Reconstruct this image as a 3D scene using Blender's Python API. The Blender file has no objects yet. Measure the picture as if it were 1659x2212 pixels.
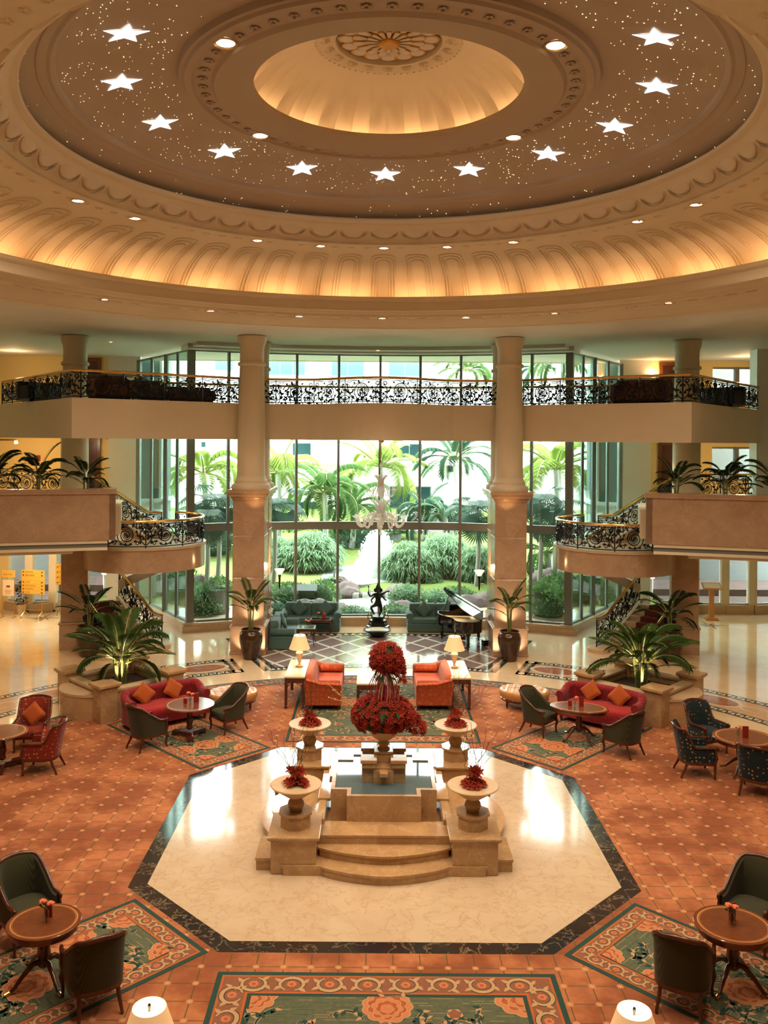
import bpy, math, random
from math import sin, cos, pi, radians, hypot, atan2, sqrt
from mathutils import Matrix, Vector
random.seed(7)
SC = bpy.context.scene
COL = SC.collection
R = radians
YC = 15.47          # axis of the round hall
ABAND = [0]
# ------------------------------------------------------------------ mesh builder
class MB:
    def __init__(s):
        s.v = []; s.f = []; s.m = []
    def add(s, vs, fs, mi=0, M=None):
        o = len(s.v)
        if M is not None: vs = [M @ Vector(v) for v in vs]
        s.v.extend([tuple(v) for v in vs])
        for f in fs:
            s.f.append([i+o for i in f]); s.m.append(mi)
        return s
    def box(s, x0, x1, y0, y1, z0, z1, mi=0, M=None):
        return s.add([(x0,y0,z0),(x1,y0,z0),(x1,y1,z0),(x0,y1,z0),(x0,y0,z1),(x1,y0,z1),(x1,y1,z1),(x0,y1,z1)],
              [(0,3,2,1),(4,5,6,7),(0,1,5,4),(1,2,6,5),(2,3,7,6),(3,0,4,7)], mi, M)
    def cbox(s, c, d, mi=0, rz=0, M=None):
        m = Matrix.Translation(c) @ Matrix.Rotation(rz, 4, 'Z')
        if M is not None: m = M @ m
        return s.box(-d[0]/2, d[0]/2, -d[1]/2, d[1]/2, -d[2]/2, d[2]/2, mi, m)
    def prism(s, poly, z0, z1, mi=0, M=None, top=None):
        n = len(poly)
        vs = [(p[0],p[1],z0) for p in poly] + [(p[0],p[1],z1) for p in poly]
        fs = [(i,(i+1)%n,n+(i+1)%n,n+i) for i in range(n)]
        s.add(vs, fs, mi, M)
        s.add(vs[n:], [tuple(range(n))], mi if top is None else top, M)
        return s.add(vs[:n], [tuple(range(n-1,-1,-1))], mi, M)
    def flat(s, poly, z, mi=0, M=None):
        return s.add([(p[0],p[1],z) for p in poly], [tuple(range(len(poly)))], mi, M)
    def lathe(s, prof, n=32, c=(0,0,0), mi=0, M=None, a0=0, a1=2*pi, sx=1, sy=1, rf=None):
        full = abs(a1-a0-2*pi) < 1e-6
        k = n if full else n+1
        vs = []
        for (r, z) in prof:
            for i in range(k):
                a = a0+(a1-a0)*i/n
                rr = r*(rf(a, z) if rf else 1)
                vs.append((c[0]+rr*cos(a)*sx, c[1]+rr*sin(a)*sy, c[2]+z))
        fs = []
        for j in range(len(prof)-1):
            for i in range(n):
                i2 = (i+1) % k
                fs.append((j*k+i, j*k+i2, (j+1)*k+i2, (j+1)*k+i))
        s.add(vs, fs, mi, M)
        return s
    def tube(s, pts, r, n=6, mi=0, M=None, cap=True):
        pts = [Vector(p) for p in pts]
        k = len(pts)
        rs = r if isinstance(r, (list, tuple)) else [r]*k
        vs = []; up = None
        for i, p in enumerate(pts):
            t = (pts[min(i+1,k-1)]-pts[max(i-1,0)])
            if t.length < 1e-9: t = Vector((0,0,1))
            t.normalize()
            if up is None:
                up = Vector((0,0,1)) if abs(t.z) < .9 else Vector((1,0,0))
            a = t.cross(up)
            if a.length < 1e-6: a = t.orthogonal()
            a.normalize(); b = a.cross(t).normalized(); up = b
            for q in range(n):
                g = 2*pi*q/n
                vs.append(p + a*(rs[i]*cos(g)) + b*(rs[i]*sin(g)))
        fs = [(i*n+q, i*n+(q+1)%n, (i+1)*n+(q+1)%n, (i+1)*n+q) for i in range(k-1) for q in range(n)]
        if cap:
            fs.append(tuple(range(n))[::-1]); fs.append(tuple((k-1)*n+q for q in range(n)))
        return s.add(vs, fs, mi, M)
    def loft(s, secs, mi=0, M=None, closed=True, caps=True):
        n = len(secs[0]); vs = [p for sec in secs for p in sec]; fs = []
        for j in range(len(secs)-1):
            for i in range(n if closed else n-1):
                i2 = (i+1) % n
                fs.append((j*n+i, j*n+i2, (j+1)*n+i2, (j+1)*n+i))
        if caps and closed:
            fs.append(tuple(range(n))[::-1]); fs.append(tuple((len(secs)-1)*n+i for i in range(n)))
        return s.add(vs, fs, mi, M)
    def ball(s, c, r, n=12, mi=0, M=None, sc=(1,1,1), rough=0, rnd=None):
        vs = []; h = max(4, n//2)
        for j in range(h+1):
            t = pi*j/h
            for i in range(n):
                a = 2*pi*i/n
                q = r*(1+(rnd.uniform(-rough, rough) if rnd and 0 < j < h else 0))
                vs.append((c[0]+q*sc[0]*sin(t)*cos(a), c[1]+q*sc[1]*sin(t)*sin(a), c[2]+q*sc[2]*cos(t)))
        fs = [(j*n+i, (j+1)*n+i, (j+1)*n+(i+1)%n, j*n+(i+1)%n) for j in range(h) for i in range(n)]
        return s.add(vs, fs, mi, M)
    def cushion(s, w, d, t, mi=0, M=None, n=10, pw=.5):
        vs = []
        for side in (1, -1):
            for j in range(n+1):
                for i in range(n+1):
                    u = 2*i/n-1; v = 2*j/n-1
                    hgt = max(0, (1-u**4)*(1-v**4))**pw
                    pin = 1-.06*(1-abs(u))*abs(v)**3; pin2 = 1-.06*(1-abs(v))*abs(u)**3
                    vs.append((u*w/2*pin2, v*d/2*pin, side*t/2*hgt))
        k = (n+1)*(n+1); fs = []
        for j in range(n):
            for i in range(n):
                a = j*(n+1)+i
                fs.append((a, a+1, a+n+2, a+n+1)); fs.append((k+a, k+a+n+1, k+a+n+2, k+a+1))
        return s.add(vs, fs, mi, M)
    def build(s, name, mats, parent=None, smooth=35, bevel=0, seg=2):
        me = bpy.data.meshes.new(name)
        me.from_pydata(s.v, [], s.f); me.update()
        for m in (mats if isinstance(mats, (list, tuple)) else [mats]): me.materials.append(m)
        me.polygons.foreach_set('material_index', s.m)
        if smooth:
            me.polygons.foreach_set('use_smooth', [True]*len(s.f))
            me.set_sharp_from_angle(angle=R(smooth))
        ob = bpy.data.objects.new(name, me); COL.objects.link(ob)
        if parent is not None: ob.parent = parent
        if bevel:
            b = ob.modifiers.new('bevel', 'BEVEL'); b.width = bevel; b.segments = seg; b.limit_method = 'ANGLE'; b.angle_limit = R(40)
        return ob
def rot(p, a): return (p[0]*cos(a)-p[1]*sin(a), p[0]*sin(a)+p[1]*cos(a))
def pol(r, deg): return (r*sin(R(deg)), YC+r*cos(R(deg)))     # polar about the hall axis, 0 = towards the glass wall
def arc(r, a0, a1, n=24): return [pol(r, a0+(a1-a0)*i/n) for i in range(n+1)]
def TM(x, y, z, rz=0, rx=0, ry=0, s=1):
    return Matrix.Translation((x,y,z)) @ Matrix.Rotation(rz,4,'Z') @ Matrix.Rotation(ry,4,'Y') @ Matrix.Rotation(rx,4,'X') @ Matrix.Scale(s,4)
# ------------------------------------------------------------------ scene records
def tag(o, label, cat, group=None):
    o['label'] = label; o['category'] = cat
    if group: o['group'] = group
    return o
def thing(name, label, cat, loc=(0,0,0), rz=0, group=None):
    o = bpy.data.objects.new(name, None); COL.objects.link(o)
    o.empty_display_size = .2
    o.location = loc; o.rotation_euler = (0,0,rz)
    return tag(o, label, cat, group)
def struct(o):
    o['kind'] = 'structure'; return o
def stuff(o):
    o['kind'] = 'stuff'; return o
def copy_tree(o, parent=None):
    c = o.copy(); COL.objects.link(c)
    if parent is not None: c.parent = parent
    for ch in list(KIDS.get(o.name, [])) or [x for x in o.children]:
        copy_tree(ch, c)
    return c
KIDS = {}
def dup(root, label, loc, rz=0, group=None, scale=None):
    c = copy_tree(root); c['label'] = label; c.location = loc; c.rotation_euler = (0,0,rz)
    if group: c['group'] = group
    if scale: c.scale = (scale,)*3 if not isinstance(scale, (tuple, list)) else scale
    return c
def inst(me, name, parent, loc=(0,0,0), rot_=(0,0,0), sc=1):
    o = bpy.data.objects.new(name, me); COL.objects.link(o)
    if parent is not None: o.parent = parent
    o.location = loc; o.rotation_euler = rot_; o.scale = (sc,)*3 if not isinstance(sc, (tuple,list)) else sc
    return o
# ------------------------------------------------------------------ materials
class NT:
    def __init__(s, name):
        s.m = bpy.data.materials.new(name); s.m.use_nodes = True
        s.t = s.m.node_tree; s.t.nodes.clear()
        s.out = s.t.nodes.new('ShaderNodeOutputMaterial')
        s.b = s.t.nodes.new('ShaderNodeBsdfPrincipled'); s.t.links.new(s.b.outputs[0], s.out.inputs[0])
    def n(s, typ, **kw):
        x = s.t.nodes.new(typ)
        for k, v in kw.items(): setattr(x, k, v)
        return x
    def l(s, a, b): s.t.links.new(a, b)
    def set(s, inp, v):
        if hasattr(v, 'is_output'): s.l(v, inp)
        else: inp.default_value = v
    def math(s, op, a, b=0, c=None):
        x = s.n('ShaderNodeMath', operation=op); s.set(x.inputs[0], a); s.set(x.inputs[1], b)
        if c is not None: s.set(x.inputs[2], c)
        return x.outputs[0]
    def mix(s, f, a, b):
        x = s.n('ShaderNodeMix', data_type='RGBA'); s.set(x.inputs[0], f)
        s.set(x.inputs[6], a if hasattr(a,'is_output') else (*a,1)); s.set(x.inputs[7], b if hasattr(b,'is_output') else (*b,1))
        return x.outputs[2]
    def co(s, scale=(1,1,1), kind='Object'):
        tc = s.n('ShaderNodeTexCoord'); mp = s.n('ShaderNodeMapping'); mp.inputs[3].default_value = scale
        s.l(tc.outputs[kind], mp.inputs[0]); return mp.outputs[0]
    def noise(s, sc, det=3, rough=.5, co=None, dist=0):
        x = s.n('ShaderNodeTexNoise'); x.inputs['Scale'].default_value = sc; x.inputs['Detail'].default_value = det
        x.inputs['Roughness'].default_value = rough; x.inputs['Distortion'].default_value = dist
        s.l(co if co is not None else s.co(), x.inputs['Vector']); return x.outputs['Fac']
    def ramp(s, f, stops):
        x = s.n('ShaderNodeValToRGB'); e = x.color_ramp.elements
        while len(e) < len(stops): e.new(.5)
        for i, (p, c) in enumerate(stops):
            e[i].position = p; e[i].color = (*c, 1) if isinstance(c, (tuple,list)) else (c,c,c,1)
        s.l(f, x.inputs[0]); return x.outputs[0]
    def bump(s, h, st=.2, d=.02):
        x = s.n('ShaderNodeBump'); x.inputs['Strength'].default_value = st; x.inputs['Distance'].default_value = d
        s.l(h, x.inputs['Height']); s.l(x.outputs[0], s.b.inputs['Normal'])
    def fin(s, col, rough=.5, metal=0, spec=.5, **kw):
        s.set(s.b.inputs['Base Color'], col if hasattr(col,'is_output') else (*col,1))
        s.set(s.b.inputs['Roughness'], rough); s.b.inputs['Metallic'].default_value = metal
        s.b.inputs['Specular IOR Level'].default_value = spec
        for k, v in kw.items():
            s.set(s.b.inputs[k.replace('_',' ')], v)
        return s.m
def lin(*c): return tuple(((x/255)/12.92 if x <= 10 else (((x/255)+.055)/1.055)**2.4) for x in c)
def plain(name, col, rough=.5, metal=0, spec=.5, var=.12, sc=6, **kw):
    t = NT(name); n = t.noise(sc, 3)
    c = t.mix(n, tuple(x*(1-var) for x in col), tuple(min(1,x*(1+var)) for x in col))
    return t.fin(c, rough, metal, spec, **kw)
def marble(name, base, dark, vein, sc=1.0, rough=.08, spec=.5, vs=.65, vw=.018):
    t = NT(name); co = t.co((sc,sc,sc))
    n1 = t.noise(1.6, 6, .6, co, .6); n2 = t.noise(1.7, 9, .62, co, .45)
    c = t.mix(t.ramp(n1, [(.3,0.0),(.7,1.0)]), base, dark)
    v = t.math('ABSOLUTE', t.math('SUBTRACT', n2, .5))
    c = t.mix(t.ramp(v, [(0,vs),(vw,vs*.35),(vw*2.6,0.0)]), c, vein)
    return t.fin(c, rough, 0, spec)
def fabric(name, col, col2, sc=60, rough=.85, kind='dots', rep=.07):
    """woven upholstery: small repeating figure on a plain ground"""
    t = NT(name)
    if kind == 'plain':
        n = t.noise(sc, 2); c = t.mix(n, col, col2)
    else:
        tc = t.n('ShaderNodeTexCoord'); sp = t.n('ShaderNodeSeparateXYZ'); t.l(tc.outputs['Object'], sp.inputs[0])
        if kind == 'stripe':
            s = t.math('SINE', t.math('MULTIPLY', t.math('ADD', sp.outputs[0], sp.outputs[1]), 2*pi/rep))
            c = t.mix(t.ramp(t.math('MULTIPLY_ADD', s, .5, .5), [(.45,0.0),(.6,1.0)]), col, col2)
        else:
            v = t.n('ShaderNodeTexVoronoi'); v.inputs['Scale'].default_value = 1/rep; v.inputs['Randomness'].default_value = .45 if kind == 'dots' else .6
            t.l(tc.outputs['Object'], v.inputs['Vector'])
            if kind == 'dots': c = t.mix(t.ramp(v.outputs['Distance'], [(.20,1.0),(.26,0.0)]), col, col2)
            else:
                v.feature = 'DISTANCE_TO_EDGE'
                c = t.mix(t.ramp(v.outputs['Distance'], [(.02,.8),(.22,0.0)]), col, col2)
    m = t.fin(c, rough, 0, .25); t.b.inputs['Sheen Weight'].default_value = .15
    return m
def emis(name, col, st, base=None):
    t = NT(name); t.fin(base or col, .5)
    t.b.inputs['Emission Color'].default_value = (*col,1); t.b.inputs['Emission Strength'].default_value = st
    return t.m
def leafmat(name, a, b, sc=3, rough=.55):
    t = NT(name); oi = t.n('ShaderNodeObjectInfo')
    n = t.noise(sc, 2); f = t.math('MULTIPLY_ADD', oi.outputs['Random'], .4, t.math('MULTIPLY', n, .6))
    c = t.mix(f, a, b); m = t.fin(c, rough, 0, .18)
    tr = t.n('ShaderNodeBsdfTranslucent'); t.l(c, tr.inputs[0]); mx = t.n('ShaderNodeMixShader'); mx.inputs[0].default_value = .3
    t.l(t.b.outputs[0], mx.inputs[1]); t.l(tr.outputs[0], mx.inputs[2]); t.l(mx.outputs[0], t.out.inputs[0])
    return m
def glassmat(name, tint, refl=.09, rough=0):
    t = NT(name); t.fin(tint, .05)
    tr = t.n('ShaderNodeBsdfTransparent'); tr.inputs[0].default_value = (*tint,1)
    gl = t.n('ShaderNodeBsdfGlossy'); gl.inputs[0].default_value = (1,1,1,1); gl.inputs['Roughness'].default_value = rough
    fr = t.n('ShaderNodeFresnel'); fr.inputs[0].default_value = 1.45
    mx = t.n('ShaderNodeMixShader'); t.l(t.math('MULTIPLY', fr.outputs[0], .6), mx.inputs[0])
    t.l(tr.outputs[0], mx.inputs[1]); t.l(gl.outputs[0], mx.inputs[2]); t.l(mx.outputs[0], t.out.inputs[0])
    return t.m
M = {}
M['plaster'] = plain('cream_plaster', (.75,.66,.49), .75, var=.05, sc=2)
M['plaster_w'] = plain('white_plaster', (.74,.72,.66), .75, var=.04, sc=2)
M['taupe'] = plain('taupe_paint', (.50,.42,.335), .8, var=.04, sc=2)
M['yellow'] = plain('yellow_paint', (.80,.60,.27), .75, var=.04, sc=2)
M['floor'] = marble('cream_marble', (.76,.60,.40), (.70,.52,.33), (.58,.43,.27), .55, .07, .85, vs=.35, vw=.012)
M['oct'] = marble('octagon_marble', (.60,.49,.36), (.53,.41,.285), (.42,.28,.16), 1.5, .09, .65, vs=.7, vw=.008)
M['black_marble'] = marble('black_marble', (.018,.020,.026), (.040,.024,.016), (.42,.32,.20), 1.6, .08, vs=.6, vw=.006)
M['stone'] = marble('brown_marble', (.49,.32,.165), (.36,.215,.105), (.62,.46,.29), 1.5, .11, vs=.5, vw=.009)
M['stone_d'] = marble('rose_marble', (.48,.325,.215), (.37,.235,.15), (.58,.40,.26), .8, .16, vs=.45, vw=.009)
M['stone_s'] = plain('worn_sandstone', (.52,.375,.225), .45, var=.14, sc=9)
M['inl_red'] = marble('red_marble_inlay', (.36,.12,.06), (.28,.09,.05), (.5,.3,.2), 2, .08)
M['inl_tan'] = marble('tan_marble_inlay', (.62,.40,.24), (.55,.33,.19), (.7,.5,.3), 2, .08)
M['inl_dark'] = plain('dark_marble_inlay', (.035,.05,.055), .08, var=.3, sc=8)
M['inl_cream'] = plain('cream_marble_inlay', (.72,.60,.44), .08, var=.06, sc=4)
M['mahog'] = plain('mahogany', (.075,.020,.010), .18, var=.45, sc=14, spec=.6)
M['wood'] = plain('polished_wood', (.17,.055,.022), .15, var=.3, sc=10, spec=.6)
M['wood_l'] = plain('inlay_wood', (.55,.24,.08), .2, var=.15, sc=20)
M['ebony'] = plain('black_lacquer', (.006,.006,.007), .06, var=.1, spec=.7)
M['brass'] = plain('brass', (.72,.45,.16), .22, 1, var=.12, sc=8)
M['gold'] = plain('gold_leaf', (.62,.30,.05), .45, .6, var=.2, sc=14)
M['iron'] = plain('wrought_iron', (.006,.011,.018), .35, .3, var=.2)
M['alu'] = plain('grey_aluminium', (.20,.215,.20), .45, .3, var=.06)
M['alu_l'] = plain('pale_aluminium', (.52,.58,.54), .45, .2, var=.05)
M['teal'] = fabric('teal_fabric', (.052,.110,.105), (.070,.140,.133), 80, kind='plain')
M['olive'] = fabric('olive_fabric', (.026,.028,.012), (.045,.046,.020), kind='stripe', rep=.022)
M['redf'] = fabric('crimson_fabric', (.21,.010,.016), (.40,.06,.05), kind='dots', rep=.05)
M['redseat'] = fabric('crimson_seat', (.30,.014,.020), (.36,.025,.028), 70, kind='plain')
M['redc'] = fabric('red_spotted_fabric', (.20,.018,.010), (.40,.20,.05), kind='dots', rep=.085)
M['bluec'] = fabric('navy_spotted_fabric', (.006,.018,.026), (.30,.20,.05), kind='dots', rep=.085)
M['orange'] = fabric('orange_damask', (.44,.105,.028), (.36,.040,.015), kind='lattice', rep=.12)
M['orangeseat'] = fabric('orange_seat', (.46,.075,.035), (.52,.11,.05), 20, kind='plain')
M['cush'] = fabric('rust_cushion_fabric', (.36,.075,.012), (.46,.12,.02), kind='dots', rep=.03)
M['leather'] = plain('tan_leather', (.50,.26,.09), .28, var=.15, sc=7, spec=.55)
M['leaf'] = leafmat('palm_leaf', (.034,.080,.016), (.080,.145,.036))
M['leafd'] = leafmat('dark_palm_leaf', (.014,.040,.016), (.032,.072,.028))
M['stem'] = plain('palm_stem', (.16,.17,.05), .5, var=.3, sc=12)
M['pot'] = plain('brown_glazed_pot', (.050,.022,.010), .15, var=.5, sc=5, spec=.6)
M['soil'] = plain('soil', (.035,.022,.014), .95, var=.4, sc=20)
M['petal'] = leafmat('red_petal', (.19,.005,.007), (.46,.062,.026), 9)
M['twig'] = plain('twig', (.07,.045,.03), .7)
M['redtwig'] = plain('magenta_twig', (.30,.012,.06), .5)
M['tantwig'] = plain('straw_twig', (.50,.34,.16), .6)
M['shade'] = emis('lamp_shade', (1,.55,.24), .48, (.75,.55,.32))
M['shade_in'] = emis('lit_shade_lining', (1,.80,.48), 1.6, (.9,.8,.6))
M['bulb'] = emis('lit_bulb', (1,.78,.45), 22)
M['dl'] = emis('downlight_lens', (1,.74,.46), 5)
M['star'] = emis('star_light_glass', (1,.97,.96), 2.6)
M['fibre'] = emis('fibre_star', (1,.82,.52), 6)
M['glass'] = glassmat('window_glass', (.93,.975,.955))
M['glassg'] = glassmat('green_tinted_glass', (.74,.90,.84))
def crystal():
    t = NT('cut_crystal'); t.fin((.92,.92,.92), .1, 0, .9); tr = t.n('ShaderNodeBsdfTranslucent'); tr.inputs[0].default_value = (.95,.95,.95,1); mx = t.n('ShaderNodeMixShader'); mx.inputs[0].default_value = .55
    t.l(t.b.outputs[0], mx.inputs[1]); t.l(tr.outputs[0], mx.inputs[2]); t.l(mx.outputs[0], t.out.inputs[0]); return t.m
M['crystal'] = crystal()
M['vase'] = glassmat('clear_vase_glass', (.88,.9,.9), .09, .02)
M['pink'] = plain('salmon_petal', (.80,.20,.10), .6, var=.2, sc=30)
M['card'] = plain('red_menu_card', (.26,.02,.012), .35, var=.15)
M['white'] = plain('white_enamel', (.78,.78,.75), .4, var=.03)
M['bronze'] = plain('dark_bronze', (.010,.014,.013), .3, .4, var=.2)
M['redcarpet'] = plain('red_stair_carpet', (.13,.022,.010), .9, var=.2, sc=30)
M['gravel'] = plain('pale_gravel', (.60,.50,.30), .8, var=.35, sc=60)
# ------------------------------------------------------------------ camera, world
F, PX, PY, TH, CX, CH = 1895.26, 808.84, 950.0, .0074, -.2031, 6.8
cam = bpy.data.cameras.new('camera'); co_ = bpy.data.objects.new('camera', cam); COL.objects.link(co_); SC.camera = co_
cam.sensor_fit = 'VERTICAL'; cam.sensor_height = 36; cam.lens = 36*F/2212
co_.matrix_world = Matrix.Translation((CX,0,CH)) @ Matrix.Rotation(R(90),4,'X') @ Matrix.Rotation(TH,4,'Z')
cam.shift_x = (829.5-PX)/2212; cam.shift_y = (PY-1106)/2212
cam.clip_end = 300; cam.clip_start = .1
def un(px, py):
    dx, dy = px-PX, py-PY
    return cos(TH)*dx+sin(TH)*dy, -sin(TH)*dx+cos(TH)*dy
def gz(px, py, z=0):
    u, v = un(px, py); D = F*(CH-z)/v; return (CX+u*D/F, D, z)
def gy(px, py, Y):
    u, v = un(px, py); return (CX+u*Y/F, Y, CH-v*Y/F)
w = bpy.data.worlds.new('overcast_sky'); SC.world = w; w.use_nodes = True
bg = w.node_tree.nodes['Background']; bg.inputs[0].default_value = (.93,1.0,.99,1); bg.inputs[1].default_value = 17
SC.view_settings.view_transform = 'Standard'; SC.view_settings.look = 'None'; SC.view_settings.gamma = 1
SC.view_settings.exposure = 0; SC.view_settings.use_curve_mapping = False
cy = SC.cycles
cy.use_denoising = True; cy.use_adaptive_sampling = True; cy.adaptive_threshold = .035; cy.max_bounces = 7; cy.diffuse_bounces = 4; cy.glossy_bounces = 3; cy.transmission_bounces = 5
cy.transparent_max_bounces = 24; cy.sample_clamp_indirect = 6; cy.caustics_reflective = False; cy.caustics_refractive = False
WARM = (1,.56,.24); WARM2 = (1,.75,.50)
def light(typ, name, loc, e, col=WARM, size=.1, aim=None, **kw):
    L = bpy.data.lights.new(name, typ); L.energy = e; L.color = col
    o = bpy.data.objects.new(name, L); COL.objects.link(o); o.location = loc
    if typ == 'AREA':
        L.shape = kw.pop('shape', 'RECTANGLE'); L.size = size; L.size_y = kw.pop('sy', size)
    else: L.shadow_soft_size = size
    for k, v in kw.items(): setattr(L, k, v)
    if aim is not None:
        d = Vector(aim)-Vector(loc); o.rotation_euler = d.to_track_quat('-Z', 'Y').to_euler()
    return o
# ------------------------------------------------------------------ floors
A_, C_ = 3.88, 1.66
def octa(a, c): return [(-a,YC-a+c),(-a+c,YC-a),(a-c,YC-a),(a,YC-a+c),(a,YC+a-c),(a-c,YC+a),(-a+c,YC+a),(-a,YC+a-c)]
struct(MB().box(-19,19,-5,36,-.2,0).build('floor', M['floor'], smooth=0))
bw = .27
struct(MB().prism(octa(A_-bw, C_-bw*.586), -.01, .012).build('floor_octagon', M['oct'], smooth=0))
o1, o2 = octa(A_, C_), octa(A_-bw, C_-bw*.586)
b = MB()
for i in range(8):
    j = (i+1) % 8
    b.flat([o1[i],o1[j],o2[j],o2[i]], .011)
struct(b.build('trim_octagon_border', M['black_marble'], smooth=0))
# tile-patterned terracotta carpet
def carpet_mat():
    t = NT('terracotta_tile_carpet')
    tc = t.n('ShaderNodeTexCoord'); sp = t.n('ShaderNodeSeparateXYZ'); t.l(tc.outputs['Object'], sp.inputs[0])
    p = .3525; ox, oy = -2.027, 11.278
    def cell(o, off):
        u = t.math('DIVIDE', t.math('SUBTRACT', o, off), p)
        return t.math('MULTIPLY', t.math('SUBTRACT', u, t.math('ROUND', u)), p), u
    dx, u = cell(sp.outputs[0], ox); dy, v = cell(sp.outputs[1], oy)
    ax, ay = t.math('ABSOLUTE', dx), t.math('ABSOLUTE', dy)
    line = t.math('LESS_THAN', t.math('MINIMUM', ax, ay), .0065)
    r = t.math('SQRT', t.math('ADD', t.math('MULTIPLY', dx, dx), t.math('MULTIPLY', dy, dy)))
    th = t.math('ARCTAN2', dy, dx)
    k = t.math('MULTIPLY_ADD', t.math('ABSOLUTE', t.math('COSINE', t.math('MULTIPLY', th, 4))), .034, .014)
    starf = t.math('LESS_THAN', r, k)
    cb = t.n('ShaderNodeCombineXYZ'); t.l(t.math('FLOOR', u), cb.inputs[0]); t.l(t.math('FLOOR', v), cb.inputs[1])
    wn = t.n('ShaderNodeTexWhiteNoise'); wn.noise_dimensions = '2D'; t.l(cb.outputs[0], wn.inputs['Vector'])
    n1 = t.noise(1.1, 4, .55); n2 = t.noise(7, 4, .6)
    base = t.mix(t.ramp(n1, [(.42,0.0),(.60,1.0)]), (.245,.080,.034), (.47,.185,.080))
    base = t.mix(t.math('MULTIPLY', wn.outputs[0], .30), base, (.36,.13,.075))
    base = t.mix(t.ramp(n2, [(.3,.32),(.62,0.0)]), base, (.20,.05,.018))
    c = t.mix(line, base, (.085,.085,.040)); c = t.mix(starf, c, (.56,.30,.15))
    return t.fin(c, .9, 0, .15)
M['carpet'] = carpet_mat()
def band_mat():
    t = NT('carpet_border'); n = t.noise(9, 3, .6); n2 = t.noise(30, 2)
    c = t.mix(t.ramp(n, [(.46,0.0),(.54,1.0)]), (.075,.085,.075), (.36,.15,.09))
    return t.fin(c, .9, 0, .15)
M['band'] = band_mat()
M['rteal'] = plain('teal_wool', (.030,.070,.060), .95, var=.2, sc=40, spec=.1)
M['rgreen'] = plain('sage_wool', (.105,.125,.080), .95, var=.25, sc=18, spec=.1)
M['rorange'] = plain('orange_wool', (.42,.12,.040), .95, var=.15, sc=30, spec=.1)
M['rbrown'] = plain('rose_brown_wool', (.24,.105,.065), .95, var=.18, sc=20, spec=.1)
M['rcream'] = plain('cream_wool', (.47,.30,.16), .95, var=.15, sc=30, spec=.1)
M['rsalmon'] = plain('salmon_wool', (.52,.20,.095), .95, var=.15, sc=18, spec=.1)
M['rdeep'] = plain('coral_wool', (.38,.10,.045), .95, var=.2, sc=18, spec=.1)
b = MB(); n = 96; Rc = 9.25
def octray(a):       # distance from the axis to the octagon in direction a
    d = (sin(a), cos(a)); best = 1e9
    for i in range(8):
        p, q = o1[i], o1[(i+1)%8]
        px, py, qx, qy = p[0], p[1]-YC, q[0], q[1]-YC
        ex, ey = qx-px, qy-py; den = d[0]*ey-d[1]*ex
        if abs(den) < 1e-9: continue
        tt = (px*ey-py*ex)/den; uu = (px*d[1]-py*d[0])/den
        if tt > 0 and -1e-6 <= uu <= 1+1e-6: best = min(best, tt)
    return best
angs = sorted([2*pi*i/n for i in range(n)] + [atan2(p[0], p[1]-YC) % (2*pi) for p in o1])
for i, a in enumerate(angs):
    a2 = angs[(i+1) % len(angs)]
    q = lambda r, t: (r*sin(t), YC+r*cos(t))
    b.flat([q(octray(a),a), q(octray(a2),a2), q(Rc,a2), q(Rc,a)][::-1], .016, 0)
    for r0, r1, mi in ((Rc,9.32,1),(9.32,9.75,2),(9.75,9.82,1)):
        b.flat([q(r0,a), q(r0,a2), q(r1,a2), q(r1,a)][::-1], .016, mi)
    b.add([(*q(9.82,a),.016),(*q(9.82,a2),.016),(*q(9.82,a2),0),(*q(9.82,a),0)], [(3,2,1,0)], 1)
tag(b.build('carpet', [M['carpet'], M['rteal'], M['band']], smooth=0), 'round terracotta carpet woven with a square tile pattern around the octagon', 'carpet')
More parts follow.
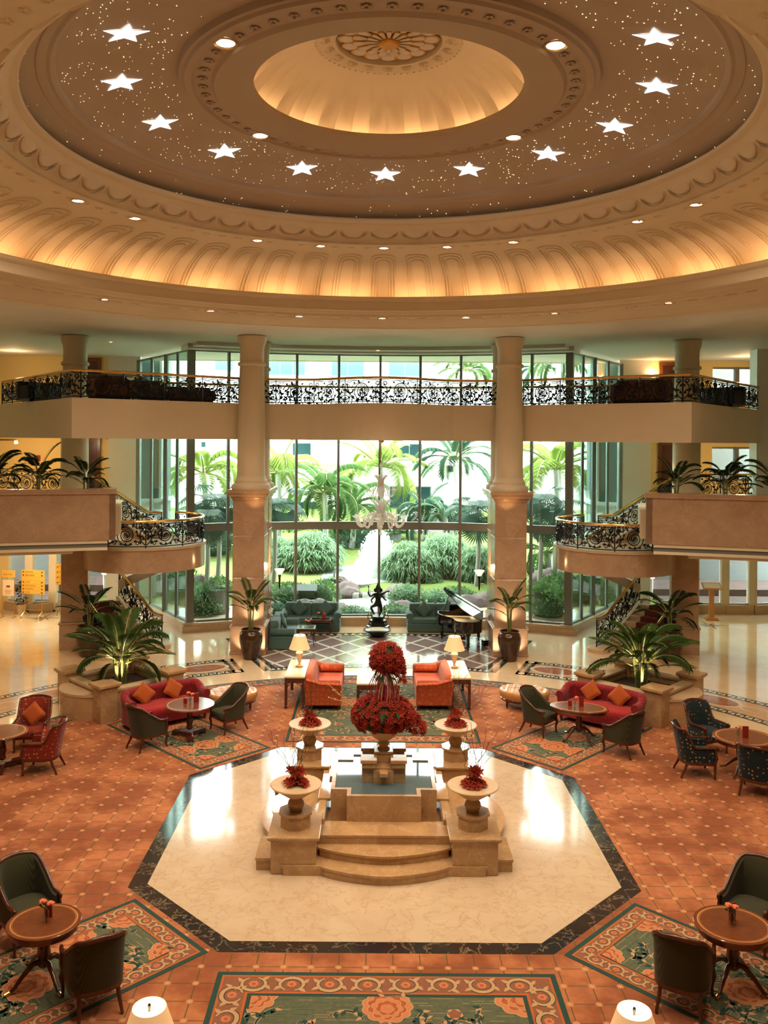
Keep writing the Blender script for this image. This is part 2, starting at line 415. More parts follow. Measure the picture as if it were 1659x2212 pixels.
# ------------------------------------------------------------------ marble inlay bands
def inlay(sgn, nm):
    b = MB(); z = .004
    def quad(r0, r1, a0, a1, mi, z=z, n=1):
        for i in range(n):
            p = a0+(a1-a0)*i/n; q_ = a0+(a1-a0)*(i+1)/n
            f = [pol(r0,p*sgn), pol(r1,p*sgn), pol(r1,q_*sgn), pol(r0,q_*sgn)]
            b.flat(f if sgn > 0 else f[::-1], z, mi)
    A0, A1 = 21.3, 86
    quad(11.0, 12.3, A0, A1, 3, z, 60)
    for r0 in (10.85, 12.2):
        quad(r0, r0+.30, A0, A1, 0, z+.002, 60)
        a = A0+2.2
        while a < A1-1:
            for k, s_ in ((0,1),(1,-1)):
                aa = a+k*.62; m_ = r0+.15
                f = [pol(m_-.09*s_, aa*sgn), pol(m_+.09*s_, (aa+.32)*sgn), pol(m_-.09*s_, (aa+.64)*sgn)]
                b.flat(f, z+.004, 1)
            a += 1.24
    quad(10.85, 12.5, A0, A0+1.7, 0, z+.002, 4)
    for k in range(9):
        r = 11.1+k*.13
        b.flat([pol(r,(A0+.45)*sgn), pol(r+.10,(A0+.85)*sgn), pol(r,(A0+1.25)*sgn)], z+.004, 1)
    for rr in (10.98, 12.37):
        c = pol(rr,(A0+.85)*sgn)
        b.flat([(c[0]+.1*cos(t*pi/8), c[1]+.1*sin(t*pi/8)) for t in range(16)], z+.004, 1)
    def oval(ad, ra, rb, mi, zz):
        cx, cy_ = pol(11.67, ad*sgn); th = -R(ad*sgn)
        pts = []
        for t in range(36):
            x, y = rot((ra*cos(2*pi*t/36), rb*sin(2*pi*t/36)), th); pts.append((cx+x, cy_+y))
        b.flat(pts, zz, mi)
    a = A0+5.2; k = 0
    while a < A1-3:
        if k % 2 == 0:
            oval(a, .78, .46, 1, z+.003); oval(a, .66, .36, 2, z+.005)
        else:
            oval(a, .42, .25, 1, z+.0035); oval(a, .34, .19, 3, z+.005)
        a += 5.6; k += 1
    struct(b.build(nm, [M['inl_dark'], M['inl_cream'], M['inl_red'], M['inl_tan']], smooth=0))
inlay(-1, 'floor_inlay_left'); inlay(1, 'floor_inlay_right')
# diamond panel in front of the glass wall
def diamond_mat():
    t = NT('diamond_marble'); tc = t.n('ShaderNodeTexCoord'); sp = t.n('ShaderNodeSeparateXYZ'); t.l(tc.outputs['Object'], sp.inputs[0])
    x = t.math('DIVIDE', sp.outputs[0], 1.06); y = t.math('DIVIDE', sp.outputs[1], 1.40)
    def ln(e):
        f = t.math('ABSOLUTE', t.math('SUBTRACT', e, t.math('ROUND', e))); return t.math('LESS_THAN', f, .062)
    l = t.math('MAXIMUM', ln(t.math('ADD', x, y)), ln(t.math('SUBTRACT', x, y)))
    n = t.noise(5, 5, .6)
    c = t.mix(n, (.19,.13,.12), (.28,.205,.19))
    return t.fin(t.mix(l, c, (.74,.71,.66)), .09, 0, .8)
M['diamond'] = diamond_mat()
b = MB()
outer = arc(15.3, -19.2, 19.2, 24); inner = arc(10.8, -17.2, 17.2, 24)
for i in range(24): b.flat([inner[i], inner[i+1], outer[i+1], outer[i]], .004, 0)
def strip(p0, p1, wd, mi, zz):
    d = Vector((p1[0]-p0[0], p1[1]-p0[1])); nrm = Vector((-d.y, d.x)).normalized()*wd/2
    b.flat([(p0[0]-nrm.x,p0[1]-nrm.y),(p1[0]-nrm.x,p1[1]-nrm.y),(p1[0]+nrm.x,p1[1]+nrm.y),(p0[0]+nrm.x,p0[1]+nrm.y)], zz, mi)
for s_ in (-1, 1):
    p0, p1 = pol(10.8,17.2*s_), pol(15.3,19.2*s_); strip(p0, p1, .42, 1, .006)
    for k in range(30):
        t = (k+.5)/30; x, y = p0[0]+(p1[0]-p0[0])*t, p0[1]+(p1[1]-p0[1])*t
        b.flat([(x-.1,y-.05),(x+.1,y-.05),(x,y+.07)], .008, 2)
for r, wd in ((10.9,.36),(15.2,.4)):
    lim = 17.2 if r < 12 else 19.2
    for i in range(40):
        a0, a1 = -lim+2*lim*i/40, -lim+2*lim*(i+1)/40
        b.flat([pol(r-wd/2,a1), pol(r-wd/2,a0), pol(r+wd/2,a0), pol(r+wd/2,a1)][::-1], .0065, 1)
        am = (a0+a1)/2
        b.flat([pol(r-wd*.3,a0+.1), pol(r+wd*.3,am), pol(r-wd*.3,a1-.1)], .009, 2)
struct(b.build('floor_diamond_panel', [M['diamond'], M['inl_dark'], M['inl_cream']], smooth=0))
def compass(loc, nm, r=.75):
    b = MB()
    for k in range(8):
        a = k*pi/4; rr = r if k % 2 == 0 else r*.62
        t = (rr*cos(a), rr*sin(a))
        for s_ in (-1, 1):
            m_ = (r*.26*cos(a+s_*pi/8), r*.26*sin(a+s_*pi/8))
            f = [(0,0), t, m_] if s_ > 0 else [(0,0), m_, t]
            b.flat([(loc[0]+x, loc[1]+y) for x, y in f], .005, 0 if s_ > 0 else 1)
    struct(b.build(nm, [M['inl_dark'], M['inl_tan']], smooth=0))
compass((-12.6,33.0), 'floor_compass_left'); compass((12.3,32.6), 'floor_compass_right')
# ------------------------------------------------------------------ figured rugs
def lobed(cx, cy_, r, n, d, ph=0, k=6, sq=1):
    m = n*k
    return [(cx+r*(1-d+d*abs(sin(n*pi*i/m)))*cos(2*pi*i/m+ph), cy_+r*sq*(1-d+d*abs(sin(n*pi*i/m)))*sin(2*pi*i/m+ph)) for i in range(m)]
def rug(label, wx, wy, loc, rz, seed, double=False):
    rnd = random.Random(seed); b = MB()
    mats = [M['rteal'], M['rorange'], M['rbrown'], M['rcream'], M['rgreen'], M['rsalmon'], M['rdeep']]
    x, y = wx/2, wy/2; z = .004
    b.box(-x, x, -y, y, 0, .004, 0)
    def rect(i, mi, zz): b.flat([(-x+i,-y+i),(x-i,-y+i),(x-i,y-i),(-x+i,y-i)], zz, mi)
    B = .40 if double else .30
    rect(.07, 1, z+.0006); rect(.10, 2, z+.0012); rect(B, 1, z+.0018); rect(B+.035, 0, z+.0024)
    F0 = B+(.09 if double else .05); rect(F0, 4, z+.003)
    def ribbon(pts, wd, mi, zz):
        L, Rr = [], []
        for i, p in enumerate(pts):
            a = pts[max(0,i-1)]; c = pts[min(len(pts)-1,i+1)]
            d = Vector((c[0]-a[0], c[1]-a[1])); d = d.normalized() if d.length > 0 else Vector((1,0)); nn = Vector((-d.y, d.x))
            ww = wd*(.35+.65*sin(pi*min(1,max(0,(i+.4)/len(pts)))))/2
            L.append((p[0]+nn.x*ww, p[1]+nn.y*ww)); Rr.append((p[0]-nn.x*ww, p[1]-nn.y*ww))
        for i in range(len(pts)-1): b.flat([Rr[i],Rr[i+1],L[i+1],L[i]], zz, mi)
    def leaf(px, py, a, l, wd, mi, zz):
        pts = [(0,0),(l*.25,-wd),(l*.55,-wd*.8),(l,0),(l*.55,wd*.8),(l*.25,wd)]
        b.flat([(px+rot(p,a)[0], py+rot(p,a)[1]) for p in pts], zz, mi)
    # scrolling border
    m_ = (.10+B)/2; hw = (B-.10)/2
    for (p0, p1) in (((-x+m_,-y+m_),(x-m_,-y+m_)),((x-m_,-y+m_),(x-m_,y-m_)),((x-m_,y-m_),(-x+m_,y-m_)),((-x+m_,y-m_),(-x+m_,-y+m_))):
        d = Vector((p1[0]-p0[0], p1[1]-p0[1])); L = d.length; d.normalize(); nn = Vector((-d.y, d.x)); a = atan2(d.y, d.x)
        per = hw*3.1; k = max(2, round(L/per)); per = L/k
        def at(u, v): return (p0[0]+d.x*u+nn.x*v, p0[1]+d.y*u+nn.y*v)
        for i in range(k):
            u0 = i*per; sg = 1 if i % 2 else -1; c = (u0+per/2, 0)
            sp = [at(c[0]+hw*.86*cos(t)*1.15, sg*hw*.86*sin(t)) for t in [(-.35+1.75*q/14)*pi for q in range(15)]]
            ribbon(sp, hw*.52, 0, z+.0034); ribbon(sp, hw*.36, 3, z+.0037)
            q = at(*c); b.flat(lobed(q[0], q[1], hw*.44, 9, .3), z+.0036, 5); b.flat(lobed(q[0], q[1], hw*.20, 6, .3), z+.0039, 6)
            for tt, aa in ((.15,.6),(-.1,-.9),(.95,2.2),(1.25,-2.4)):
                q = at(c[0]+hw*1.0*cos(tt*pi), sg*hw*.8*sin(tt*pi)); leaf(q[0], q[1], a+sg*aa, hw*.75, hw*.2, 3, z+.0041)
    fx, fy = x-F0, y-F0
    # fine weave lines in the field
    yy = -fy+.03
    while yy < fy:
        xx = -fx+.02
        while xx < fx-.1:
            l = rnd.uniform(.08,.3); l = min(l, fx-.02-xx)
            if rnd.random() < .55: b.flat([(xx,yy),(xx+l,yy),(xx+l,yy+.006),(xx,yy+.006)], z+.0033, 3 if rnd.random() < .5 else 0)
            xx += l+.06
        yy += .045
    def clipp(pts): return [(max(-fx,min(fx,p[0])), max(-fy,min(fy,p[1]))) for p in pts]
    def peony(cx, cy_, r, zz=z+.0065):
        b.flat(clipp(lobed(cx, cy_, r*1.05, 11, .10, .3)), zz, 3)
        b.flat(clipp(lobed(cx, cy_, r, 11, .12, .3)), zz+.0003, 5)
        for k, (q, nn_) in enumerate(((.80,10),(.62,8),(.45,7),(.28,5))):
            b.flat(clipp(lobed(cx, cy_-r*.05*k, r*q*1.05, nn_, .16, k)), zz+.0006+k*.0006, 3)
            b.flat(clipp(lobed(cx, cy_-r*.05*k, r*q, nn_, .18, k)), zz+.0009+k*.0006, 6 if k % 2 == 0 else 5)
    # vines
    for k in range(int(fx*fy*26)+10):
        px, py = rnd.uniform(-fx*.85,fx*.85), rnd.uniform(-fy*.85,fy*.85); a = rnd.uniform(0,2*pi); cv = rnd.choice((-1,1))*rnd.uniform(.25,.5)
        pts = [(px,py)]
        for q in range(9):
            a += cv*.55; px += .06*cos(a); py += .06*sin(a); pts.append((px,py))
        pts = clipp(pts); ribbon(pts, .055, 3, z+.0042); ribbon(pts, .036, 0, z+.0045)
        for q in (2,4,6,8):
            leaf(*pts[q], rnd.uniform(0,2*pi), .10, .026, 3, z+.0046); leaf(*pts[q], rnd.uniform(0,2*pi), .11, .032, 0, z+.0048)
    rp = .34 if double else .30
    spots = [(-fx,-fy),(fx,-fy),(fx,fy),(-fx,fy),(0,0)]
    if double: spots = [(-fx,fy),(0,fy*.86),(fx,fy),(-fx*.5,fy*.2),(fx*.5,fy*.2),(0,-fy*.4),(-fx,-fy),(fx,-fy)]
    else: spots += [(0,fy*.52),(0,-fy*.52),(fx,fy*.5),(-fx,fy*.5),(fx,-fy*.5),(-fx,-fy*.5)]
    for (px, py) in spots: peony(px, py, rp*rnd.uniform(.85,1.1))
    for k in range(int(fx*fy*3)+2):
        px, py = rnd.uniform(-fx*.8,fx*.8), rnd.uniform(-fy*.8,fy*.8)
        b.flat(lobed(px,py,.10,5,.2,rnd.random()*6), z+.0095, 3); b.flat(lobed(px,py,.085,5,.22,rnd.random()*6), z+.0098, 2)
    o = b.build('rug', mats, smooth=0); o.location = (loc[0],loc[1],.017); o.rotation_euler = (0,0,rz)
    return tag(o, label, 'rug')
def dgc(nx, ny, sx, sy, wd, ln):     # centre of a rug whose near edge mid-point is n, growing towards s
    return (nx+sx*ln/2*.7071, ny+sy*ln/2*.7071)
rug('teal rug with peonies and a scroll border nearest the camera', 4.28, 3.6, (0,11.16-1.8), 0, 3, True)
rug('patterned rug under the crimson sofa beside the left marble planter', 1.84, 3.9, dgc(-3.08,18.63,-1,1,0,3.9), R(45), 11)
rug('patterned rug under the crimson sofa beside the right marble planter', 1.84, 3.9, dgc(3.06,18.70,1,1,0,3.9), R(-45), 12)
rug('patterned rug under the green armchairs at the near left corner', 1.87, 4.0, dgc(-3.01,12.25,-1,-1,0,4.0), R(-45), 13)
rug('patterned rug under the green armchairs at the near right corner', 1.87, 4.0, dgc(3.01,12.24,1,-1,0,4.0), R(45), 14)
rug('large patterned rug under the two orange sofas', 4.4, 5.2, (.04,19.65+2.6), 0, 15, True)
# ------------------------------------------------------------------ domed ceiling
PL = M['plaster']
def ringprof(name, prof, n=128, mats=PL, rf=None, sm=40):
    return struct(MB().lathe(prof, n, (0,YC,0), rf=rf).build(name, mats, smooth=sm))
# inner fluted dome
nr = 44
def flute(a, z):
    k = min(1, max(0, (13.86-z)/.35)); c = abs(sin(a*nr/2))
    return 1+k*(.060*(c**.6)-.035)
prof = []
for i in range(15):
    t = i/14; prof.append((2.72-1.40*(t**1.25), 12.96+.86*sin(t*pi/2)**.9))
ringprof('ceiling_inner_dome', prof, nr*8, rf=flute, sm=60)
ringprof('ceiling_dome_trough', [(2.72,12.96),(2.72,12.90),(2.42,12.90),(2.42,13.02),(2.36,13.02),(2.36,12.93),(2.46,12.86),(2.95,12.84),(3.02,12.80),(3.08,12.86),(3.36,12.88),(3.40,12.83),(3.52,12.83),(3.55,12.88),(3.62,12.88),(3.64,12.985)], mats=M['taupe'])
b = MB().lathe([(1.32,13.82),(1.30,13.79),(1.24,13.80),(1.02,13.84),(1.0,13.80),(.94,13.80),(.92,13.9),(.92,14.0)], 96, (0,YC,0))
for k in range(20):
    a = 2*pi*k/20; c = (1.13*cos(a), YC+1.13*sin(a), 13.815)
    b.lathe([(.095,0),(.085,-.018),(.07,0)], 14, c); b.ball(c, .035, 8)
for k in range(64):
    a = 2*pi*k/64; b.ball((1.30*cos(a), YC+1.30*sin(a), 13.79), .022, 6)
struct(b.build('trim_medallion_ring', PL))
# carved rosette
rs = thing('ceiling_rosette', 'gilt-edged white flower rosette at the top of the fluted dome', 'ceiling rosette', (0,YC,13.86))
b = MB().lathe([(.001,.06),(.93,.06)], 64); b.build('backing', M['white'], rs)
def petals(n, r0, r1, w, z, nm, ph=0):
    b = MB()
    for k in range(n):
        a = 2*pi*k/n+ph; pl = [(r0,-w*.35)]+[(r1-w+w*cos(t), w*sin(t)) for t in [(-.5+q/8)*pi for q in range(9)]]+[(r0,w*.35)]
        m_ = Matrix.Rotation(a,4,'Z'); b.prism(pl, z, z+.05, 1, m_)
        inn = [(r0+.02,-w*.25)]+[(r1-w+w*.78*cos(t), w*.78*sin(t)) for t in [(-.5+q/8)*pi for q in range(9)]]+[(r0+.02,w*.25)]
        b.flat(inn[::-1], z-.004, 0, m_)
    b.build(nm, [M['plaster_w'], M['gold']], rs, smooth=0)
petals(16, .45, .90, .155, .0, 'outer_petals'); petals(16, .30, .66, .095, -.03, 'middle_petals', pi/16); petals(16, .12, .42, .055, -.06, 'inner_petals')
b = MB().lathe([(.19,.0),(.19,-.10),(.15,-.12),(.10,-.11),(.001,-.12)], 20, rf=lambda a, z: 1+.06*cos(a*16)); b.build('boss', M['gold'], rs)
# starry ceiling plane + concentric mouldings
ZS = lambda r: 12.98-.095*(r-3.6)**2
ringprof('ceiling_star_plane', [(3.62+.1*q, ZS(3.62+.1*q)) for q in range(20)]+[(5.54,12.56),(5.60,12.53),(5.66,12.55),(5.72,12.51),(5.80,12.50),(5.82,12.52)]+[(5.9+.1*q, ZS(5.9+.1*q)) for q in range(7)], mats=M['taupe'])
b = MB()
for k in range(56):
    a = 2*pi*k/56
    if any(abs((math.degrees(a)-(90-q)+180) % 360-180) < 4 for q in (-129,129,-51,51)): continue
    c = (3.22*cos(a), YC+3.22*sin(a), 12.85)
    m_ = Matrix.Translation(c) @ Matrix.Rotation(a,4,'Z')
    for q in range(6):
        aq = q*pi/3; b.ball((.055*cos(aq), .055*sin(aq), 0), .034, 6, 0, m_, (1,1,.5))
struct(b.build('trim_floret_band', M['taupe']))
# cornice with eggs, cove, lower lip and stepped soffit
ringprof('ceiling_cornice', [(7.0,12.32),(6.2,12.27),(6.08,12.23),(6.04,12.20),(6.06,12.14),(6.16,12.12),(6.20,12.06),(6.32,11.98),(6.56,11.84),(6.62,11.76),(6.60,11.70),(6.72,11.68),(7.10,11.70)])
b = MB()
ne = 52
for k in range(ne):
    a = 2*pi*k/ne; m_ = Matrix.Translation((0,YC,0)) @ Matrix.Rotation(a,4,'Z') @ Matrix.Translation((6.34,0,11.97)) @ Matrix.Rotation(R(-36),4,'Y')
    b.ball((0,0,0), .20, 16, 0, m_, (.22,1.32,.85))
    b.loft([[(.02+.03*cos(t), (.29)*cos(g)+0, (.24)*sin(g)) if False else ((.05 if t else -.03), (.33+.03*t)*cos(g), (.23+.03*t)*sin(g)) for g in [2*pi*q/20 for q in range(20)]] for t in (0,1)], 0, m_, caps=False)
    m2 = Matrix.Translation((0,YC,0)) @ Matrix.Rotation(a+pi/ne,4,'Z') @ Matrix.Translation((6.34,0,11.97)) @ Matrix.Rotation(R(-36),4,'Y')
    b.ball((0,0,0), .05, 8, 0, m2, (.4,.5,3.4))
for k in range(104):
    a = 2*pi*k/104; c = (6.88*cos(a), YC+6.88*sin(a), 11.685)
    if k % 8 == 0: continue
    m_ = Matrix.Translation(c) @ Matrix.Rotation(a,4,'Z')
    for q in range(5): b.ball((.05*cos(q*1.2566), .07*sin(q*1.2566), 0), .035, 6, 0, m_, (1,1,.5))
struct(b.build('trim_egg_cornice', PL))
cove = [(7.06+2.6*sin(t*pi/2)**1.15, 11.70-1.12*(1-cos(t*pi/2))) for t in [i/12 for i in range(13)]]
cove = [(7.06+2.66*sin(t*pi/2), 11.70-1.20*(1-cos(t*pi/2))) for t in [i/14 for i in range(15)]]
ringprof('ceiling_cove', cove+[(9.75,10.5),(9.75,10.42),(9.12,10.42)])
b = MB()
def covept(t, off=0):
    i = min(13, int(t*14)); f = t*14-i; p, q = cove[i], cove[i+1]
    r, z = p[0]+(q[0]-p[0])*f, p[1]+(q[1]-p[1])*f
    tx, tz = q[0]-p[0], q[1]-p[1]; L = hypot(tx, tz)
    return r+tz/L*off*1.0, z-tx/L*off
na = 56
for k in range(na):
    a = 2*pi*k/na
    for hw, t0, rr_ in ((.32,.13,.030),(.245,.18,.026),(.17,.23,.022)):
        pts = []
        for q in range(9): pts.append((1-(1-t0-.06)*q/8, -hw))
        for q in range(1,8): pts.append((t0+.06-.06*sin(pi*q/8), -hw*cos(pi*q/8)))
        for q in range(9): pts.append((t0+.06+(1-t0-.06)*q/8, hw))
        P3 = []
        for (t, s_) in pts:
            r, z = covept(min(.999,t), .006); aa = a+s_/8.6
            P3.append((r*cos(aa), YC+r*sin(aa), z))
        b.tube(P3, rr_, 5, cap=False)
struct(b.build('trim_cove_arches', PL))
ringprof('ceiling_lower_lip', [(9.16,10.42),(9.16,10.80),(9.08,10.80),(9.06,10.72),(9.10,10.68),(9.16,10.66),(9.20,10.56),(9.18,10.50),(9.30,10.46),(9.34,10.38),(9.42,10.34),(9.44,10.28),(9.78,10.27),(9.80,10.24),(9.86,10.22),(9.92,10.24),(10.0,10.18),(10.3,10.16),(10.36,10.12),(10.5,10.12),(10.52,10.09),(10.9,10.08),(10.95,10.10)], mats=PL)
b = MB()
for k in range(112):
    a = 2*pi*k/112; c = (9.6*cos(a), YC+9.6*sin(a), 10.265)
    if k % 8 == 0: continue
    m_ = Matrix.Translation(c) @ Matrix.Rotation(a,4,'Z')
    for q in range(4): b.ball((.0, -.12+.08*q, 0), .05-.008*q, 6, 0, m_, (.8,1,.5))
struct(b.build('trim_lower_florets', PL))
# flat ceiling outside the ring
b = MB(); n = 96
for i in range(n):
    a0, a1 = 2*pi*i/n, 2*pi*(i+1)/n
    def edge(a):
        d = (sin(a), cos(a)); t = min([v for v in ((19/abs(d[0])) if abs(d[0]) > 1e-6 else 1e9, ((37-YC)/d[1]) if d[1] > 1e-6 else 1e9, ((YC+5)/-d[1]) if d[1] < -1e-6 else 1e9)]); return (t*d[0], YC+t*d[1])
    p = lambda a: (10.9*sin(a), YC+10.9*cos(a))
    b.flat([p(a0), p(a1), edge(a1), edge(a0)], 10.10)
struct(b.build('ceiling', M['plaster_w'], smooth=0))
# roof slab over everything keeps daylight out
struct(MB().box(-19.5,19.5,-5.5,37,14.4,14.6).build('ceiling_roof', M['plaster'], smooth=0))
# beam in front of the glass
b = MB()
for (r0, r1, z0, a) in ((15.6,17.4,9.98,23.6),(16.3,17.4,9.93,24.2)):
    o_, i_ = arc(r1,-a,a,32), arc(r0,-a,a,32)
    for k in range(32):
        b.prism([i_[k], i_[k+1], o_[k+1], o_[k]][::-1], z0, 10.12)
struct(b.build('ceiling_beam', M['plaster_w'], smooth=0))
# ------------------------------------------------------------------ lamps in the ceiling
def star(label, ang, rz, grp='white star lights'):
    p = pol(4.6, ang); b = MB()
    pts = []
    for k in range(10):
        a = k*pi/5+pi/2; r = .36 if k % 2 == 0 else .150
        pts.append((r*cos(a), r*sin(a)))
    o = thing('star_light', label, 'star light', (0,0,0), 0, grp)
    rd = Vector((p[0], p[1]-YC, 0)).normalized(); n_ = Vector((rd.x*-.19, rd.y*-.19, -1)).normalized(); ax = Vector((0,0,-1)).rotation_difference(n_).to_matrix().to_4x4()
    o.matrix_world = Matrix.Translation((p[0],p[1],ZS(4.6)-.012)) @ ax @ Matrix.Rotation(rz,4,'Z')
    MB().prism(pts[::-1], -.012, .0).build('glass', M['star'], o, smooth=0)
    r2 = [(x*1.06,y*1.06) for x, y in pts]
    MB().prism(r2[::-1], -.006, .0).build('rim', M['white'], o, smooth=0)
    light('AREA', 'star_glow', (p[0],p[1],12.80), 2.5, (1,.93,.85), .35, aim=(p[0],p[1],0))
SN = ['first','second','third','fourth','fifth']
star('white star light at the far middle of the starry ceiling, straight above the glass wall', 0, R(180))
for s_, nm in ((-1,'left'),(1,'right')):
    for k in range(5):
        star('white star light, %s to the %s of the middle star' % (SN[k], nm), s_*24.0*(k+1), R(180)-s_*R(24*(k+1))*(1.7 if k % 2 else .2))
b = MB(); rnd = random.Random(5)
for k in range(1600):
    r = sqrt(rnd.uniform(3.75**2, 7.0**2)); a = rnd.uniform(-150,150)
    if 5.5 < r < 5.85 or (r > 5.85 and rnd.random() < .6) or r > 6.4: continue
    x, y = pol(r, a); zz = ZS(r)-.006; q = rnd.choice((.003,.004,.005,.007))
    if a > 10 and rnd.random() < .25: q = .010
    b.add([(x-q,y,zz),(x,y-q,zz),(x+q,y,zz),(x,y+q,zz),(x,y,zz-.006)], [(0,1,4),(1,2,4),(2,3,4),(3,0,4)])
o = stuff(b.build('fibre_optic_stars', M['fibre'], smooth=0)); tag(o, 'hundreds of tiny fibre-optic points scattered over the brown ceiling', 'starry lights')
def downlight(label, r, ang, z, e, rad=.13, grp=None, spot=75, xy=None, blend=.7):
    p = xy or pol(r, ang)
    o = thing('downlight', label, 'downlight', (p[0],p[1],z), 0, grp)
    MB().lathe([(rad,0),(rad*1.25,-.006),(rad*1.25,-.022),(rad,-.016),(rad*.9,.0)], 20).build('trim_ring', M['brass'], o)
    MB().lathe([(rad*1.02,-.010),(.001,-.016)], 20).build('lens', M['dl'], o)
    if e: light('SPOT', 'downlight_beam', (p[0],p[1],z-.06), e, WARM2, .09, aim=(p[0],p[1],0), spot_size=R(spot), spot_blend=blend)
for k, (px, py, nm) in enumerate(((538,57,'upper left'),(1155,60,'upper right'),(614,303,'lower left'),(1065,304,'lower right'))):
    a = (-129,129,-51,51)[k]
    downlight('large round downlight at the %s of the inner dome rim' % nm, 3.25, a, 12.86, 540, .15, 'inner rim downlights', 70)
N9 = ['sixth from the middle, far right edge','fifth'] 
for a, nm in ((0,'in the middle of the cornice above the glass wall'),(13.5,'next right of the middle one'),(27.5,'second right of the middle one'),(54.5,'third right of the middle one'),(68,'fourth right of the middle one, at the right edge'),(-13.5,'next left of the middle one'),(-27,'second left of the middle one'),(-54,'third left of the middle one'),(-67.5,'fourth left of the middle one, at the left edge')):
    downlight('round downlight under the egg cornice, '+nm, 6.88, a, 11.69, 360, .12, 'cornice downlights', 110)
for a, nm in ((0,'in the middle'),(14.2,'next right of the middle'),(29.2,'second right of the middle'),(48,'third right of the middle'),(-14.2,'next left of the middle'),(-29.2,'second left of the middle'),(-47,'third left of the middle')):
    downlight('small round downlight in the lowest soffit ring, '+nm, 9.6, a, 10.275, 200, .11, 'lower soffit downlights')
for a in (80,100,120,140,160,180,-80,-100,-120,-140,-160):      # unseen rest of the cornice ring, widened and tilted to add frontal fill
    p = pol(6.88, a); light('SPOT', 'downlight_beam', (p[0],p[1],11.6), 520, WARM2, .09, aim=(p[0],p[1]+2.5,0), spot_size=R(140), spot_blend=.7)
for k in range(4):
    p = pol(3.25, 180+(-25,25,0,0)[k])
    if k < 2: light('SPOT', 'downlight_beam', (p[0],p[1],12.8), 480, WARM2, .09, aim=(p[0],p[1],0), spot_size=R(66), spot_blend=.7)
# fluorescent tubes in the coves
for k in range(30):
    a = 360*(k+.5)/30; p = pol(9.40, a); q = pol(9.0, a)
    light('AREA', 'cove_tube', (p[0],p[1],10.56), 8.5, (1,.53,.235), 1.35, aim=(q[0],q[1],11.5), sy=.10)
for k in range(14):
    a = 360*(k+.5)/14; p = pol(2.58, a); q = pol(2.2, a)
    light('AREA', 'dome_tube', (p[0],p[1],12.935), 3.2, (1,.57,.27), .85, aim=(q[0]*.4+p[0]*.6, q[1]*.4+p[1]*.6, 13.8), sy=.06)
# ------------------------------------------------------------------ glass wall
RG = 16.95; Z_SILL, Z_T0, Z_T1, Z_TOP = .30, 3.50, 3.78, 9.95
mx = [-6.70,-5.45,-4.45,-3.06,-1.53,0,1.48,2.96,4.45,5.45,6.70]
ga = [math.degrees(math.asin(x/RG)) for x in mx]
def wallbox(b, p, q, t, z0, z1, mi=0, off=0):
    d = Vector((q[0]-p[0], q[1]-p[1])).normalized(); n_ = Vector((-d.y, d.x))
    f = lambda c, s_: (c[0]+n_.x*s_, c[1]+n_.y*s_)
    poly = [f(p,off-t/2), f(q,off-t/2), f(q,off+t/2), f(p,off+t/2)]
    b.prism(poly, z0, z1, mi)
wi = [0]
def window(p, q, z0, z1, transoms=(), glass='glass', frame='alu', t=.10, fr=.06):
    """one glazed bay: frame mesh + one pane per light between transoms"""
    wi[0] += 1; b = MB()
    wallbox(b, p, q, t, z0, z0+fr, 0); wallbox(b, p, q, t, z1-fr, z1, 0)
    for (a, c) in transoms: wallbox(b, p, q, t*1.5, a, c, 0)
    o = struct(b.build('window_%d' % wi[0], M[frame], smooth=0))
    zs = [z0+fr]+[v for tr in transoms for v in tr]+[z1-fr]
    for k in range(0, len(zs), 2):
        g = MB(); wallbox(g, p, q, .012, zs[k], zs[k+1]); g.build('pane', M[glass], o, smooth=0)
    return o
ti = [0]
def trim(b, mat, nm=None, **kw):
    ti[0] += 1; return struct(b.build(nm or 'trim_%d' % ti[0], mat, **kw))
gp = [pol(RG, a) for a in ga]
for k in range(len(gp)-1): window(gp[k], gp[k+1], Z_SILL, Z_TOP, ((Z_T0,Z_T1),))
for k, p in enumerate(gp):
    b = MB(); big = k in (0, len(gp)-1)
    wd = .26 if big else .09
    b.cbox((p[0],p[1],(Z_SILL+Z_TOP)/2), (wd, .22, Z_TOP-Z_SILL), 0, -R(ga[k]))
    trim(b, M['alu'], smooth=0)
    if big:
        b = MB()
        for (s_, z0, z1) in ((.62,0,.20),(.54,.20,.26),(.48,.26,.32)): b.cbox((p[0],p[1],(z0+z1)/2), (s_,s_,z1-z0), 0, -R(ga[k]))
        trim(b, M['stone_s'], smooth=0)
b = MB()
a_ = [ga[0]+(ga[-1]-ga[0])*i/32 for i in range(33)]
for i in range(32):
    for r0, r1, z0, z1 in ((16.70,17.15,0,.22),(16.66,17.15,.22,.30)):
        b.prism([pol(r0,a_[i]), pol(r0,a_[i+1]), pol(r1,a_[i+1]), pol(r1,a_[i])][::-1], z0, z1)
trim(b, M['stone_s'], 'baseboard_glass_wall', smooth=0)
for s_ in (-1, 1):       # side returns of the glazing
    P0, P1, P2 = (6.72*s_,31.0), (8.05*s_,33.0), (9.75*s_,35.5)
    for p, q in ((P0,P1),(P1,P2)):
        if s_ < 0: pp, qq = p, q
        else: pp, qq = q, p
        m_ = ((p[0]+q[0])/2, (p[1]+q[1])/2)
        window(pp, m_ if s_ < 0 else m_, Z_SILL, Z_TOP, ((Z_T0,Z_T1),), 'glassg'); window(m_, qq, Z_SILL, Z_TOP, ((Z_T0,Z_T1),), 'glassg')
        b = MB(); wallbox(b, pp, qq, .4, 0, .30); trim(b, M['stone_s'], smooth=0)
        b = MB(); b.cbox((q[0],q[1],5.1), (.14,.2,9.7)); b.cbox((m_[0],m_[1],5.1), (.09,.16,9.7)); trim(b, M['alu'], smooth=0)
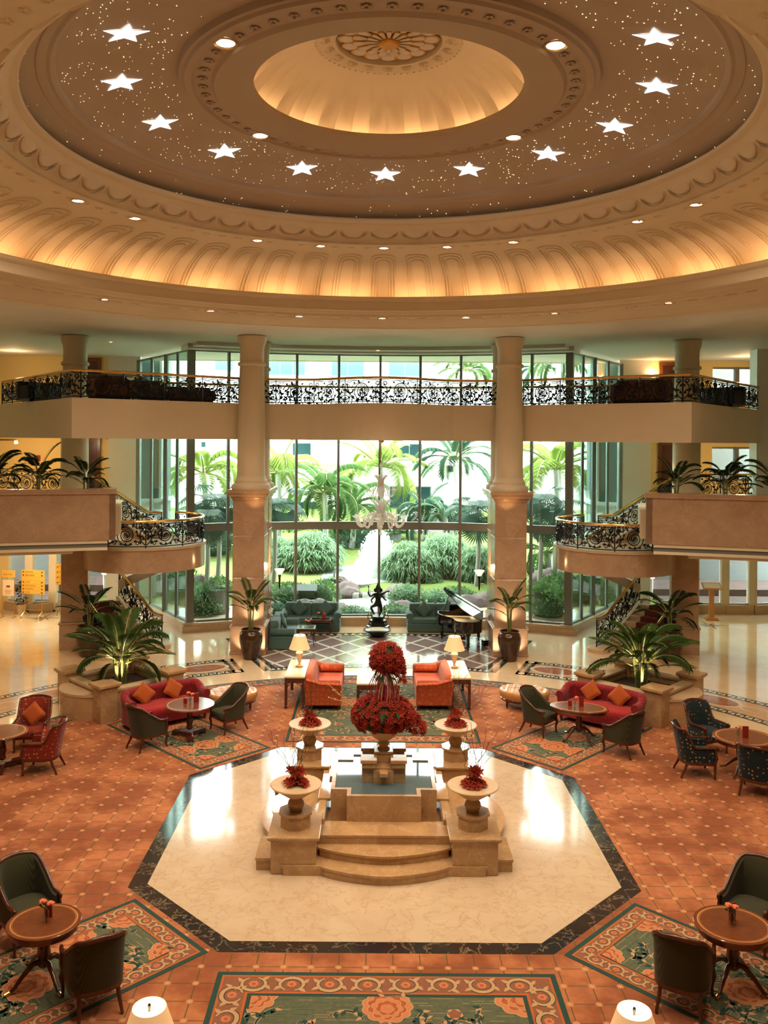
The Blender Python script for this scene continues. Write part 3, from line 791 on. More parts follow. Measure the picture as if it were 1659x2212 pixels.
# ------------------------------------------------------------------ outer walls
def wall(name, x0, x1, y0, y1, z0, z1, mat): return struct(MB().box(x0,x1,y0,y1,z0,z1).build(name, mat, smooth=0))
wall('wall_west', -19.2,-19,-5,37,0,14.5, M['plaster']); wall('wall_east', 19,19.2,-5,37,0,14.5, M['plaster']); wall('wall_north_seal', -19.2,19.2,36.9,37.1,10.08,14.5, M['plaster'])  # north wall above the ceiling is unseen, added to shut out daylight
wall('wall_south', -19.2,19.2,-5.2,-5,0,14.5, M['plaster'])
for s_, nm in ((-1,'left'),(1,'right')):
    xs = sorted((9.7*s_, 11.0*s_)); wall('wall_pale_'+nm, xs[0],xs[1],35.5,35.75,0,10.1, M['alu_l'] if False else M['plaster_w'])
    xs = sorted((11.0*s_, 19*s_))
    if s_ < 0:
        wall('wall_upper_left', xs[0],xs[1],35.6,35.8,4.5,10.1, M['yellow'])
        wall('wall_lobby_left', -19,-14.6,34.6,34.8,0,3.8, M['yellow'])
    else:
        # window openings on both upper storeys at the right
        wall('wall_upper_right', xs[0],13.5,35.6,35.8,3.8,10.1, M['yellow']); wall('wall_upper_right_far', 16.4,xs[1],35.6,35.8,3.8,10.1, M['yellow'])
        for z0, z1, m_ in ((3.8,5.25,'yellow'),(6.62,8.3,'yellow'),(9.86,10.1,'yellow')): wall('wall_upper_right_band', 13.5,16.4,35.6,35.8,z0,z1, M[m_])
        for z0, z1 in ((5.25,6.62),(8.3,9.86)):
            window((13.5,35.68),(14.45,35.68),z0,z1, (), 'glass', 'alu', .1, .08); window((14.55,35.68),(16.4,35.68),z0,z1,(), 'glass','alu',.1,.08)
            b = MB(); b.box(14.42,14.58,35.58,35.78,z0,z1); trim(b, M['alu'], smooth=0)
# lobby glazing at ground level on both sides
for s_ in (-1, 1):
    pts = [(-14.6,34.7),(-13.55,34.1),(-12.7,34.3),(-11.4,35.4)] if s_ < 0 else [(11.2,35.4),(12.6,35.0),(13.75,34.9),(14.85,34.9),(17.2,35.4),(19,35.6)]
    for k in range(len(pts)-1):
        window(pts[k], pts[k+1], .35, 3.8, (), 'glass', 'alu_l'); b = MB(); wallbox(b, pts[k], pts[k+1], .45, 0, .35); trim(b, M['stone_s'], smooth=0)
    for p in pts[1:-1]:
        b = MB(); b.cbox((p[0],p[1],1.95), (.30,.30,3.7)); trim(b, M['plaster'], smooth=0)
wall('wall_right_pier', 13.3,15.2,31.0,31.6,3.8,10.1, M['plaster_w'])
# ------------------------------------------------------------------ columns
def column(label, x, y, rz, z_sq, half, shaft_r, zt=10.1, z0=0):
    t = thing('column', label, 'column', (x,y,0), rz, 'columns around the hall')
    b = MB()
    if z_sq:
        h = half
        for (s_, a, c) in ((h+.07,0,.10),(h+.05,.10,.85),(h+.075,.85,.90),(h+.03,.90,.93),(h,.93,2.40),(h+.012,2.40,2.425),(h,2.425,3.72),(h+.012,3.72,3.745),(h,3.745,z_sq-.34),(h+.03,z_sq-.34,z_sq-.28),(h+.06,z_sq-.28,z_sq-.22),(h+.13,z_sq-.22,z_sq-.12),(h+.17,z_sq-.12,z_sq)):
            b.box(-s_,s_,-s_,s_,a,c)
        b.build('pedestal', M['stone_d'], t, smooth=0, bevel=.012)
    zb = z_sq or z0; r = shaft_r
    b = MB().lathe([(r*1.42,zb),(r*1.45,zb+.06),(r*1.40,zb+.14),(r*1.22,zb+.18),(r*1.2,zb+.22),(r*1.24,zb+.27),(r*1.12,zb+.33),(r*1.04,zb+.42)], 40); b.build('shaft_base', M['plaster'], t)
    L = zt-zb
    b = MB().lathe([(r*1.04,zb+.42),(r*1.03,zb+L*.35),(r*.95,zb+L*.70),(r*.90,zt-.98)], 40); b.build('shaft', M['plaster'], t)
    b = MB().lathe([(r*.90,zt-.98),(r*1.02,zt-.96),(r*1.06,zt-.91),(r*1.02,zt-.86),(r*.90,zt-.84),(r*.90,zt-.40),(r*.93,zt-.36),(r*.94,zt-.30),(r*1.04,zt-.22),(r*1.07,zt-.12),(r*1.07,zt-.02),(.01,zt)], 40); b.build('capital', M['plaster'], t)
    return t
column('round column on a marble pedestal beside the teal side sofa, front of its pair', -4.15, 28.15, 0, 5.20, .50, .43)
column('round column on a marble pedestal beside the grand piano, front of its pair', 4.12, 28.15, 0, 5.20, .50, .43)
column('round column close behind the one beside the teal side sofa', -4.17, 30.1, 0, 5.15, .42, .37)
column('round column close behind the one beside the grand piano', 4.17, 30.1, 0, 5.15, .42, .37)
for s_, lb in ((-1,'round column rising behind the left mezzanine palms'),(1,'round column rising behind the right mezzanine palms')):
    t = column(lb, 9.92*s_, 28.45, R(13)*-s_, 0, .5, .42, 10.1, 4.75)
for s_, lb in ((-1,'square marble pier under the left mezzanine beside the stairs'),(1,'square marble pier under the right mezzanine beside the stairs')):
    t = thing('pier', lb, 'pier', (9.88*s_,28.5,0), -R(14)*s_)
    b = MB()
    for (q, a, c) in ((.45,0,.82),(.48,.82,.88),(.41,.88,3.85)): b.box(-q,q,-q,q,a,c)
    b.build('shaft', M['stone_d'], t, smooth=0, bevel=.012)
# ------------------------------------------------------------------ upper balcony slab and mezzanines
def bow(n=16):
    pts = []
    for i in range(n+1):
        x = -2.35+4.7*i/n; pts.append((x, 28.62-1.25*cos(x/2.35*pi/2)**1.4))
    return pts
front = [(-13.4,31.0),(-8.9,25.2),(-4.15,28.55)]+bow()+[(4.15,28.55),(8.9,25.2),(13.4,31.0)]
rear = arc(15.75,-36,36,40)
fr_c = front[1:-1]
b = MB()
poly = fr_c + rear[::-1]
z0, z1 = 6.78, 7.95
n = len(fr_c)
for i in range(n-1): b.add([(*fr_c[i],z0),(*fr_c[i+1],z0),(*fr_c[i+1],z1),(*fr_c[i],z1)], [(0,1,2,3)])
for i in range(len(rear)-1): b.add([(*rear[i],z0),(*rear[i+1],z0),(*rear[i+1],z1),(*rear[i],z1)], [(3,2,1,0)])
def lerp_path(P, t):
    ds = [0]
    for i in range(len(P)-1): ds.append(ds[-1]+hypot(P[i+1][0]-P[i][0], P[i+1][1]-P[i][1]))
    s_ = t*ds[-1]
    for i in range(len(P)-1):
        if s_ <= ds[i+1]+1e-9:
            f = (s_-ds[i])/max(1e-9, ds[i+1]-ds[i]); return (P[i][0]+(P[i+1][0]-P[i][0])*f, P[i][1]+(P[i+1][1]-P[i][1])*f)
    return P[-1]
for i in range(60):
    a, c = lerp_path(fr_c,i/60), lerp_path(fr_c,(i+1)/60); d, e = lerp_path(rear,(i+1)/60), lerp_path(rear,i/60)
    b.flat([a,c,d,e], z1); b.flat([e,d,c,a], z0)
for s_ in (-1, 1):
    pl = [(-8.9,25.2),(-9.25,28.2),(-10.6,35.6),(-19,35.6),(-17.3,36),(-13.4,31)]
    pl = [(-8.9,25.2),(-9.25,28.2),(-10.6,35.6),(-17,35.6)]
    pl = [(x*-s_ if s_ > 0 else x, y) for x, y in pl]
    b.prism(pl if s_ > 0 else pl[::-1], z0, z1)
struct(b.build('balcony_slab', M['plaster'], smooth=0)); bpy.data.objects['balcony_slab'].name = 'ceiling_balcony_slab'
for s_, nm in ((-1,'left'),(1,'right')):
    pl = [(-7.9,26.7),(-8.7,29.6),(-10.3,31.4),(-10.8,35.5),(-19,35.5),(-19,23.6),(-12.5,25.3)]
    pl = [(-x*s_ if s_ > 0 else x, y) for x, y in pl]; pl = [(abs(x)*s_, y) for x, y in pl]
    b = MB(); b.prism(pl[::-1] if s_ < 0 else pl, 3.85, 4.72); struct(b.build('floor_mezzanine_'+nm, M['plaster'], smooth=0))
    # marble planter box along the mezzanine edge
    t = thing('planter_box', 'long marble-clad planter box on the %s mezzanine edge holding palms' % nm, 'planter box', (0,0,0))
    A, B_ = (7.80*s_,25.8), (13.2*s_,24.2); d = Vector((B_[0]-A[0], B_[1]-A[1])).normalized(); nv = Vector((-d.y*s_*-1, d.x*s_*-1)) 
    if nv.y < 0: nv = -nv
    def off(p, a, c): return (p[0]+d.x*a+nv.x*c, p[1]+d.y*a+nv.y*c)
    def bx(b, a0, c0, c1, z0, z1):
        pl = [off(A,a0,c0), off(B_,0,c0), off(B_,0,c1), off(A,a0,c1)]
        b.prism(pl if s_ > 0 else pl[::-1], z0, z1)
    b = MB(); bx(b,0,0,.18,3.80,5.15); bx(b,0,.8,.95,3.8,5.12); bx(b,.18,.18,.8,3.8,4.9)
    pl = [off(A,0,0), off(A,.18,0), off(A,.18,.95), off(A,0,.95)]; b.prism(pl if s_ > 0 else pl[::-1], 3.80, 5.15)
    b.build('box', M['stone_d'], t, smooth=0)
    b = MB(); bx(b,-.05,-.05,.24,5.15,5.22); bx(b,-.03,-.03,.22,5.22,5.30)
    pl = [off(A,-.05,0), off(A,.24,0), off(A,.24,1.0), off(A,-.05,1.0)]; b.prism(pl if s_ > 0 else pl[::-1], 5.15, 5.28); bx(b,-.02,.78,1.0,5.15,5.27)
    b.build('coping', M['stone_d'], t, smooth=0, bevel=.02)
    b = MB(); bx(b,.2,.2,.8,4.9,5.12); b.build('soil', M['soil'], t, smooth=0)
    b = MB(); bx(b,.22,.04,.9,3.70,3.80); bx(b,.22,.04,.9,3.50,3.58); b.build('soffit_band', M['plaster'], t, smooth=0)
    b = MB(); bx(b,.22,.10,.85,3.58,3.70); b.build('air_grille', M['alu'], t, smooth=0)
    b = MB(); bx(b,1.2,.2,2.2,3.40,3.499); struct(b.build('ceiling_mezzanine_'+nm, M['plaster'], smooth=0))
# ------------------------------------------------------------------ wrought iron balustrades
def scrolls(P, h, flip=1):
    out = []
    def spiral(cx, cy_, r0, r1, a0, turns, n, sx=1):
        return [(cx+sx*(r0+(r1-r0)*i/n)*cos(a0+2*pi*turns*i/n), cy_+(r0+(r1-r0)*i/n)*sin(a0+2*pi*turns*i/n)) for i in range(n+1)]
    m = P/2
    S = spiral(m, .50*h, .46*h, .07*h, -2.2, 2.35, 44)
    out.append((S, .013))
    out.append((spiral(m, .50*h, .30*h, .05*h, .9, 1.3, 20), .010))
    # branch sweeping in from the neighbour, with top curl and bottom curl
    out.append(([(.02*P,.06*h),(.10*P,.20*h),(.16*P,.42*h),(.13*P,.66*h),(.06*P,.80*h)]+spiral(.10*P,.84*h,.11*h,.03*h,pi,-1.1,10), .012))
    out.append(([(.98*P,.08*h),(.90*P,.16*h),(.86*P,.34*h),(.88*P,.52*h),(.93*P,.64*h)]+spiral(.90*P,.72*h,.09*h,.03*h,-.6,1.2,10), .012))
    out.append(([(.78*P,.94*h),(.86*P,.92*h),(.95*P,.95*h)], .010))
    out.append((spiral(.80*P,.16*h,.13*h,.03*h,2.6,-1.2,10), .010))
    out.append((spiral(.22*P,.14*h,.11*h,.03*h,.4,1.2,10), .010))
    out.append(([(m-.1*h,.96*h),(m+.1*h,.90*h),(.74*P,.80*h),(.82*P,.62*h)], .010))
    lv = []
    for i, (cx, cy_, a, l) in enumerate(((.16,.40,2.5,.16),(.16,.44,.6,.15),(.86,.34,2.2,.16),(.87,.40,.7,.13),(.12,.12,.9,.15),(.90,.14,2.3,.15),(.5,.03,1.2,.12),(.30,.22,2.9,.13),(.72,.22,.2,.13),(.5,.50,.5,.09),(.5,.5,3.6,.09),(.05,.6,1.8,.12),(.95,.5,1.0,.12),(.70,.84,.8,.10),(.34,.86,2.2,.10),(.22,.58,1.2,.14),(.78,.5,2.4,.13),(.62,.93,2.8,.10),(.40,.06,2.2,.11),(.62,.06,.7,.11),(.03,.3,.8,.13),(.97,.78,2.3,.12))):
        x, y = cx*P, cy_*h
        lv.append(([(x,y),(x+l*h*1.2*cos(a)*.5,y+l*h*1.2*sin(a)*.5),(x+l*h*1.2*cos(a+.35),y+l*h*1.2*sin(a+.35))], [.012,.028,.004]))
    return out+lv
def balustrade(label, path, h=.80, per=1.28, closed=False, rail=True, posts=True, fl=1, zr=None):
    """path: 3-D base points; panels of scrollwork follow it, a brass rail runs on top"""
    t = thing('balustrade', label, 'balustrade', path[0])
    o0 = Vector(path[0]); P3 = [Vector(p)-o0 for p in path]
    ds = [0]
    for i in range(len(P3)-1): ds.append(ds[-1]+(P3[i+1]-P3[i]).length)
    L = ds[-1]
    def at(u):
        u = max(0, min(L, u))
        for i in range(len(P3)-1):
            if u <= ds[i+1]+1e-9: return P3[i].lerp(P3[i+1], (u-ds[i])/max(1e-9, ds[i+1]-ds[i]))
        return P3[-1]
    n = max(8, int(L/.12)); us = [L*i/n for i in range(n+1)]
    us = sorted(set([round(u,4) for u in us+ds]))
    MB().tube([at(u)+Vector((0,0,h)) for u in us], .042, 8).build('handrail', M['brass'], t)
    b = MB(); b.tube([at(u)+Vector((0,0,h-.075)) for u in us], .014, 4); b.tube([at(u)+Vector((0,0,.05)) for u in us], .016, 4)
    b.build('iron_rails', M['iron'], t)
    k = max(1, round(L/per)); P = L/k; pat = scrolls(P, h-.13)
    for i in range(k):
        b = MB()
        for pts, rr in pat:
            q = []
            for (x, y) in pts:
                x = min(P, max(0,x)); u = i*P+(x if i % 2 == 0 else P-x)
                q.append(at(u)+Vector((0,0,.055+y)))
            b.tube(q, [v*1.45 for v in rr] if isinstance(rr, list) else rr*1.45, 4, cap=False)
        b.build('scroll_panel', M['iron'], t, smooth=60)
        b = MB(); p = at(i*P); b.box(p.x-.016,p.x+.016,p.y-.016,p.y+.016,p.z,p.z+h-.03); b.build('post', M['iron'], t, smooth=0)
    p = at(L); b = MB(); b.box(p.x-.016,p.x+.016,p.y-.016,p.y+.016,p.z,p.z+h-.03); b.build('post', M['iron'], t, smooth=0)
    return t
Zb = 7.95
inset = lambda p: (p[0]*.992, p[1]+.06, Zb)
balustrade('scrolled iron balustrade on the front edge of the balcony, bowed in the middle', [(x,y+.08,Zb) for x, y in front], .80)
balustrade('scrolled iron balustrade along the rear edge of the balcony before the glass', [(*p,Zb-.1) for p in arc(15.6,-35,35,40)], .80, 1.3)
for s_, nm in ((-1,'left'),(1,'right')):
    # curved landing
    cx, cy_ = 7.75*s_, 28.9
    pts = []
    for i in range(25):
        a = R(-148+220*i/24); x = 1.95*cos(a); y = 1.95*sin(a)
        pts.append((cx-s_*x*1.0 if False else cx+(-s_)*x, cy_+y))
    lp = pts if s_ < 0 else pts[::-1]
    t = thing('stair_landing', 'curved marble stair landing with a drum-shaped edge on the %s' % nm, 'stair landing', (0,0,0))
    hub = (8.9*s_, 29.6)
    b = MB(); poly_ = lp
    b.prism(poly_, 2.62, 3.32); b.build('drum', M['stone_d'], t, smooth=30)
    cxm = sum(p[0] for p in lp)/len(lp); cym = sum(p[1] for p in lp)/len(lp)
    b = MB(); b.prism([(cxm+(p[0]-cxm)*1.03, cym+(p[1]-cym)*1.03) for p in lp], 3.32, 3.40); b.build('slab', M['stone_s'], t, smooth=30)
    balustrade('scrolled iron balustrade round the curved stair landing on the %s' % nm, [(cxm+(p[0]-cxm)*.97, cym+(p[1]-cym)*.97, 3.40) for p in (pts)], .82, 1.2)
    # flights
    def flight(label, x0, y0, dx, dy, wid, z0, n, rise, run, runner=True, sofm=None):
        t = thing('stair_flight', label, 'staircase', (x0,y0,z0), atan2(dy,dx))
        b = MB()
        for k in range(n): b.box(k*run,(k+1)*run+.02,-wid/2,wid/2,max(0,k*rise-.25) if k else 0,(k+1)*rise)
        b.build('steps', M['stone_s'], t, smooth=0, bevel=.012)
        if runner:
            b = MB(); c = wid*.27
            for k in range(n):
                b.box(k*run-.012,k*run,-c,c,k*rise,(k+1)*rise+.012); b.box(k*run-.012,(k+1)*run,-c,c,(k+1)*rise,(k+1)*rise+.012)
            b.build('carpet_runner', M['redcarpet'], t, smooth=0)
        b = MB()
        for y in (-wid/2-.10, wid/2):
            pr = [(-.05,0),(n*run,n*rise-.25),(n*run,n*rise+.10),(.0,.16),(-.05,.16)]
            vs = [(x,y,z) for x, z in pr]+[(x,y+.10,z) for x, z in pr]
            b.add(vs, [(0,1,2,3,4),(9,8,7,6,5)]+[(i,5+i,5+(i+1)%5,(i+1)%5) for i in range(5)])
        b.build('stringers', M['stone_s'], t, smooth=0)
        return t
    dx, dy = .72*s_, .694
    fx, fy = 8.05*s_, 28.05
    flight('lower flight of the %s staircase with a red carpet runner' % nm, fx, fy, dx, dy, 1.75, 0, 8, .155, .285)
    px_, py_ = -dy*s_*-1, dx*s_*-1
    side = Vector((-dy, dx))
    for e, nm2 in ((1,'glass'),(-1,'pier')):
        sgn = -1 if (s_ < 0) == (e == 1) else 1
        ox, oy = fx+side.x*.92*sgn, fy+side.y*.92*sgn
        if (e == 1) != (oy > fy): ox, oy = fx-side.x*.92*sgn, fy-side.y*.92*sgn
        L = 2.15; pth = []
        for k in range(5):
            a = pi*1.25*k/4; pth.append((ox-dx*(.30+.16*sin(a))+(side.x*.16*(1-cos(a)))*(1 if oy > fy else -1)*0, oy-dy*(.30+.16*sin(a)), .16))
        pth = [(ox-dx*.55, oy-dy*.55, .16),(ox-dx*.28, oy-dy*.28, .16),(ox, oy, .20)]+[(ox+dx*L*k/6, oy+dy*L*k/6, .20+.155/.285*L*k/6) for k in range(1,7)]
        balustrade('scrolled iron stair balustrade of the lower flight on the %s, %s side' % (nm, 'window' if e == 1 else 'pier'), pth, .92, 1.2)
        MBb = MB().lathe([(.36,0),(.36,.12),(.33,.16),(.001,.16)], 24); o = MBb.build('stair_newel_base', M['stone_s']); o.location = (ox-dx*.42, oy-dy*.42, 0)
        tag(o, 'round marble newel base at the foot of the %s stairs, %s side' % (nm, 'window' if e == 1 else 'pier'), 'newel base')
    # flight whose pale sloping underside shows below the landing
    b = MB(); y0, y1 = 29.9, 31.4
    xs = [(8.9*s_,1.62),(6.6*s_,2.60)]
    vs = [(xs[0][0],y0,xs[0][1]),(xs[1][0],y0,xs[1][1]),(xs[1][0],y1,xs[1][1]),(xs[0][0],y1,xs[0][1])]
    vs += [(x,y,z+.32) for x, y, z in vs]
    b.add(vs, [(0,3,2,1),(4,5,6,7),(0,1,5,4),(1,2,6,5),(2,3,7,6),(3,0,4,7)])
    o = b.build('stair_soffit', M['plaster_w'], smooth=0)
    tag(o, 'white sloping underside of the middle stair flight on the %s' % nm, 'staircase')
    # upper flight with rail climbing to the mezzanine
    A, B_ = Vector((7.55*s_,29.9,3.40)), Vector((10.05*s_,31.0,4.72))
    d = B_-A; flight('upper flight of the %s staircase rising to the mezzanine' % nm, A.x, A.y, d.x/hypot(d.x,d.y), d.y/hypot(d.x,d.y), 1.3, 3.40, 9, d.z/9, hypot(d.x,d.y)/9, False)
    sd = Vector((-d.y, d.x)).normalized(); sd = sd if sd.y < 0 else -sd
    pth = [(A.x-d.x*.22+sd.x*.6, A.y-d.y*.22+sd.y*.6, 3.42),(A.x+sd.x*.6, A.y+sd.y*.6, 3.44),(B_.x+sd.x*.6, B_.y+sd.y*.6, 4.76),(B_.x+2.2*s_+sd.x*.6, B_.y+.6+sd.y*.6, 4.76),(B_.x+5.0*s_, B_.y+1.0, 4.76)]
    pth = [pth[0]]+[tuple(Vector(pth[1]).lerp(Vector(pth[2]), k/6)) for k in range(7)]+pth[3:]
    balustrade('scrolled iron balustrade climbing the upper flight to the %s mezzanine' % nm, pth, .90, 1.15)
# doors, sconces and small fittings on the upper walls
di = [0]
def door(x0, x1, y, z0, z1):
    di[0] += 1; b = MB(); b.box(x0-.14,x1+.14,y-.06,y+.02,z0,z1+.14); o = struct(b.build('door_%d' % di[0], M['wood'], smooth=0))
    b = MB(); b.box(x0,x1,y-.075,y,z0,z1); b.build('door_leaf', M['mahog'], o, smooth=0)
    b = MB(); b.ball((x1-.08,y-.11,z0+1.0), .035, 8); b.build('door_handle', M['brass'], o)
for s_ in (-1, 1):
    for z in (4.72, 7.95): door(*sorted((11.45*s_, 12.35*s_)), 35.58, z, z+ (1.95 if z > 6 else 1.95))
def sconce(label, x, y, z, e, face=-1):
    t = thing('wall_sconce', label, 'wall lamp', (x,y,z))
    MB().lathe([(.01,0),(.05,.01),(.10,.10),(.14,.16),(.13,.16),(.09,.10),(.02,.03)], 16).build('bowl', M['shade_in'], t)
    b = MB(); b.tube([(0,.10,-.16),(0,.04,-.12),(0,0,0)], .016, 6); b.box(-.04,.04,.08,.12,-.28,-.02); b.build('bracket', M['iron'], t)
    light('POINT', 'sconce_glow', (x,y,z+.14), e, WARM, .06)
sconce('lit wall lamp beside the upper right door', 11.05, 35.45, 9.35, 60)
for s_, nm in ((-1,'left'),(1,'right')):
    t = thing('torch_sconce', 'torch-shaped sconce with a glowing white bowl on the %s window-side pier' % nm, 'wall lamp', (3.38*s_,29.7,2.0))
    MB().lathe([(.02,.20),(.06,.22),(.15,.36),(.17,.40),(.15,.40),(.06,.26)], 18).build('bowl', M['shade_in'], t)
    MB().lathe([(.012,-.28),(.03,-.2),(.035,.1),(.055,.20),(.06,.22)], 10).build('stem', M['ebony'], t)
    b = MB(); b.tube([(.16*s_,0,-.05),(0,0,-.05)], .02, 6); b.build('arm', M['brass'], t)
    light('POINT', 'torch_glow', (3.36*s_,29.7,2.52), 45, WARM, .08)
for (px, y, z, nm) in ((-7.4,29.2,6.775,'left, near the window posts'),(-9.0,28.9,6.775,'left, near the stair wall'),(7.3,29.2,6.775,'right, near the window posts'),(9.0,28.6,6.775,'right, near the stair wall')):
    downlight('tiny recessed downlight under the balcony on the '+nm, 0, 0, z, 60, .05, 'balcony soffit downlights', 90, (px,y))
for (px, y, nm) in ((-9.3,30.2,'left'),(-.1,31.2,'middle')):
    downlight('tiny recessed downlight in the flat white ceiling over the balcony, '+nm, 0, 0, 10.09 if px < -1 else 9.97, 30, .06, 'flat ceiling downlights', 100, (px,y))
# warm lobby and corridor lamps on either side
for s_ in (-1, 1):
    light('POINT', 'mezzanine_lamp', (13.6*s_,33.0,6.35), 110 if s_ < 0 else 60, (1,.66,.30), .15)
    light('POINT', 'corridor_lamp', (14.0*s_,33.5,9.6), 40, (1,.66,.32), .15)
    for (x, y) in ((13.4,31.2),(15.6,27.6),(12.2,26.6)):
        light('SPOT', 'lobby_lamp', (x*s_,y,3.45), 260 if s_ < 0 else 170, (1,.62,.27), .12, aim=(x*s_,y,0), spot_size=R(120), spot_blend=.8)
    light('SPOT', 'lobby_beam', (11.2*s_,24.3,9.9), 420, WARM2, .12, aim=(11.0*s_,23.2,0), spot_size=R(56), spot_blend=.8)
t = thing('ceiling_spotlight', 'bright ceiling spotlight beside the track over the left mezzanine', 'spotlight', (-12.7,30.6,6.62))
MB().lathe([(.05,.05),(.06,-.05),(.001,-.05)], 12).build('bulb', M['bulb'], t); MB().box(-.9,.0,-.03,.03,.05,.12).build('track', M['brass'], t, smooth=0)
light('POINT', 'spotlight_glow', (-12.7,30.4,6.52), 60, WARM2, .06)
# ------------------------------------------------------------------ chairs
def uplan(w, d, n=36, rb=.55):
    """U-shaped plan from the front of one arm round the back to the other; returns points and fractions (0 front, 1 back middle)"""
    pts = []
    x, yf, yb = w/2, -d*.42, d*.5
    for i in range(n+1):
        t = -1+2*i/n; a = abs(t)
        if a > .62:
            k = (a-.62)/.38; p = (x*(1-.02*k), yb*.12*(1-k)+yf*k)
        else:
            g = a/.62*pi/2; p = (x*sin(g)**.75, yb*.12+(yb*.88)*cos(g)**.75)
        pts.append((p[0]*(1 if t > 0 else -1), p[1], 1-a))
    return pts
def smooth01(t): t = max(0, min(1, t)); return t*t*(3-2*t)
def armchair(label, fab, style='tub', group=None, pillow=None):
    t = thing('armchair', label, 'armchair', (0,0,0), 0, group)
    w, d = (.64, .66) if style == 'tub' else (.68, .68)
    P = uplan(w, d)
    if style == 'tub':
        H = lambda f: .60+.36*smooth01((f-.10)/.62)+.025*smooth01((f-.75)/.25)
    else:
        H = lambda f: .62+.36*smooth01((f-.40)/.16)+.02*smooth01((f-.75)/.25)
    rake = .17 if style == 'tub' else .20
    def shift(p, z):
        f = p[2]; r = max(0, z-.38)*rake*smooth01(f*1.6); s_ = hypot(p[0], p[1]) or 1
        fl = 1+(.10*max(0, z-.6) if style != 'tub' else .03*max(0, z-.4))
        return (p[0]*fl, p[1]+r, z)
    secs = []; th = .05
    for i, p in enumerate(P):
        a, b_ = P[max(0,i-1)], P[min(len(P)-1,i+1)]
        dx, dy = b_[0]-a[0], b_[1]-a[1]; L = hypot(dx, dy) or 1; nx, ny = dy/L, -dx/L    # inward
        q = (p[0]-nx*th*-1*-1, p[1]-ny*th*-1*-1, p[2]); h = H(p[2])
        inn = (p[0]+nx*th*-1, p[1]+ny*th*-1, p[2])
        if hypot(inn[0], inn[1]) > hypot(p[0], p[1]): inn = (p[0]+nx*th, p[1]+ny*th, p[2])
        zs = [.33, .33+(h-.33)*.5, h-.02]
        secs.append([shift(p,z) for z in zs]+[shift(((p[0]+inn[0])/2,(p[1]+inn[1])/2,p[2]), h)]+[shift(inn,z) for z in zs[::-1]])
    MB().loft(secs).build('backrest', fab, t, smooth=50)
    top = [shift(p, H(p[2])+.005) for p in P]
    e0, e1 = top[0], top[-1]
    s0 = [(e0[0],e0[1]-.05,e0[2]-.045),(e0[0],e0[1]-.055,e0[2]-.01),(e0[0],e0[1]-.03,e0[2]+.01)]
    s1 = [(e1[0],e1[1]-.05,e1[2]-.045),(e1[0],e1[1]-.055,e1[2]-.01),(e1[0],e1[1]-.03,e1[2]+.01)]
    rr = [.018,.022,.024]+[.024+.010*smooth01((p[2]-.6)/.4) for p in P]+[.024,.022,.018]
    MB().tube(s0+top+s1[::-1], rr, 8).build('show_wood_rail', M['mahog'], t, smooth=60)
    inner = [(p[0]*.90, p[1]*.90 if p[1] > 0 else p[1]*1.12) for p in P]
    b = MB(); secs = []
    for (s_, z) in ((.97,.335),(1,.36),(1,.43),(.96,.465),(.82,.485),(.5,.495)):
        secs.append([(x*s_, (y+.02)*s_-.02, z) for x, y in inner])
    b.loft(secs); b.build('seat', fab, t, smooth=50)
    b = MB(); b.prism([(p[0]*1.0, p[1] if p[1] > 0 else p[1]*1.06) for p in P], .275, .335); b.build('seat_frame', M['mahog'], t, smooth=0, bevel=.008)
    x, yf = w/2, -d*.42
    for s_ in (-1, 1):
        b = MB()
        if style == 'tub': b.tube([(s_*(x-.02),yf-.01,.33),(s_*(x-.005),yf-.03,.24),(s_*(x-.025),yf-.012,.12),(s_*(x-.02),yf-.02,.03),(s_*(x-.02),yf-.035,.0)], [.036,.034,.022,.018,.024], 8)
        else: b.lathe([(.03,.33),(.034,.29),(.024,.27),(.030,.25),(.018,.05),(.024,.035),(.018,.0),(.001,0)], 10, (s_*(x-.03),yf+.0,0))
        b.build('leg', M['mahog'], t, smooth=60)
        b = MB(); b.tube([(s_*(x-.10),d*.34,.33),(s_*(x-.09),d*.42,.17),(s_*(x-.07),d*.55,.0)], [.030,.026,.020], 6); b.build('leg', M['mahog'], t, smooth=60)
        b = MB(); hz = H(0)
        b.tube([(s_*(x-.015),yf+.0,.33),(s_*(x+.0),yf-.03,.42),(s_*(x+.005),yf-.005,.52),(s_*(x),yf-.01,hz)], [.026,.026,.020,.024], 8); b.build('arm_post', M['mahog'], t, smooth=60)
    return t
def cushion(label, mat, loc, rz, rx, s_=.44, th=.17, group=None, spin=45):
    b = MB().cushion(s_, s_, th)
    o = b.build('cushion', mat, smooth=80); o.matrix_world = Matrix.Translation(loc) @ Matrix.Rotation(rz,4,'Z') @ Matrix.Rotation(rx,4,'X') @ Matrix.Rotation(R(spin),4,'Z')
    return tag(o, label, 'cushion', group)
GA = armchair('olive tub armchair, its back to us, before the left arm of the left crimson sofa', M['olive'], 'tub', 'olive tub armchairs')
def face(p, q): return atan2(q[1]-p[1], q[0]-p[0])+pi/2     # yaw that turns a chair's front (-Y) from p towards q
Z0 = .024
def put(o, p, q, extra=0): o.location = (p[0],p[1],Z0); o.rotation_euler = (0,0,face(p,q)+extra)
T1, T2, T3, T4 = (-4.36,19.95), (4.50,19.95), (-4.28,10.95), (4.34,11.0)
put(GA, (-5.15,19.28), T1, R(8))
put(dup(GA, 'olive tub armchair showing its seat, between the left dark table and the left ottoman', (0,0,0)), (-3.55,20.45), T1, R(10))
put(dup(GA, 'olive green tub armchair showing its seat, in front of the right tan ottoman', (0,0,0)), (3.66,20.40), T2, R(-12))
put(dup(GA, 'olive tub armchair, its back to us, at the end of the right crimson sofa', (0,0,0)), (5.27,19.10), T2, R(-4))
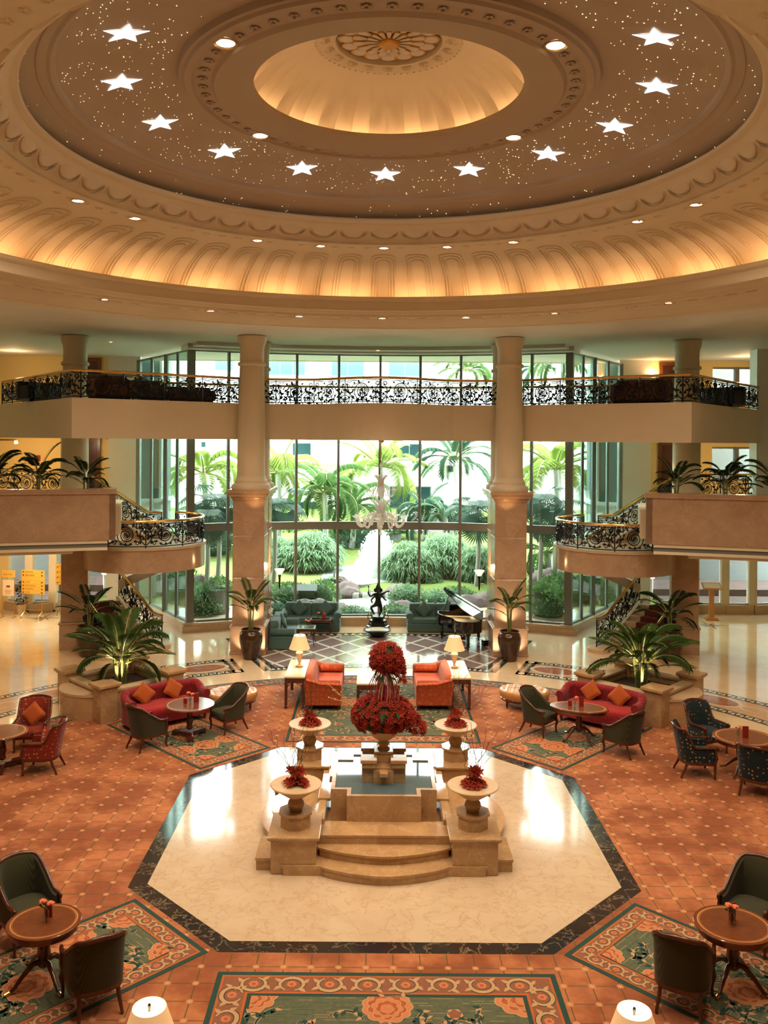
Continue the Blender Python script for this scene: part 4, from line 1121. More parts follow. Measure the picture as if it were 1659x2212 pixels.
put(dup(GA, 'olive green tub armchair cut by the left edge, behind the near left round table', (0,0,0)), (-4.85,11.85), T3, R(14))
put(dup(GA, 'olive tub armchair, its striped back to us, before the near left round table', (0,0,0)), (-3.52,10.52), T3, R(-30))
put(dup(GA, 'olive green tub armchair cut by the right edge, behind the near right round table', (0,0,0)), (4.98,11.95), T4, R(-12))
put(dup(GA, 'olive tub armchair, its striped back to us, before the near right round table', (0,0,0)), (3.58,10.62), T4, R(36))
RA = armchair('red spotted armchair seen from its side near the left edge', M['redc'], 'flare', 'red spotted armchairs')
put(RA, (-6.92,17.88), (-7.8,18.0), R(10))
put(dup(RA, 'red spotted armchair facing us with a rust cushion, at the left edge', (0,0,0)), (-7.62,19.15), (-7.7,18.0), R(12))
BA = armchair('navy spotted armchair seen from its side, left of the far right round table', M['bluec'], 'flare', 'navy spotted armchairs')
put(BA, (6.42,17.95), (7.4,18.0), R(-6))
put(dup(BA, 'navy spotted armchair facing us, behind the far right round table', (0,0,0)), (7.12,19.25), (7.35,18.0), R(14))
put(dup(BA, 'navy spotted armchair cut by the right edge, in front of the far right table', (0,0,0)), (7.28,17.0), (7.4,18.0), R(-28))
cushion('rust cushion in the red armchair at the left edge', M['cush'], (-7.62,19.20,.74), R(4), R(68), .40)
cushion('rust cushion in the red armchair seen from its side', M['redc'], (-6.80,17.90,.66), R(78), R(68), .38)
# ------------------------------------------------------------------ sofas
def sofa_red(label):
    t = thing('sofa', label, 'sofa', (0,0,0), 0, 'crimson sofas')
    w, d = 2.02, .86; P = uplan(w, d, 48); secs = []; th = .15
    H = lambda f: .70+.13*smooth01((f-.25)/.3)
    for i, p in enumerate(P):
        a, b_ = P[max(0,i-1)], P[min(len(P)-1,i+1)]
        dx, dy = b_[0]-a[0], b_[1]-a[1]; L = hypot(dx, dy) or 1; nx, ny = dy/L, -dx/L
        if (p[0]+nx*.1)**2+(p[1]+ny*.1)**2 > p[0]**2+p[1]**2: nx, ny = -nx, -ny
        h = H(p[2]); prof = [(0.0,.12),(.0,h*.75),(-.035,h-.10),(-.02,h-.02),(.05,h+.012),(.13,h-.02),(.155,h-.09),(.12,h-.17),(.13,.40),(.13,.12)]
        secs.append([(p[0]+nx*q, p[1]+ny*q, z) for q, z in prof])
    MB().loft(secs).build('back_and_arms', M['redf'], t, smooth=60)
    b = MB(); S = []
    pl = [(-.84,-.30),(-.6,-.38),(0,-.43),(.6,-.38),(.84,-.30),(.85,.05),(.78,.25),(.4,.32),(-.4,.32),(-.78,.25),(-.85,.05)]
    for (k, z) in ((.97,.30),(1,.34),(1,.42),(.97,.455),(.85,.48),(.4,.49)): S.append([(x*k,y*k,z) for x, y in pl])
    b.loft(S); b.build('seat', M['redseat'], t, smooth=60)
    b = MB(); b.prism([(-.99,-.34),(-.6,-.39),(0,-.42),(.6,-.39),(.99,-.34),(.98,.2),(.7,.4),(-.7,.4),(-.98,.2)], .12, .32); b.build('base', M['redf'], t, smooth=40)
    for x, y in ((-.9,-.32),(.9,-.32),(-.72,.34),(.72,.34)):
        MB().lathe([(.035,.13),(.04,.09),(.026,.02),(.02,0),(.001,0)], 10, (x,y,0)).build('leg', M['mahog'], t)
    return t
S1 = sofa_red('crimson sofa with two rust cushions in front of the left marble planter')
S1.location = (-5.18,21.0,Z0); S1.rotation_euler = (0,0,R(37))
S2 = dup(S1, 'crimson sofa with two rust cushions in front of the right marble planter', (5.30,21.05,Z0), R(-37))
dup(S1, 'crimson sofa of which only one end shows at the lower left edge', (-5.55,9.55,Z0), R(135))
dup(S1, 'crimson sofa of which only a sliver shows at the lower right edge', (5.72,9.62,Z0), R(-135))
for (S, a, nm, lx) in ((S1,37,'left',(-.44,.30)),(S2,-37,'right',(-.36,.36))):
    for k, x in enumerate(lx):
        q = rot((x,.17), R(a)); cushion('square rust cushion standing on its corner, %s one on the %s crimson sofa' % ('left' if k == 0 else 'right', nm), M['cush'], (S.location.x+q[0], S.location.y+q[1], .71), R(a+(8 if k else -6)), R(66), .42, .16, None, 45 if k == 0 else 50)
def sofa_orange(label):
    t = thing('sofa', label, 'sofa', (0,0,0), 0, 'orange sofas')
    w, d = 2.05, .92; b = MB()
    secs = []
    for (x, h) in ((-1.0,.66),(-.94,.76),(-.7,.84),(0,.88),(.7,.84),(.94,.76),(1.0,.66)):
        secs.append([(x,.44,.14),(x,.50,h-.1),(x,.46,h),(x,.36,h+.0),(x,.29,h-.08),(x,.22,.45),(x,.22,.14)])
    b.loft(secs); b.build('backrest', M['orange'], t, smooth=60)
    for s_ in (-1, 1):
        b = MB(); sec = []
        for (y, h) in ((-.44,.62),(-.42,.66),(.1,.68),(.30,.74),(.46,.78)):
            x0, x1 = (.90, 1.04)
            sec.append([(s_*x0,y,.14),(s_*x1,y,.14),(s_*x1,y,h-.06),(s_*(x1+.025),y,h-.02),(s_*(x1),y,h),(s_*x0,y,h-.01),(s_*(x0-.02),y,h-.05)][::s_])
        b.loft(sec); b.build('arm', M['orange'], t, smooth=50)
        b = MB(); b.tube([(s_*.80,-.40,.60),(s_*.80,-.38,.60),(s_*.80,.18,.60),(s_*.80,.20,.60)], [.07,.10,.10,.07], 18); b.build('bolster', M['orange'], t, smooth=50)
        for y in (-.38,.40): MB().box(s_*.93-.035,s_*.93+.035,y-.035,y+.035,0,.10).build('leg', M['mahog'], t, smooth=0)
    b = MB(); b.box(-.90,.90,-.42,.26,.30,.48); b.build('seat', M['orangeseat'], t, smooth=50, bevel=.05, seg=4)
    b = MB(); b.box(-1.0,1.0,-.42,.44,.10,.30); b.build('base', M['orange'], t, smooth=0, bevel=.015)
    return t
O1 = sofa_orange('orange damask sofa on the left of the marble coffee table, facing right'); O1.location = (-1.42,22.95,Z0); O1.rotation_euler = (0,0,R(90))
dup(O1, 'orange damask sofa on the right of the marble coffee table, facing left', (1.33,23.0,Z0), R(-90))
def sofa_teal(label, w=2.1):
    t = thing('sofa', label, 'sofa', (0,0,0), 0, 'teal sofas')
    for s_ in (-1, 1):
        x = s_*w/4; b = MB(); b.box(x-w/4+.10 if s_ < 0 else x-w/4+.005, x+w/4-.005 if s_ < 0 else x+w/4-.10, .10,.40,.30,.92); b.build('back_cushion', M['teal'], t, smooth=50, bevel=.07, seg=4)
        b = MB(); b.box(x-w/4+.16 if s_ < 0 else x-w/4+.004, x+w/4-.004 if s_ < 0 else x+w/4-.16, -.44,.16,.30,.48); b.build('seat', M['teal'], t, smooth=50, bevel=.05, seg=4)
        b = MB(); sec = []
        for y in (-.42,-.40,.34,.36):
            k = .9 if y in (-.42,.36) else 1
            prof = [(.0,.10),(.17,.10),(.19,.42)]+[(.11+.13*k*cos(g), .56+.115*k*sin(g)) for g in [(-.55+1.6*q/12)*pi for q in range(13)]]+[(.0,.44)]
            sec.append([(s_*(w/2-.20+px), y, pz) for px, pz in prof][::s_])
        b.loft(sec); b.build('arm', M['teal'], t, smooth=50)
    b = MB(); b.box(-w/2+.01,w/2-.01,-.44,.40,.015,.30); b.build('skirt', M['teal'], t, smooth=0, bevel=.02)
    return t
G1 = sofa_teal('teal two-seat sofa against the glass wall, left of the bronze statue'); G1.location = (-2.42,31.40,.008)
dup(G1, 'teal two-seat sofa against the glass wall, behind the grand piano', (2.05,31.40,.008))
dup(G1, 'teal sofa seen from its side beside the left pillar', (-3.15,29.15,.008), R(90), None, (.85,1,1))
for x, nm in ((-2.86,'left one of the sofa left of the statue'),(-1.92,'right one of the sofa left of the statue'),(1.62,'left one on the teal sofa behind the piano'),(2.50,'right one on the teal sofa behind the piano')):
    cushion('dark teal cushion standing on its corner, '+nm, M['teal'], (x,31.45,.73), R(0), R(70), .46, .14)
cushion('dark teal cushion on the teal sofa beside the left pillar', M['teal'], (-3.18,29.2,.74), R(90), R(72), .44, .13)
# ------------------------------------------------------------------ tables
def round_table(label, loc, r=.56, sy=1, base='saber', h=.74, rz=0, group=None):
    t = thing('round_table', label, 'table', (*loc,Z0), rz, group)
    b = MB().lathe([(.001,h-.035),(r*.96,h-.035),(r,h-.025),(r,h-.006),(r*.985,h)], 48, sy=sy); b.flat([(r*.985*cos(2*pi*k/48), r*.985*sy*sin(2*pi*k/48)) for k in range(48)], h); tt_ = b.build('table_top', M['wood'], t, smooth=30)
    b = MB().lathe([(r*.86,h+.0008),(r*.90,h+.0008)], 48, sy=sy); b.lathe([(r*.83,h+.0008),(r*.84,h+.0008)], 48, sy=sy); b.build('inlay_band', M['wood_l'], tt_, smooth=0)
    if base == 'saber':
        b = MB().lathe([(r*.90,h-.035),(r*.90,h-.11),(r*.87,h-.115)], 40, sy=sy); b.build('apron', M['wood'], t)
    b = MB().lathe([(.09,h-.035),(.06,h-.10),(.045,h-.18),(.07,h-.30),(.085,h-.40),(.06,h-.46),(.075,.20),(.05,.17),(.001,.16)], 16); b.build('pedestal', M['mahog'], t)
    n = 4 if base == 'saber' else 3
    for k in range(n):
        a = 2*pi*k/n+pi/4; b = MB(); c, s_ = cos(a), sin(a)
        if base == 'saber':
            b.tube([(.04*c,.04*s_,.25),(.14*c,.14*s_,.26),(.26*c,.26*s_,.17),(.38*c,.38*s_,.05),(.46*c,.46*s_,.022)], [.038,.036,.030,.022,.018], 8); b.build('leg', M['mahog'], t, smooth=60)
            b = MB(); b.tube([(.42*c,.42*s_,.032),(.49*c,.49*s_,.02)], .022, 8); b.build('brass_cap', M['brass'], t)
        else:
            m_ = Matrix.Rotation(a,4,'Z'); b.box(0,.40,-.075,.075,.05,.12,0,m_); b.cbox((.36,0,.03), (.10,.14,.06), 0, 0, m_); b.build('leg', M['mahog'], t, smooth=0, bevel=.012)
    return t
round_table('dark round table on a three-footed base by the left crimson sofa', T1, .56, 1, 'tri')
round_table('oval inlaid table on saber legs by the right crimson sofa', T2, .66, .62, 'saber', .74, R(-18))
round_table('inlaid round table with a pink rose at the near left corner', T3, .45, .95, 'saber')
round_table('dark inlaid round table with a rose vase at the near right corner', T4, .48, .95, 'saber')
round_table('round table cut by the left edge, among the red armchairs', (-7.78,17.98), .50, 1, 'tri')
round_table('round inlaid table among the navy armchairs at the right edge', (7.42,18.0), .62, .9, 'saber')
def fret_table(label, cx, cy_, w, d, h, cat='table', leg=.07):
    t = thing('console_table', label, cat, (cx,cy_,Z0))
    b = MB(); b.box(-w/2,w/2,-d/2,d/2,h-.045,h); b.build('marble_top', M['inl_cream'], t, smooth=0, bevel=.01)
    b = MB(); b.box(-w/2+.01,w/2-.01,-d/2+.01,d/2-.01,h-.17,h-.045); b.build('apron', M['mahog'], t, smooth=0, bevel=.006)
    for sx in (-1,1):
        for sy in (-1,1):
            x, y = sx*(w/2-leg/2-.01), sy*(d/2-leg/2-.01)
            b = MB(); b.box(x-leg/2,x+leg/2,y-leg/2,y+leg/2,.04,h-.17); b.box(x-leg*.62,x+leg*.62,y-leg*.62,y+leg*.62,0,.05); b.build('leg', M['mahog'], t, smooth=0)
            b = MB(); b.tube([(x,y,h-.34),(x-sx*.05,y,h-.25),(x-sx*.16,y,h-.18)], .010, 5); b.tube([(x,y,h-.27),(x-sx*.06,y,h-.21),(x-sx*.09,y,h-.18)], .009, 5); b.build('fret_bracket', M['mahog'], t)
    return t
fret_table('long marble-topped console behind the left orange sofa', -2.17, 22.95, .52, 1.75, .80)
fret_table('long marble-topped console behind the right orange sofa', 2.02, 22.95, .52, 1.75, .80)
fret_table('square white marble-topped coffee table between the orange sofas', -.06, 23.05, 1.12, 1.10, .52)
fret_table('marble-topped console under the near left table lamp, below the frame', -2.23, 8.05, .5, .5, .72); fret_table('marble-topped console under the near right table lamp, below the frame', 2.22, 8.05, .5, .5, .72)
def cab_table(label, cx, cy_, w, d, h):
    t = thing('side_table', label, 'table', (cx,cy_,.008))
    b = MB(); b.box(-w/2,w/2,-d/2,-d/2+.06,h-.03,h); b.box(-w/2,w/2,d/2-.06,d/2,h-.03,h); b.box(-w/2,-w/2+.06,-d/2+.06,d/2-.06,h-.03,h); b.box(w/2-.06,w/2,-d/2+.06,d/2-.06,h-.03,h); b.build('frame', M['mahog'], t, smooth=0, bevel=.006)
    b = MB(); b.box(-w/2+.06,w/2-.06,-d/2+.06,d/2-.06,h-.022,h-.010); b.build('glass_inset', M['ebony'], t, smooth=0)
    b = MB(); b.box(-w/2+.03,w/2-.03,-d/2+.03,d/2-.03,h-.10,h-.03); b.build('apron', M['mahog'], t, smooth=0)
    for sx in (-1,1):
        for sy in (-1,1):
            x, y = sx*(w/2-.05), sy*(d/2-.05); b = MB()
            b.tube([(x,y,h-.05),(x+sx*.03,y+sy*.03,h-.16),(x-sx*.01,y-sy*.01,h*.42),(x+sx*.005,y+sy*.005,.05),(x+sx*.03,y+sy*.03,.0)], [.032,.034,.018,.014,.022], 8); b.build('leg', M['mahog'], t, smooth=60)
cab_table('small glass-topped side table nearer to us, beside the teal side sofa', -2.42, 29.15, .62, .62, .56)
cab_table('small glass-topped table holding a red bottle in front of the teal sofa', -2.02, 30.55, .74, .55, .56)
# things on the tables
def vase(label, x, y, z, flower=2, h=.13, hue='pink'):
    t = thing('bud_vase', label, 'vase', (x,y,z))
    MB().lathe([(.001,.004),(.026,.004),(.028,.02),(.038,h*.55),(.034,h*.8),(.026,h)], 16).build('glass', M['vase'], t)
    for k in range(flower):
        a = k*2.4+.5; px, py, pz = .05*cos(a), .05*sin(a), h+.07+.03*k
        b = MB(); b.tube([(0,0,.02),(px*.4,py*.4,h),(px,py,pz)], .004, 5); 
        for q in range(3): b.add([(px*.5,py*.5,h+.01),(px*.5+.05*cos(a+q*2),py*.5+.05*sin(a+q*2),h+.06),(px*.5+.08*cos(a+q*2+.3),py*.5+.08*sin(a+q*2+.3),h+.05)], [(0,1,2)])
        sm_ = b.build('stem', M['leaf'], t)
        b = MB(); 
        for q in range(9):
            aq = q*2.4; r = .008+.0035*q; b.ball((px+r*cos(aq), py+r*sin(aq), pz+.01-.002*q), .022, 7, 0, None, (1,1,.9))
        b.build('bloom', M['pink'], sm_)
    return t
def card(label, x, y, z, rz=0, h=.17, w=.09):
    t = thing('menu_card', label, 'menu card', (x,y,z), rz)
    b = MB(); b.box(-w/2,w/2,-.006,.006,0,h); b.build('card', M['card'], t, smooth=0)
    b = MB(); b.lathe([(.016,-.001),(.012,-.001)], 14, M=Matrix.Translation((0,-.0065,h*.55)) @ Matrix.Rotation(R(90),4,'X')); b.build('gold_emblem', M['brass'], t, smooth=0)
    return t
zt = Z0+.742
vase('glass bud vase with two salmon roses on the left dark round table', T1[0]+.0, T1[1]+.06, zt); card('tall red menu card on the left dark round table', T1[0]+.13, T1[1]+.10, zt, R(10), .22, .12); card('small dark card by the vase on the left dark round table', T1[0]-.10, T1[1]+.02, zt, R(-10), .12)
vase('glass bud vase with a salmon rose on the oval table', T2[0]-.10, T2[1]+.02, zt, 1); card('tall red menu card on the oval table', T2[0]+.05, T2[1]+.03, zt, 0, .22, .11); card('small dark card on the oval table', T2[0]-.2, T2[1]+.05, zt, R(-8), .12)
vase('glass bud vase with a large pink rose on the near left round table', T3[0]+.03, T3[1]-.02, zt, 2, .15); card('dark red card leaning behind the pink rose on the near left table', T3[0]+.02, T3[1]+.10, zt, R(-8), .15)
vase('glass bud vase with salmon roses on the near right round table', T4[0]-.02, T4[1]-.02, zt, 2, .14); card('dark menu card behind the vase on the near right table', T4[0]+.02, T4[1]+.08, zt, R(10), .22)
vase('glass bud vase with a rose among the navy armchairs', 7.30, 18.0, zt, 1); card('red menu card with a gold emblem among the navy armchairs', 7.42, 17.92, zt, R(-6), .24, .12)
vase('glass vase with pink carnations on the small side table nearer to us', -2.38, 29.1, .57, 2); vase('small vase on the dark table before the teal sofa', -2.14, 30.5, .57, 1)
t = thing('bottle', 'red bottle on the dark table before the teal sofa', 'bottle', (-1.92,30.5,.572)); MB().lathe([(.001,0),(.06,0),(.062,.15),(.05,.19),(.022,.22),(.02,.27),(.001,.27)], 14).build('body', M['card'], t)
# ------------------------------------------------------------------ lamps
def table_lamp(label, x, y, z, s_=1, e=40):
    t = thing('table_lamp', label, 'table lamp', (x,y,z))
    b = MB().lathe([(.001,0),(.10*s_,0),(.10*s_,.03*s_),(.05*s_,.05*s_),(.03*s_,.10*s_),(.09*s_,.30*s_),(.105*s_,.40*s_),(.06*s_,.46*s_),(.05*s_,.50*s_),(.03*s_,.56*s_),(.02*s_,.62*s_)], 20); b.build('base', M['stone_s'], t)
    MB().lathe([(.10*s_,0),(.105*s_,.012*s_),(.10*s_,.03*s_)], 20).build('foot_ring', M['brass'], t)
    prof = [(.30*s_,.52*s_),(.26*s_,.62*s_),(.205*s_,.78*s_),(.165*s_,.90*s_)]
    MB().lathe(prof, 90, rf=lambda a, z: 1+.012*sin(a*45)).build('lamp_shade', M['shade'], t, smooth=80); sh_ = bpy.data.objects[len(bpy.data.objects)-1] if False else COL.objects[-1]
    MB().lathe([(r-.006,q) for r, q in prof][::-1], 40).build('shade_lining', M['shade_in'], sh_)
    MB().lathe([(.001,.94*s_),(.016*s_,.925*s_),(.020*s_,.90*s_),(.012*s_,.875*s_),(.016*s_,.86*s_),(.004,.84*s_),(.004,.62*s_)], 10).build('finial', M['bronze'], t)
    b = MB()
    for k in range(3): b.tube([(0,0,.86*s_),(.165*s_*cos(k*2.094),.165*s_*sin(k*2.094),.895*s_)], .003, 4)
    b.build('shade_spider', M['brass'], sh_)
    light('POINT', 'lamp_glow', (x,y,z+.72*s_), e, WARM2, .05)
table_lamp('lit table lamp with a cream shade on the left console behind the orange sofa', -2.13, 23.05, .825, .92, 38)
table_lamp('lit table lamp with a pleated shade on the right console behind the orange sofa', 1.94, 23.05, .825, .92, 38)
table_lamp('glowing cream lampshade at the bottom edge, left of the big rug', -2.23, 8.05, .745, .93, 26)
table_lamp('glowing cream lampshade at the bottom edge, right of the big rug', 2.22, 8.05, .745, .93, 26)
# ------------------------------------------------------------------ tufted ottomans
def ottoman(label, x, y, rz):
    t = thing('ottoman', label, 'ottoman', (x,y,Z0), rz, 'tufted tan ottomans')
    b = MB(); rx, ry, n = .64, .52, 64; rings = []
    for j in range(22):
        q = j/21
        if q < .75: r, z = q/.75*.93, .46
        else: g = (q-.75)/.25*pi; r, z = .93+.07*sin(g), .46-.085+.085*cos(g) if q < .875 else .375-.12*((q-.875)/.125)
        rings.append((r, z, q))
    vs = []
    for (r, z, q) in rings:
        for i in range(n):
            a = 2*pi*i/n; x_, y_ = rx*r*cos(a), ry*r*sin(a)
            if q < .74: z_ = z+.028*abs(sin(x_*pi/.16+0*y_))*abs(sin((y_+.0)*pi/.16))-.01*(r**2)
            else: z_ = z+.006*cos(a*16)
            vs.append((x_,y_,z_))
    fs = [(j*n+i, j*n+(i+1)%n, (j+1)*n+(i+1)%n, (j+1)*n+i) for j in range(21) for i in range(n)]
    b.add(vs, fs); st_ = b.build('seat', M['leather'], t, smooth=80)
    b = MB()
    for i in range(-4,5):
        for j in range(-3,4):
            x_, y_ = i*.16, j*.16
            if (x_/rx)**2+(y_/ry)**2 < .72: b.ball((x_,y_,.455), .012, 6, 0, None, (1,1,.5))
    b.build('buttons', M['leather'], st_)
    MB().lathe([(.60,.27),(.62,.25),(.60,.20),(.55,.18)], 48, sy=ry/rx).build('base_rail', M['mahog'], t)
    for a in (35,145,215,325):
        MB().lathe([(.03,.20),(.036,.16),(.022,.12),(.034,.09),(.018,.03),(.022,0),(.001,0)], 10, (.50*cos(R(a)), .40*sin(R(a)), 0)).build('leg', M['mahog'], t)
ottoman('tan leather tufted ottoman behind the left olive armchair', -3.72, 22.0, R(20)); ottoman('tan leather tufted ottoman behind the right olive armchair', 3.66, 22.35, R(-15))
# ------------------------------------------------------------------ fountain
fo = thing('fountain', 'stepped brown marble fountain in the middle of the octagon', 'fountain', (0,15.6,.012))
FY = 15.6
def fp(name, b, mat='stone', **kw): return b.build(name, M[mat], fo, **kw)
def stepped(name, poly, z0, z1, lip=.035, mat='stone'):
    b = MB(); b.prism(poly, z0, z1-lip)
    cx = sum(p[0] for p in poly)/len(poly); cyy = sum(p[1] for p in poly)/len(poly)
    def grow(p, g):
        d = Vector((p[0]-cx, p[1]-cyy)); L = d.length; return (cx+d.x*(1+g/L), cyy+d.y*(1+g/L))
    b.prism([grow(p,.03) for p in poly], z1-lip, z1); return fp(name, b, mat, smooth=30, bevel=.010)
def arcstep(hw, yw, ymid, half, yback, n=18):
    pts = [(-hw,yback),(-hw,yw)]
    for i in range(n+1):
        x = -half+2*half*i/n; pts.append((x, yw+(ymid-yw)*cos(x/half*pi/2)**.8))
    return pts+[(hw,yw),(hw,yback)]
for sg, nm in ((1,'front'),(-1,'rear')):
    def fl(P): 
        P = [(x,(y-FY)*sg) for x, y in P]; return P if sg > 0 else P[::-1]
    stepped('lower_step', fl(arcstep(1.58,13.64,13.36,.98,14.3)), 0, .15)
    stepped('upper_step', fl(arcstep(1.03,13.98,13.70,1.03,14.6)), 0, .29)
    stepped('ledge', fl([(-1.08,14.10),(1.08,14.10),(1.08,14.62),(-1.08,14.62)]), 0, .43)
for s_ in (-1, 1):
    for (rr, z, nm) in ((1.02,.16,'side_platform'),(.84,.31,'side_step')):
        P = [(s_*(1.10+rr*cos(a)), 1.34*rr/1.02*sin(a)) for a in [(-.5+q/24)*pi for q in range(25)]]; P = [(s_*.9,-1.34*rr/1.02)]+P+[(s_*.9,1.34*rr/1.02)]
        stepped(nm, P if s_ > 0 else P[::-1], 0, z)
    for sg in (-1, 1):
        P = [(s_*1.70,-.55*1),(s_*2.02,-.55),(s_*2.02,.30),(s_*1.70,.30)]
        P = [(x, sg*1.32+y*.85) for x, y in P]; stepped('corner_block', P if s_ > 0 else P[::-1], 0, .20)
    b = MB(); b.box(min(s_*.98,s_*1.12),max(s_*.98,s_*1.12),-1.1,1.1,0,.52); fp('channel_wall', b, smooth=0, bevel=.012)
    b = MB(); b.box(min(s_*.92,s_*1.14),max(s_*.92,s_*1.14),-.35,.35,.5,.56); fp('channel_coping', b, smooth=0, bevel=.012)
    for sg in (-1, 1):
        px, py = s_*1.42, sg*1.50
        b = MB(); b.box(px-.355,px+.355,py-.42,py+.42,0,.52); b.box(px-.385,px+.385,py-.45,py+.45,.52,.545); b.box(px-.41,px+.41,py-.475,py+.475,.545,.59); fp('corner_pedestal', b, smooth=0, bevel=.012)
        oc = [(px+.235*cos(pi/8+k*pi/4)*1.08, py+.235*sin(pi/8+k*pi/4)*1.08) for k in range(8)]
        b = MB(); b.prism([(px+(x-px)*1.0, py+(y-py)*1.0) for x, y in oc], .59, .80); b.prism([(px+(x-px)*1.12, py+(y-py)*1.12) for x, y in oc], .80, .835); fp('octagonal_plinth', b, smooth=0, bevel=.008)
# cross shaped basin with water and central block
def cross(a, bq, n_): return [(-a,-bq+n_),(-a+n_,-bq+n_),(-a+n_,-bq),(a-n_,-bq),(a-n_,-bq+n_),(a,-bq+n_),(a,bq-n_),(a-n_,bq-n_),(a-n_,bq),(-a+n_,bq),(-a+n_,bq-n_),(-a,bq-n_)]
oc, ic = cross(.90,1.0,.28), cross(.83,.93,.28)
b = MB(); n = 12
for i in range(n):
    j = (i+1) % n
    b.add([(*oc[i],.30),(*oc[j],.30),(*oc[j],.86),(*oc[i],.86)], [(0,1,2,3)]); b.add([(*ic[i],.30),(*ic[j],.30),(*ic[j],.86),(*ic[i],.86)], [(3,2,1,0)])
    b.add([(*oc[i],.86),(*oc[j],.86),(*ic[j],.86),(*ic[i],.86)], [(0,1,2,3)])
fp('basin', b, smooth=0)
b = MB(); b.prism([(-1.0,-1.1),(1.0,-1.1),(1.0,1.1),(-1.0,1.1)], 0, .30); fp('basin_floor', b, smooth=0)
t_ = NT('still_water'); n1 = t_.noise(1.2, 2, .5); t_.fin(t_.mix(n1, (.055,.10,.13), (.10,.16,.20)), .03, 0, .8); M['pool'] = t_.m
b = MB(); b.prism(cross(.828,.928,.28), .70, .835); fp('water', b, 'pool', smooth=0)
b = MB(); b.box(-.38,.38,-.36,.36,.30,1.10); b.box(-.18,.18,-.40,.40,.30,1.05); fp('centre_block', b, smooth=0, bevel=.01)
for sx in (-1,1):
    for sy in (-1,1):
        b = MB(); b.box(sx*.26-.12,sx*.26+.12,sy*.30-.13,sy*.30+.13,1.10,1.19); b.box(sx*.26-.145,sx*.26+.145,sy*.30-.155,sy*.30+.155,1.19,1.25); fp('corner_cap', b, smooth=0, bevel=.008)
b = MB(); b.box(-.15,.15,-.15,.15,1.10,1.26); b.box(-.17,.17,-.17,.17,1.26,1.30); fp('urn_plinth', b, smooth=0, bevel=.008)
b = MB(); b.box(-.07,.07,-.56,-.36,1.00,1.06); fp('spout', b, smooth=0)
def bowl(label, x, y, z):
    t = thing('stone_bowl', label, 'bowl', (x,y,z), 0, 'stone bowls on the fountain corners')
    MB().lathe([(.10,0),(.105,.02),(.12,.05),(.135,.10),(.12,.15),(.09,.18),(.085,.20)], 24).build('foot', M['stone'], t)
    MB().lathe([(.085,.20),(.15,.225),(.26,.30),(.36,.375),(.405,.395),(.415,.41),(.405,.422),(.32,.415),(.21,.40),(.20,.37),(.001,.36)], 40).build('bowl', M['stone_s'], t); bw_ = COL.objects[-1]
    MB().lathe([(.205,.392),(.12,.402),(.001,.405)], 24).build('gravel', M['gravel'], bw_)
    return t
# lilies
def lily_mesh():
    b = MB()
    for k in range(6):
        a = k*pi/3; m_ = Matrix.Rotation(a,4,'Z'); w = .018 if k % 2 else .022
        b.add([(.006,-.004,0),(.006,.004,0),(.040,-w,.030),(.042,0,.024),(.040,w,.030),(.075,-w*.6,.048),(.078,0,.044),(.075,w*.6,.048),(.105,0,.042)],
              [(0,2,3),(0,3,1),(1,3,4),(2,5,6,3),(3,6,7,4),(5,8,6),(6,8,7)], 0, m_)
    b.tube([(0,0,0),(0,0,.05)], .004, 4)
    me = b.build('bloom', M['petal'], smooth=60); d = me.data; bpy.data.objects.remove(me); return d
LILY = lily_mesh()
def aim_rot(n_): return Vector(n_).to_track_quat('Z','Y').to_euler()
def bowl_flowers(label, x, y, z, seed):
    rnd = random.Random(seed); t = thing('flower_arrangement', label, 'flower arrangement', (x,y,z))
    for k in range(34):
        a = rnd.uniform(0,2*pi); r = .17*sqrt(rnd.random()); n_ = (cos(a)*r*5, sin(a)*r*5-.15, .9)
        inst(LILY, 'bloom', t, (r*cos(a), r*sin(a), .03+.05*(1-r/.15)), aim_rot(n_), rnd.uniform(.75,.95))
    b = MB(); c = MB()
    for k in range(12):
        a = rnd.uniform(0,2*pi); r = rnd.uniform(.03,.10); h = rnd.uniform(.16,.30); x_, y_ = r*cos(a), r*sin(a)
        b.tube([(x_*.6,y_*.6,0),(x_,y_,h)], .006, 5)
        if k < 9: inst(LILY, 'bloom', t, (x_,y_,h-.02), aim_rot((cos(a)*.8, sin(a)*.8-.3, .6)), rnd.uniform(.85,1.1))
    b.build('stems', M['stem'], t)
    for k in range(14):
        a = rnd.uniform(0,2*pi); p = [(.02*cos(a),.02*sin(a),.05)]; x_, y_ = p[0][:2]; z_ = .05; dx, dy = rnd.uniform(-.02,.05)*(1 if x > 0 else -1), rnd.uniform(-.03,.03)
        for q in range(11):
            dx = dx*.8+rnd.uniform(-.035,.035); dy = dy*.8+rnd.uniform(-.03,.03); x_ += dx; y_ += dy; z_ += .075; p.append((x_,y_,z_))
        c.tube(p, .0032, 4, cap=False)
    c.build('curly_twigs', M['twig'], t)
    b = MB()
    for k in range(26):
        a = rnd.uniform(0,2*pi); l = rnd.uniform(.08,.17); m_ = Matrix.Rotation(a,4,'Z') @ Matrix.Rotation(rnd.uniform(-.9,-.2),4,'Y')
        b.add([(0,0,0),(l*.5,-.015,.01),(l,0,0),(l*.5,.015,.01)], [(0,1,2,3)], 0, m_)
    b.build('leaves', M['leafd'], t, smooth=0)
BP = [(-1,-1,'front left'),(1,-1,'front right'),(-1,1,'rear left'),(1,1,'rear right')]
for i, (sx, sy, nm) in enumerate(BP):
    x, y = sx*1.42, FY+sy*1.50
    bowl('wide stone bowl on the %s corner of the fountain' % nm, x, y, .847); bowl_flowers('red lilies with curly twigs in the %s stone bowl' % nm, x, y, 1.255, 20+i)
t = thing('stone_urn', 'fluted stone urn on the fountain centre holding the tall red bouquet', 'urn', (0,FY,1.312))
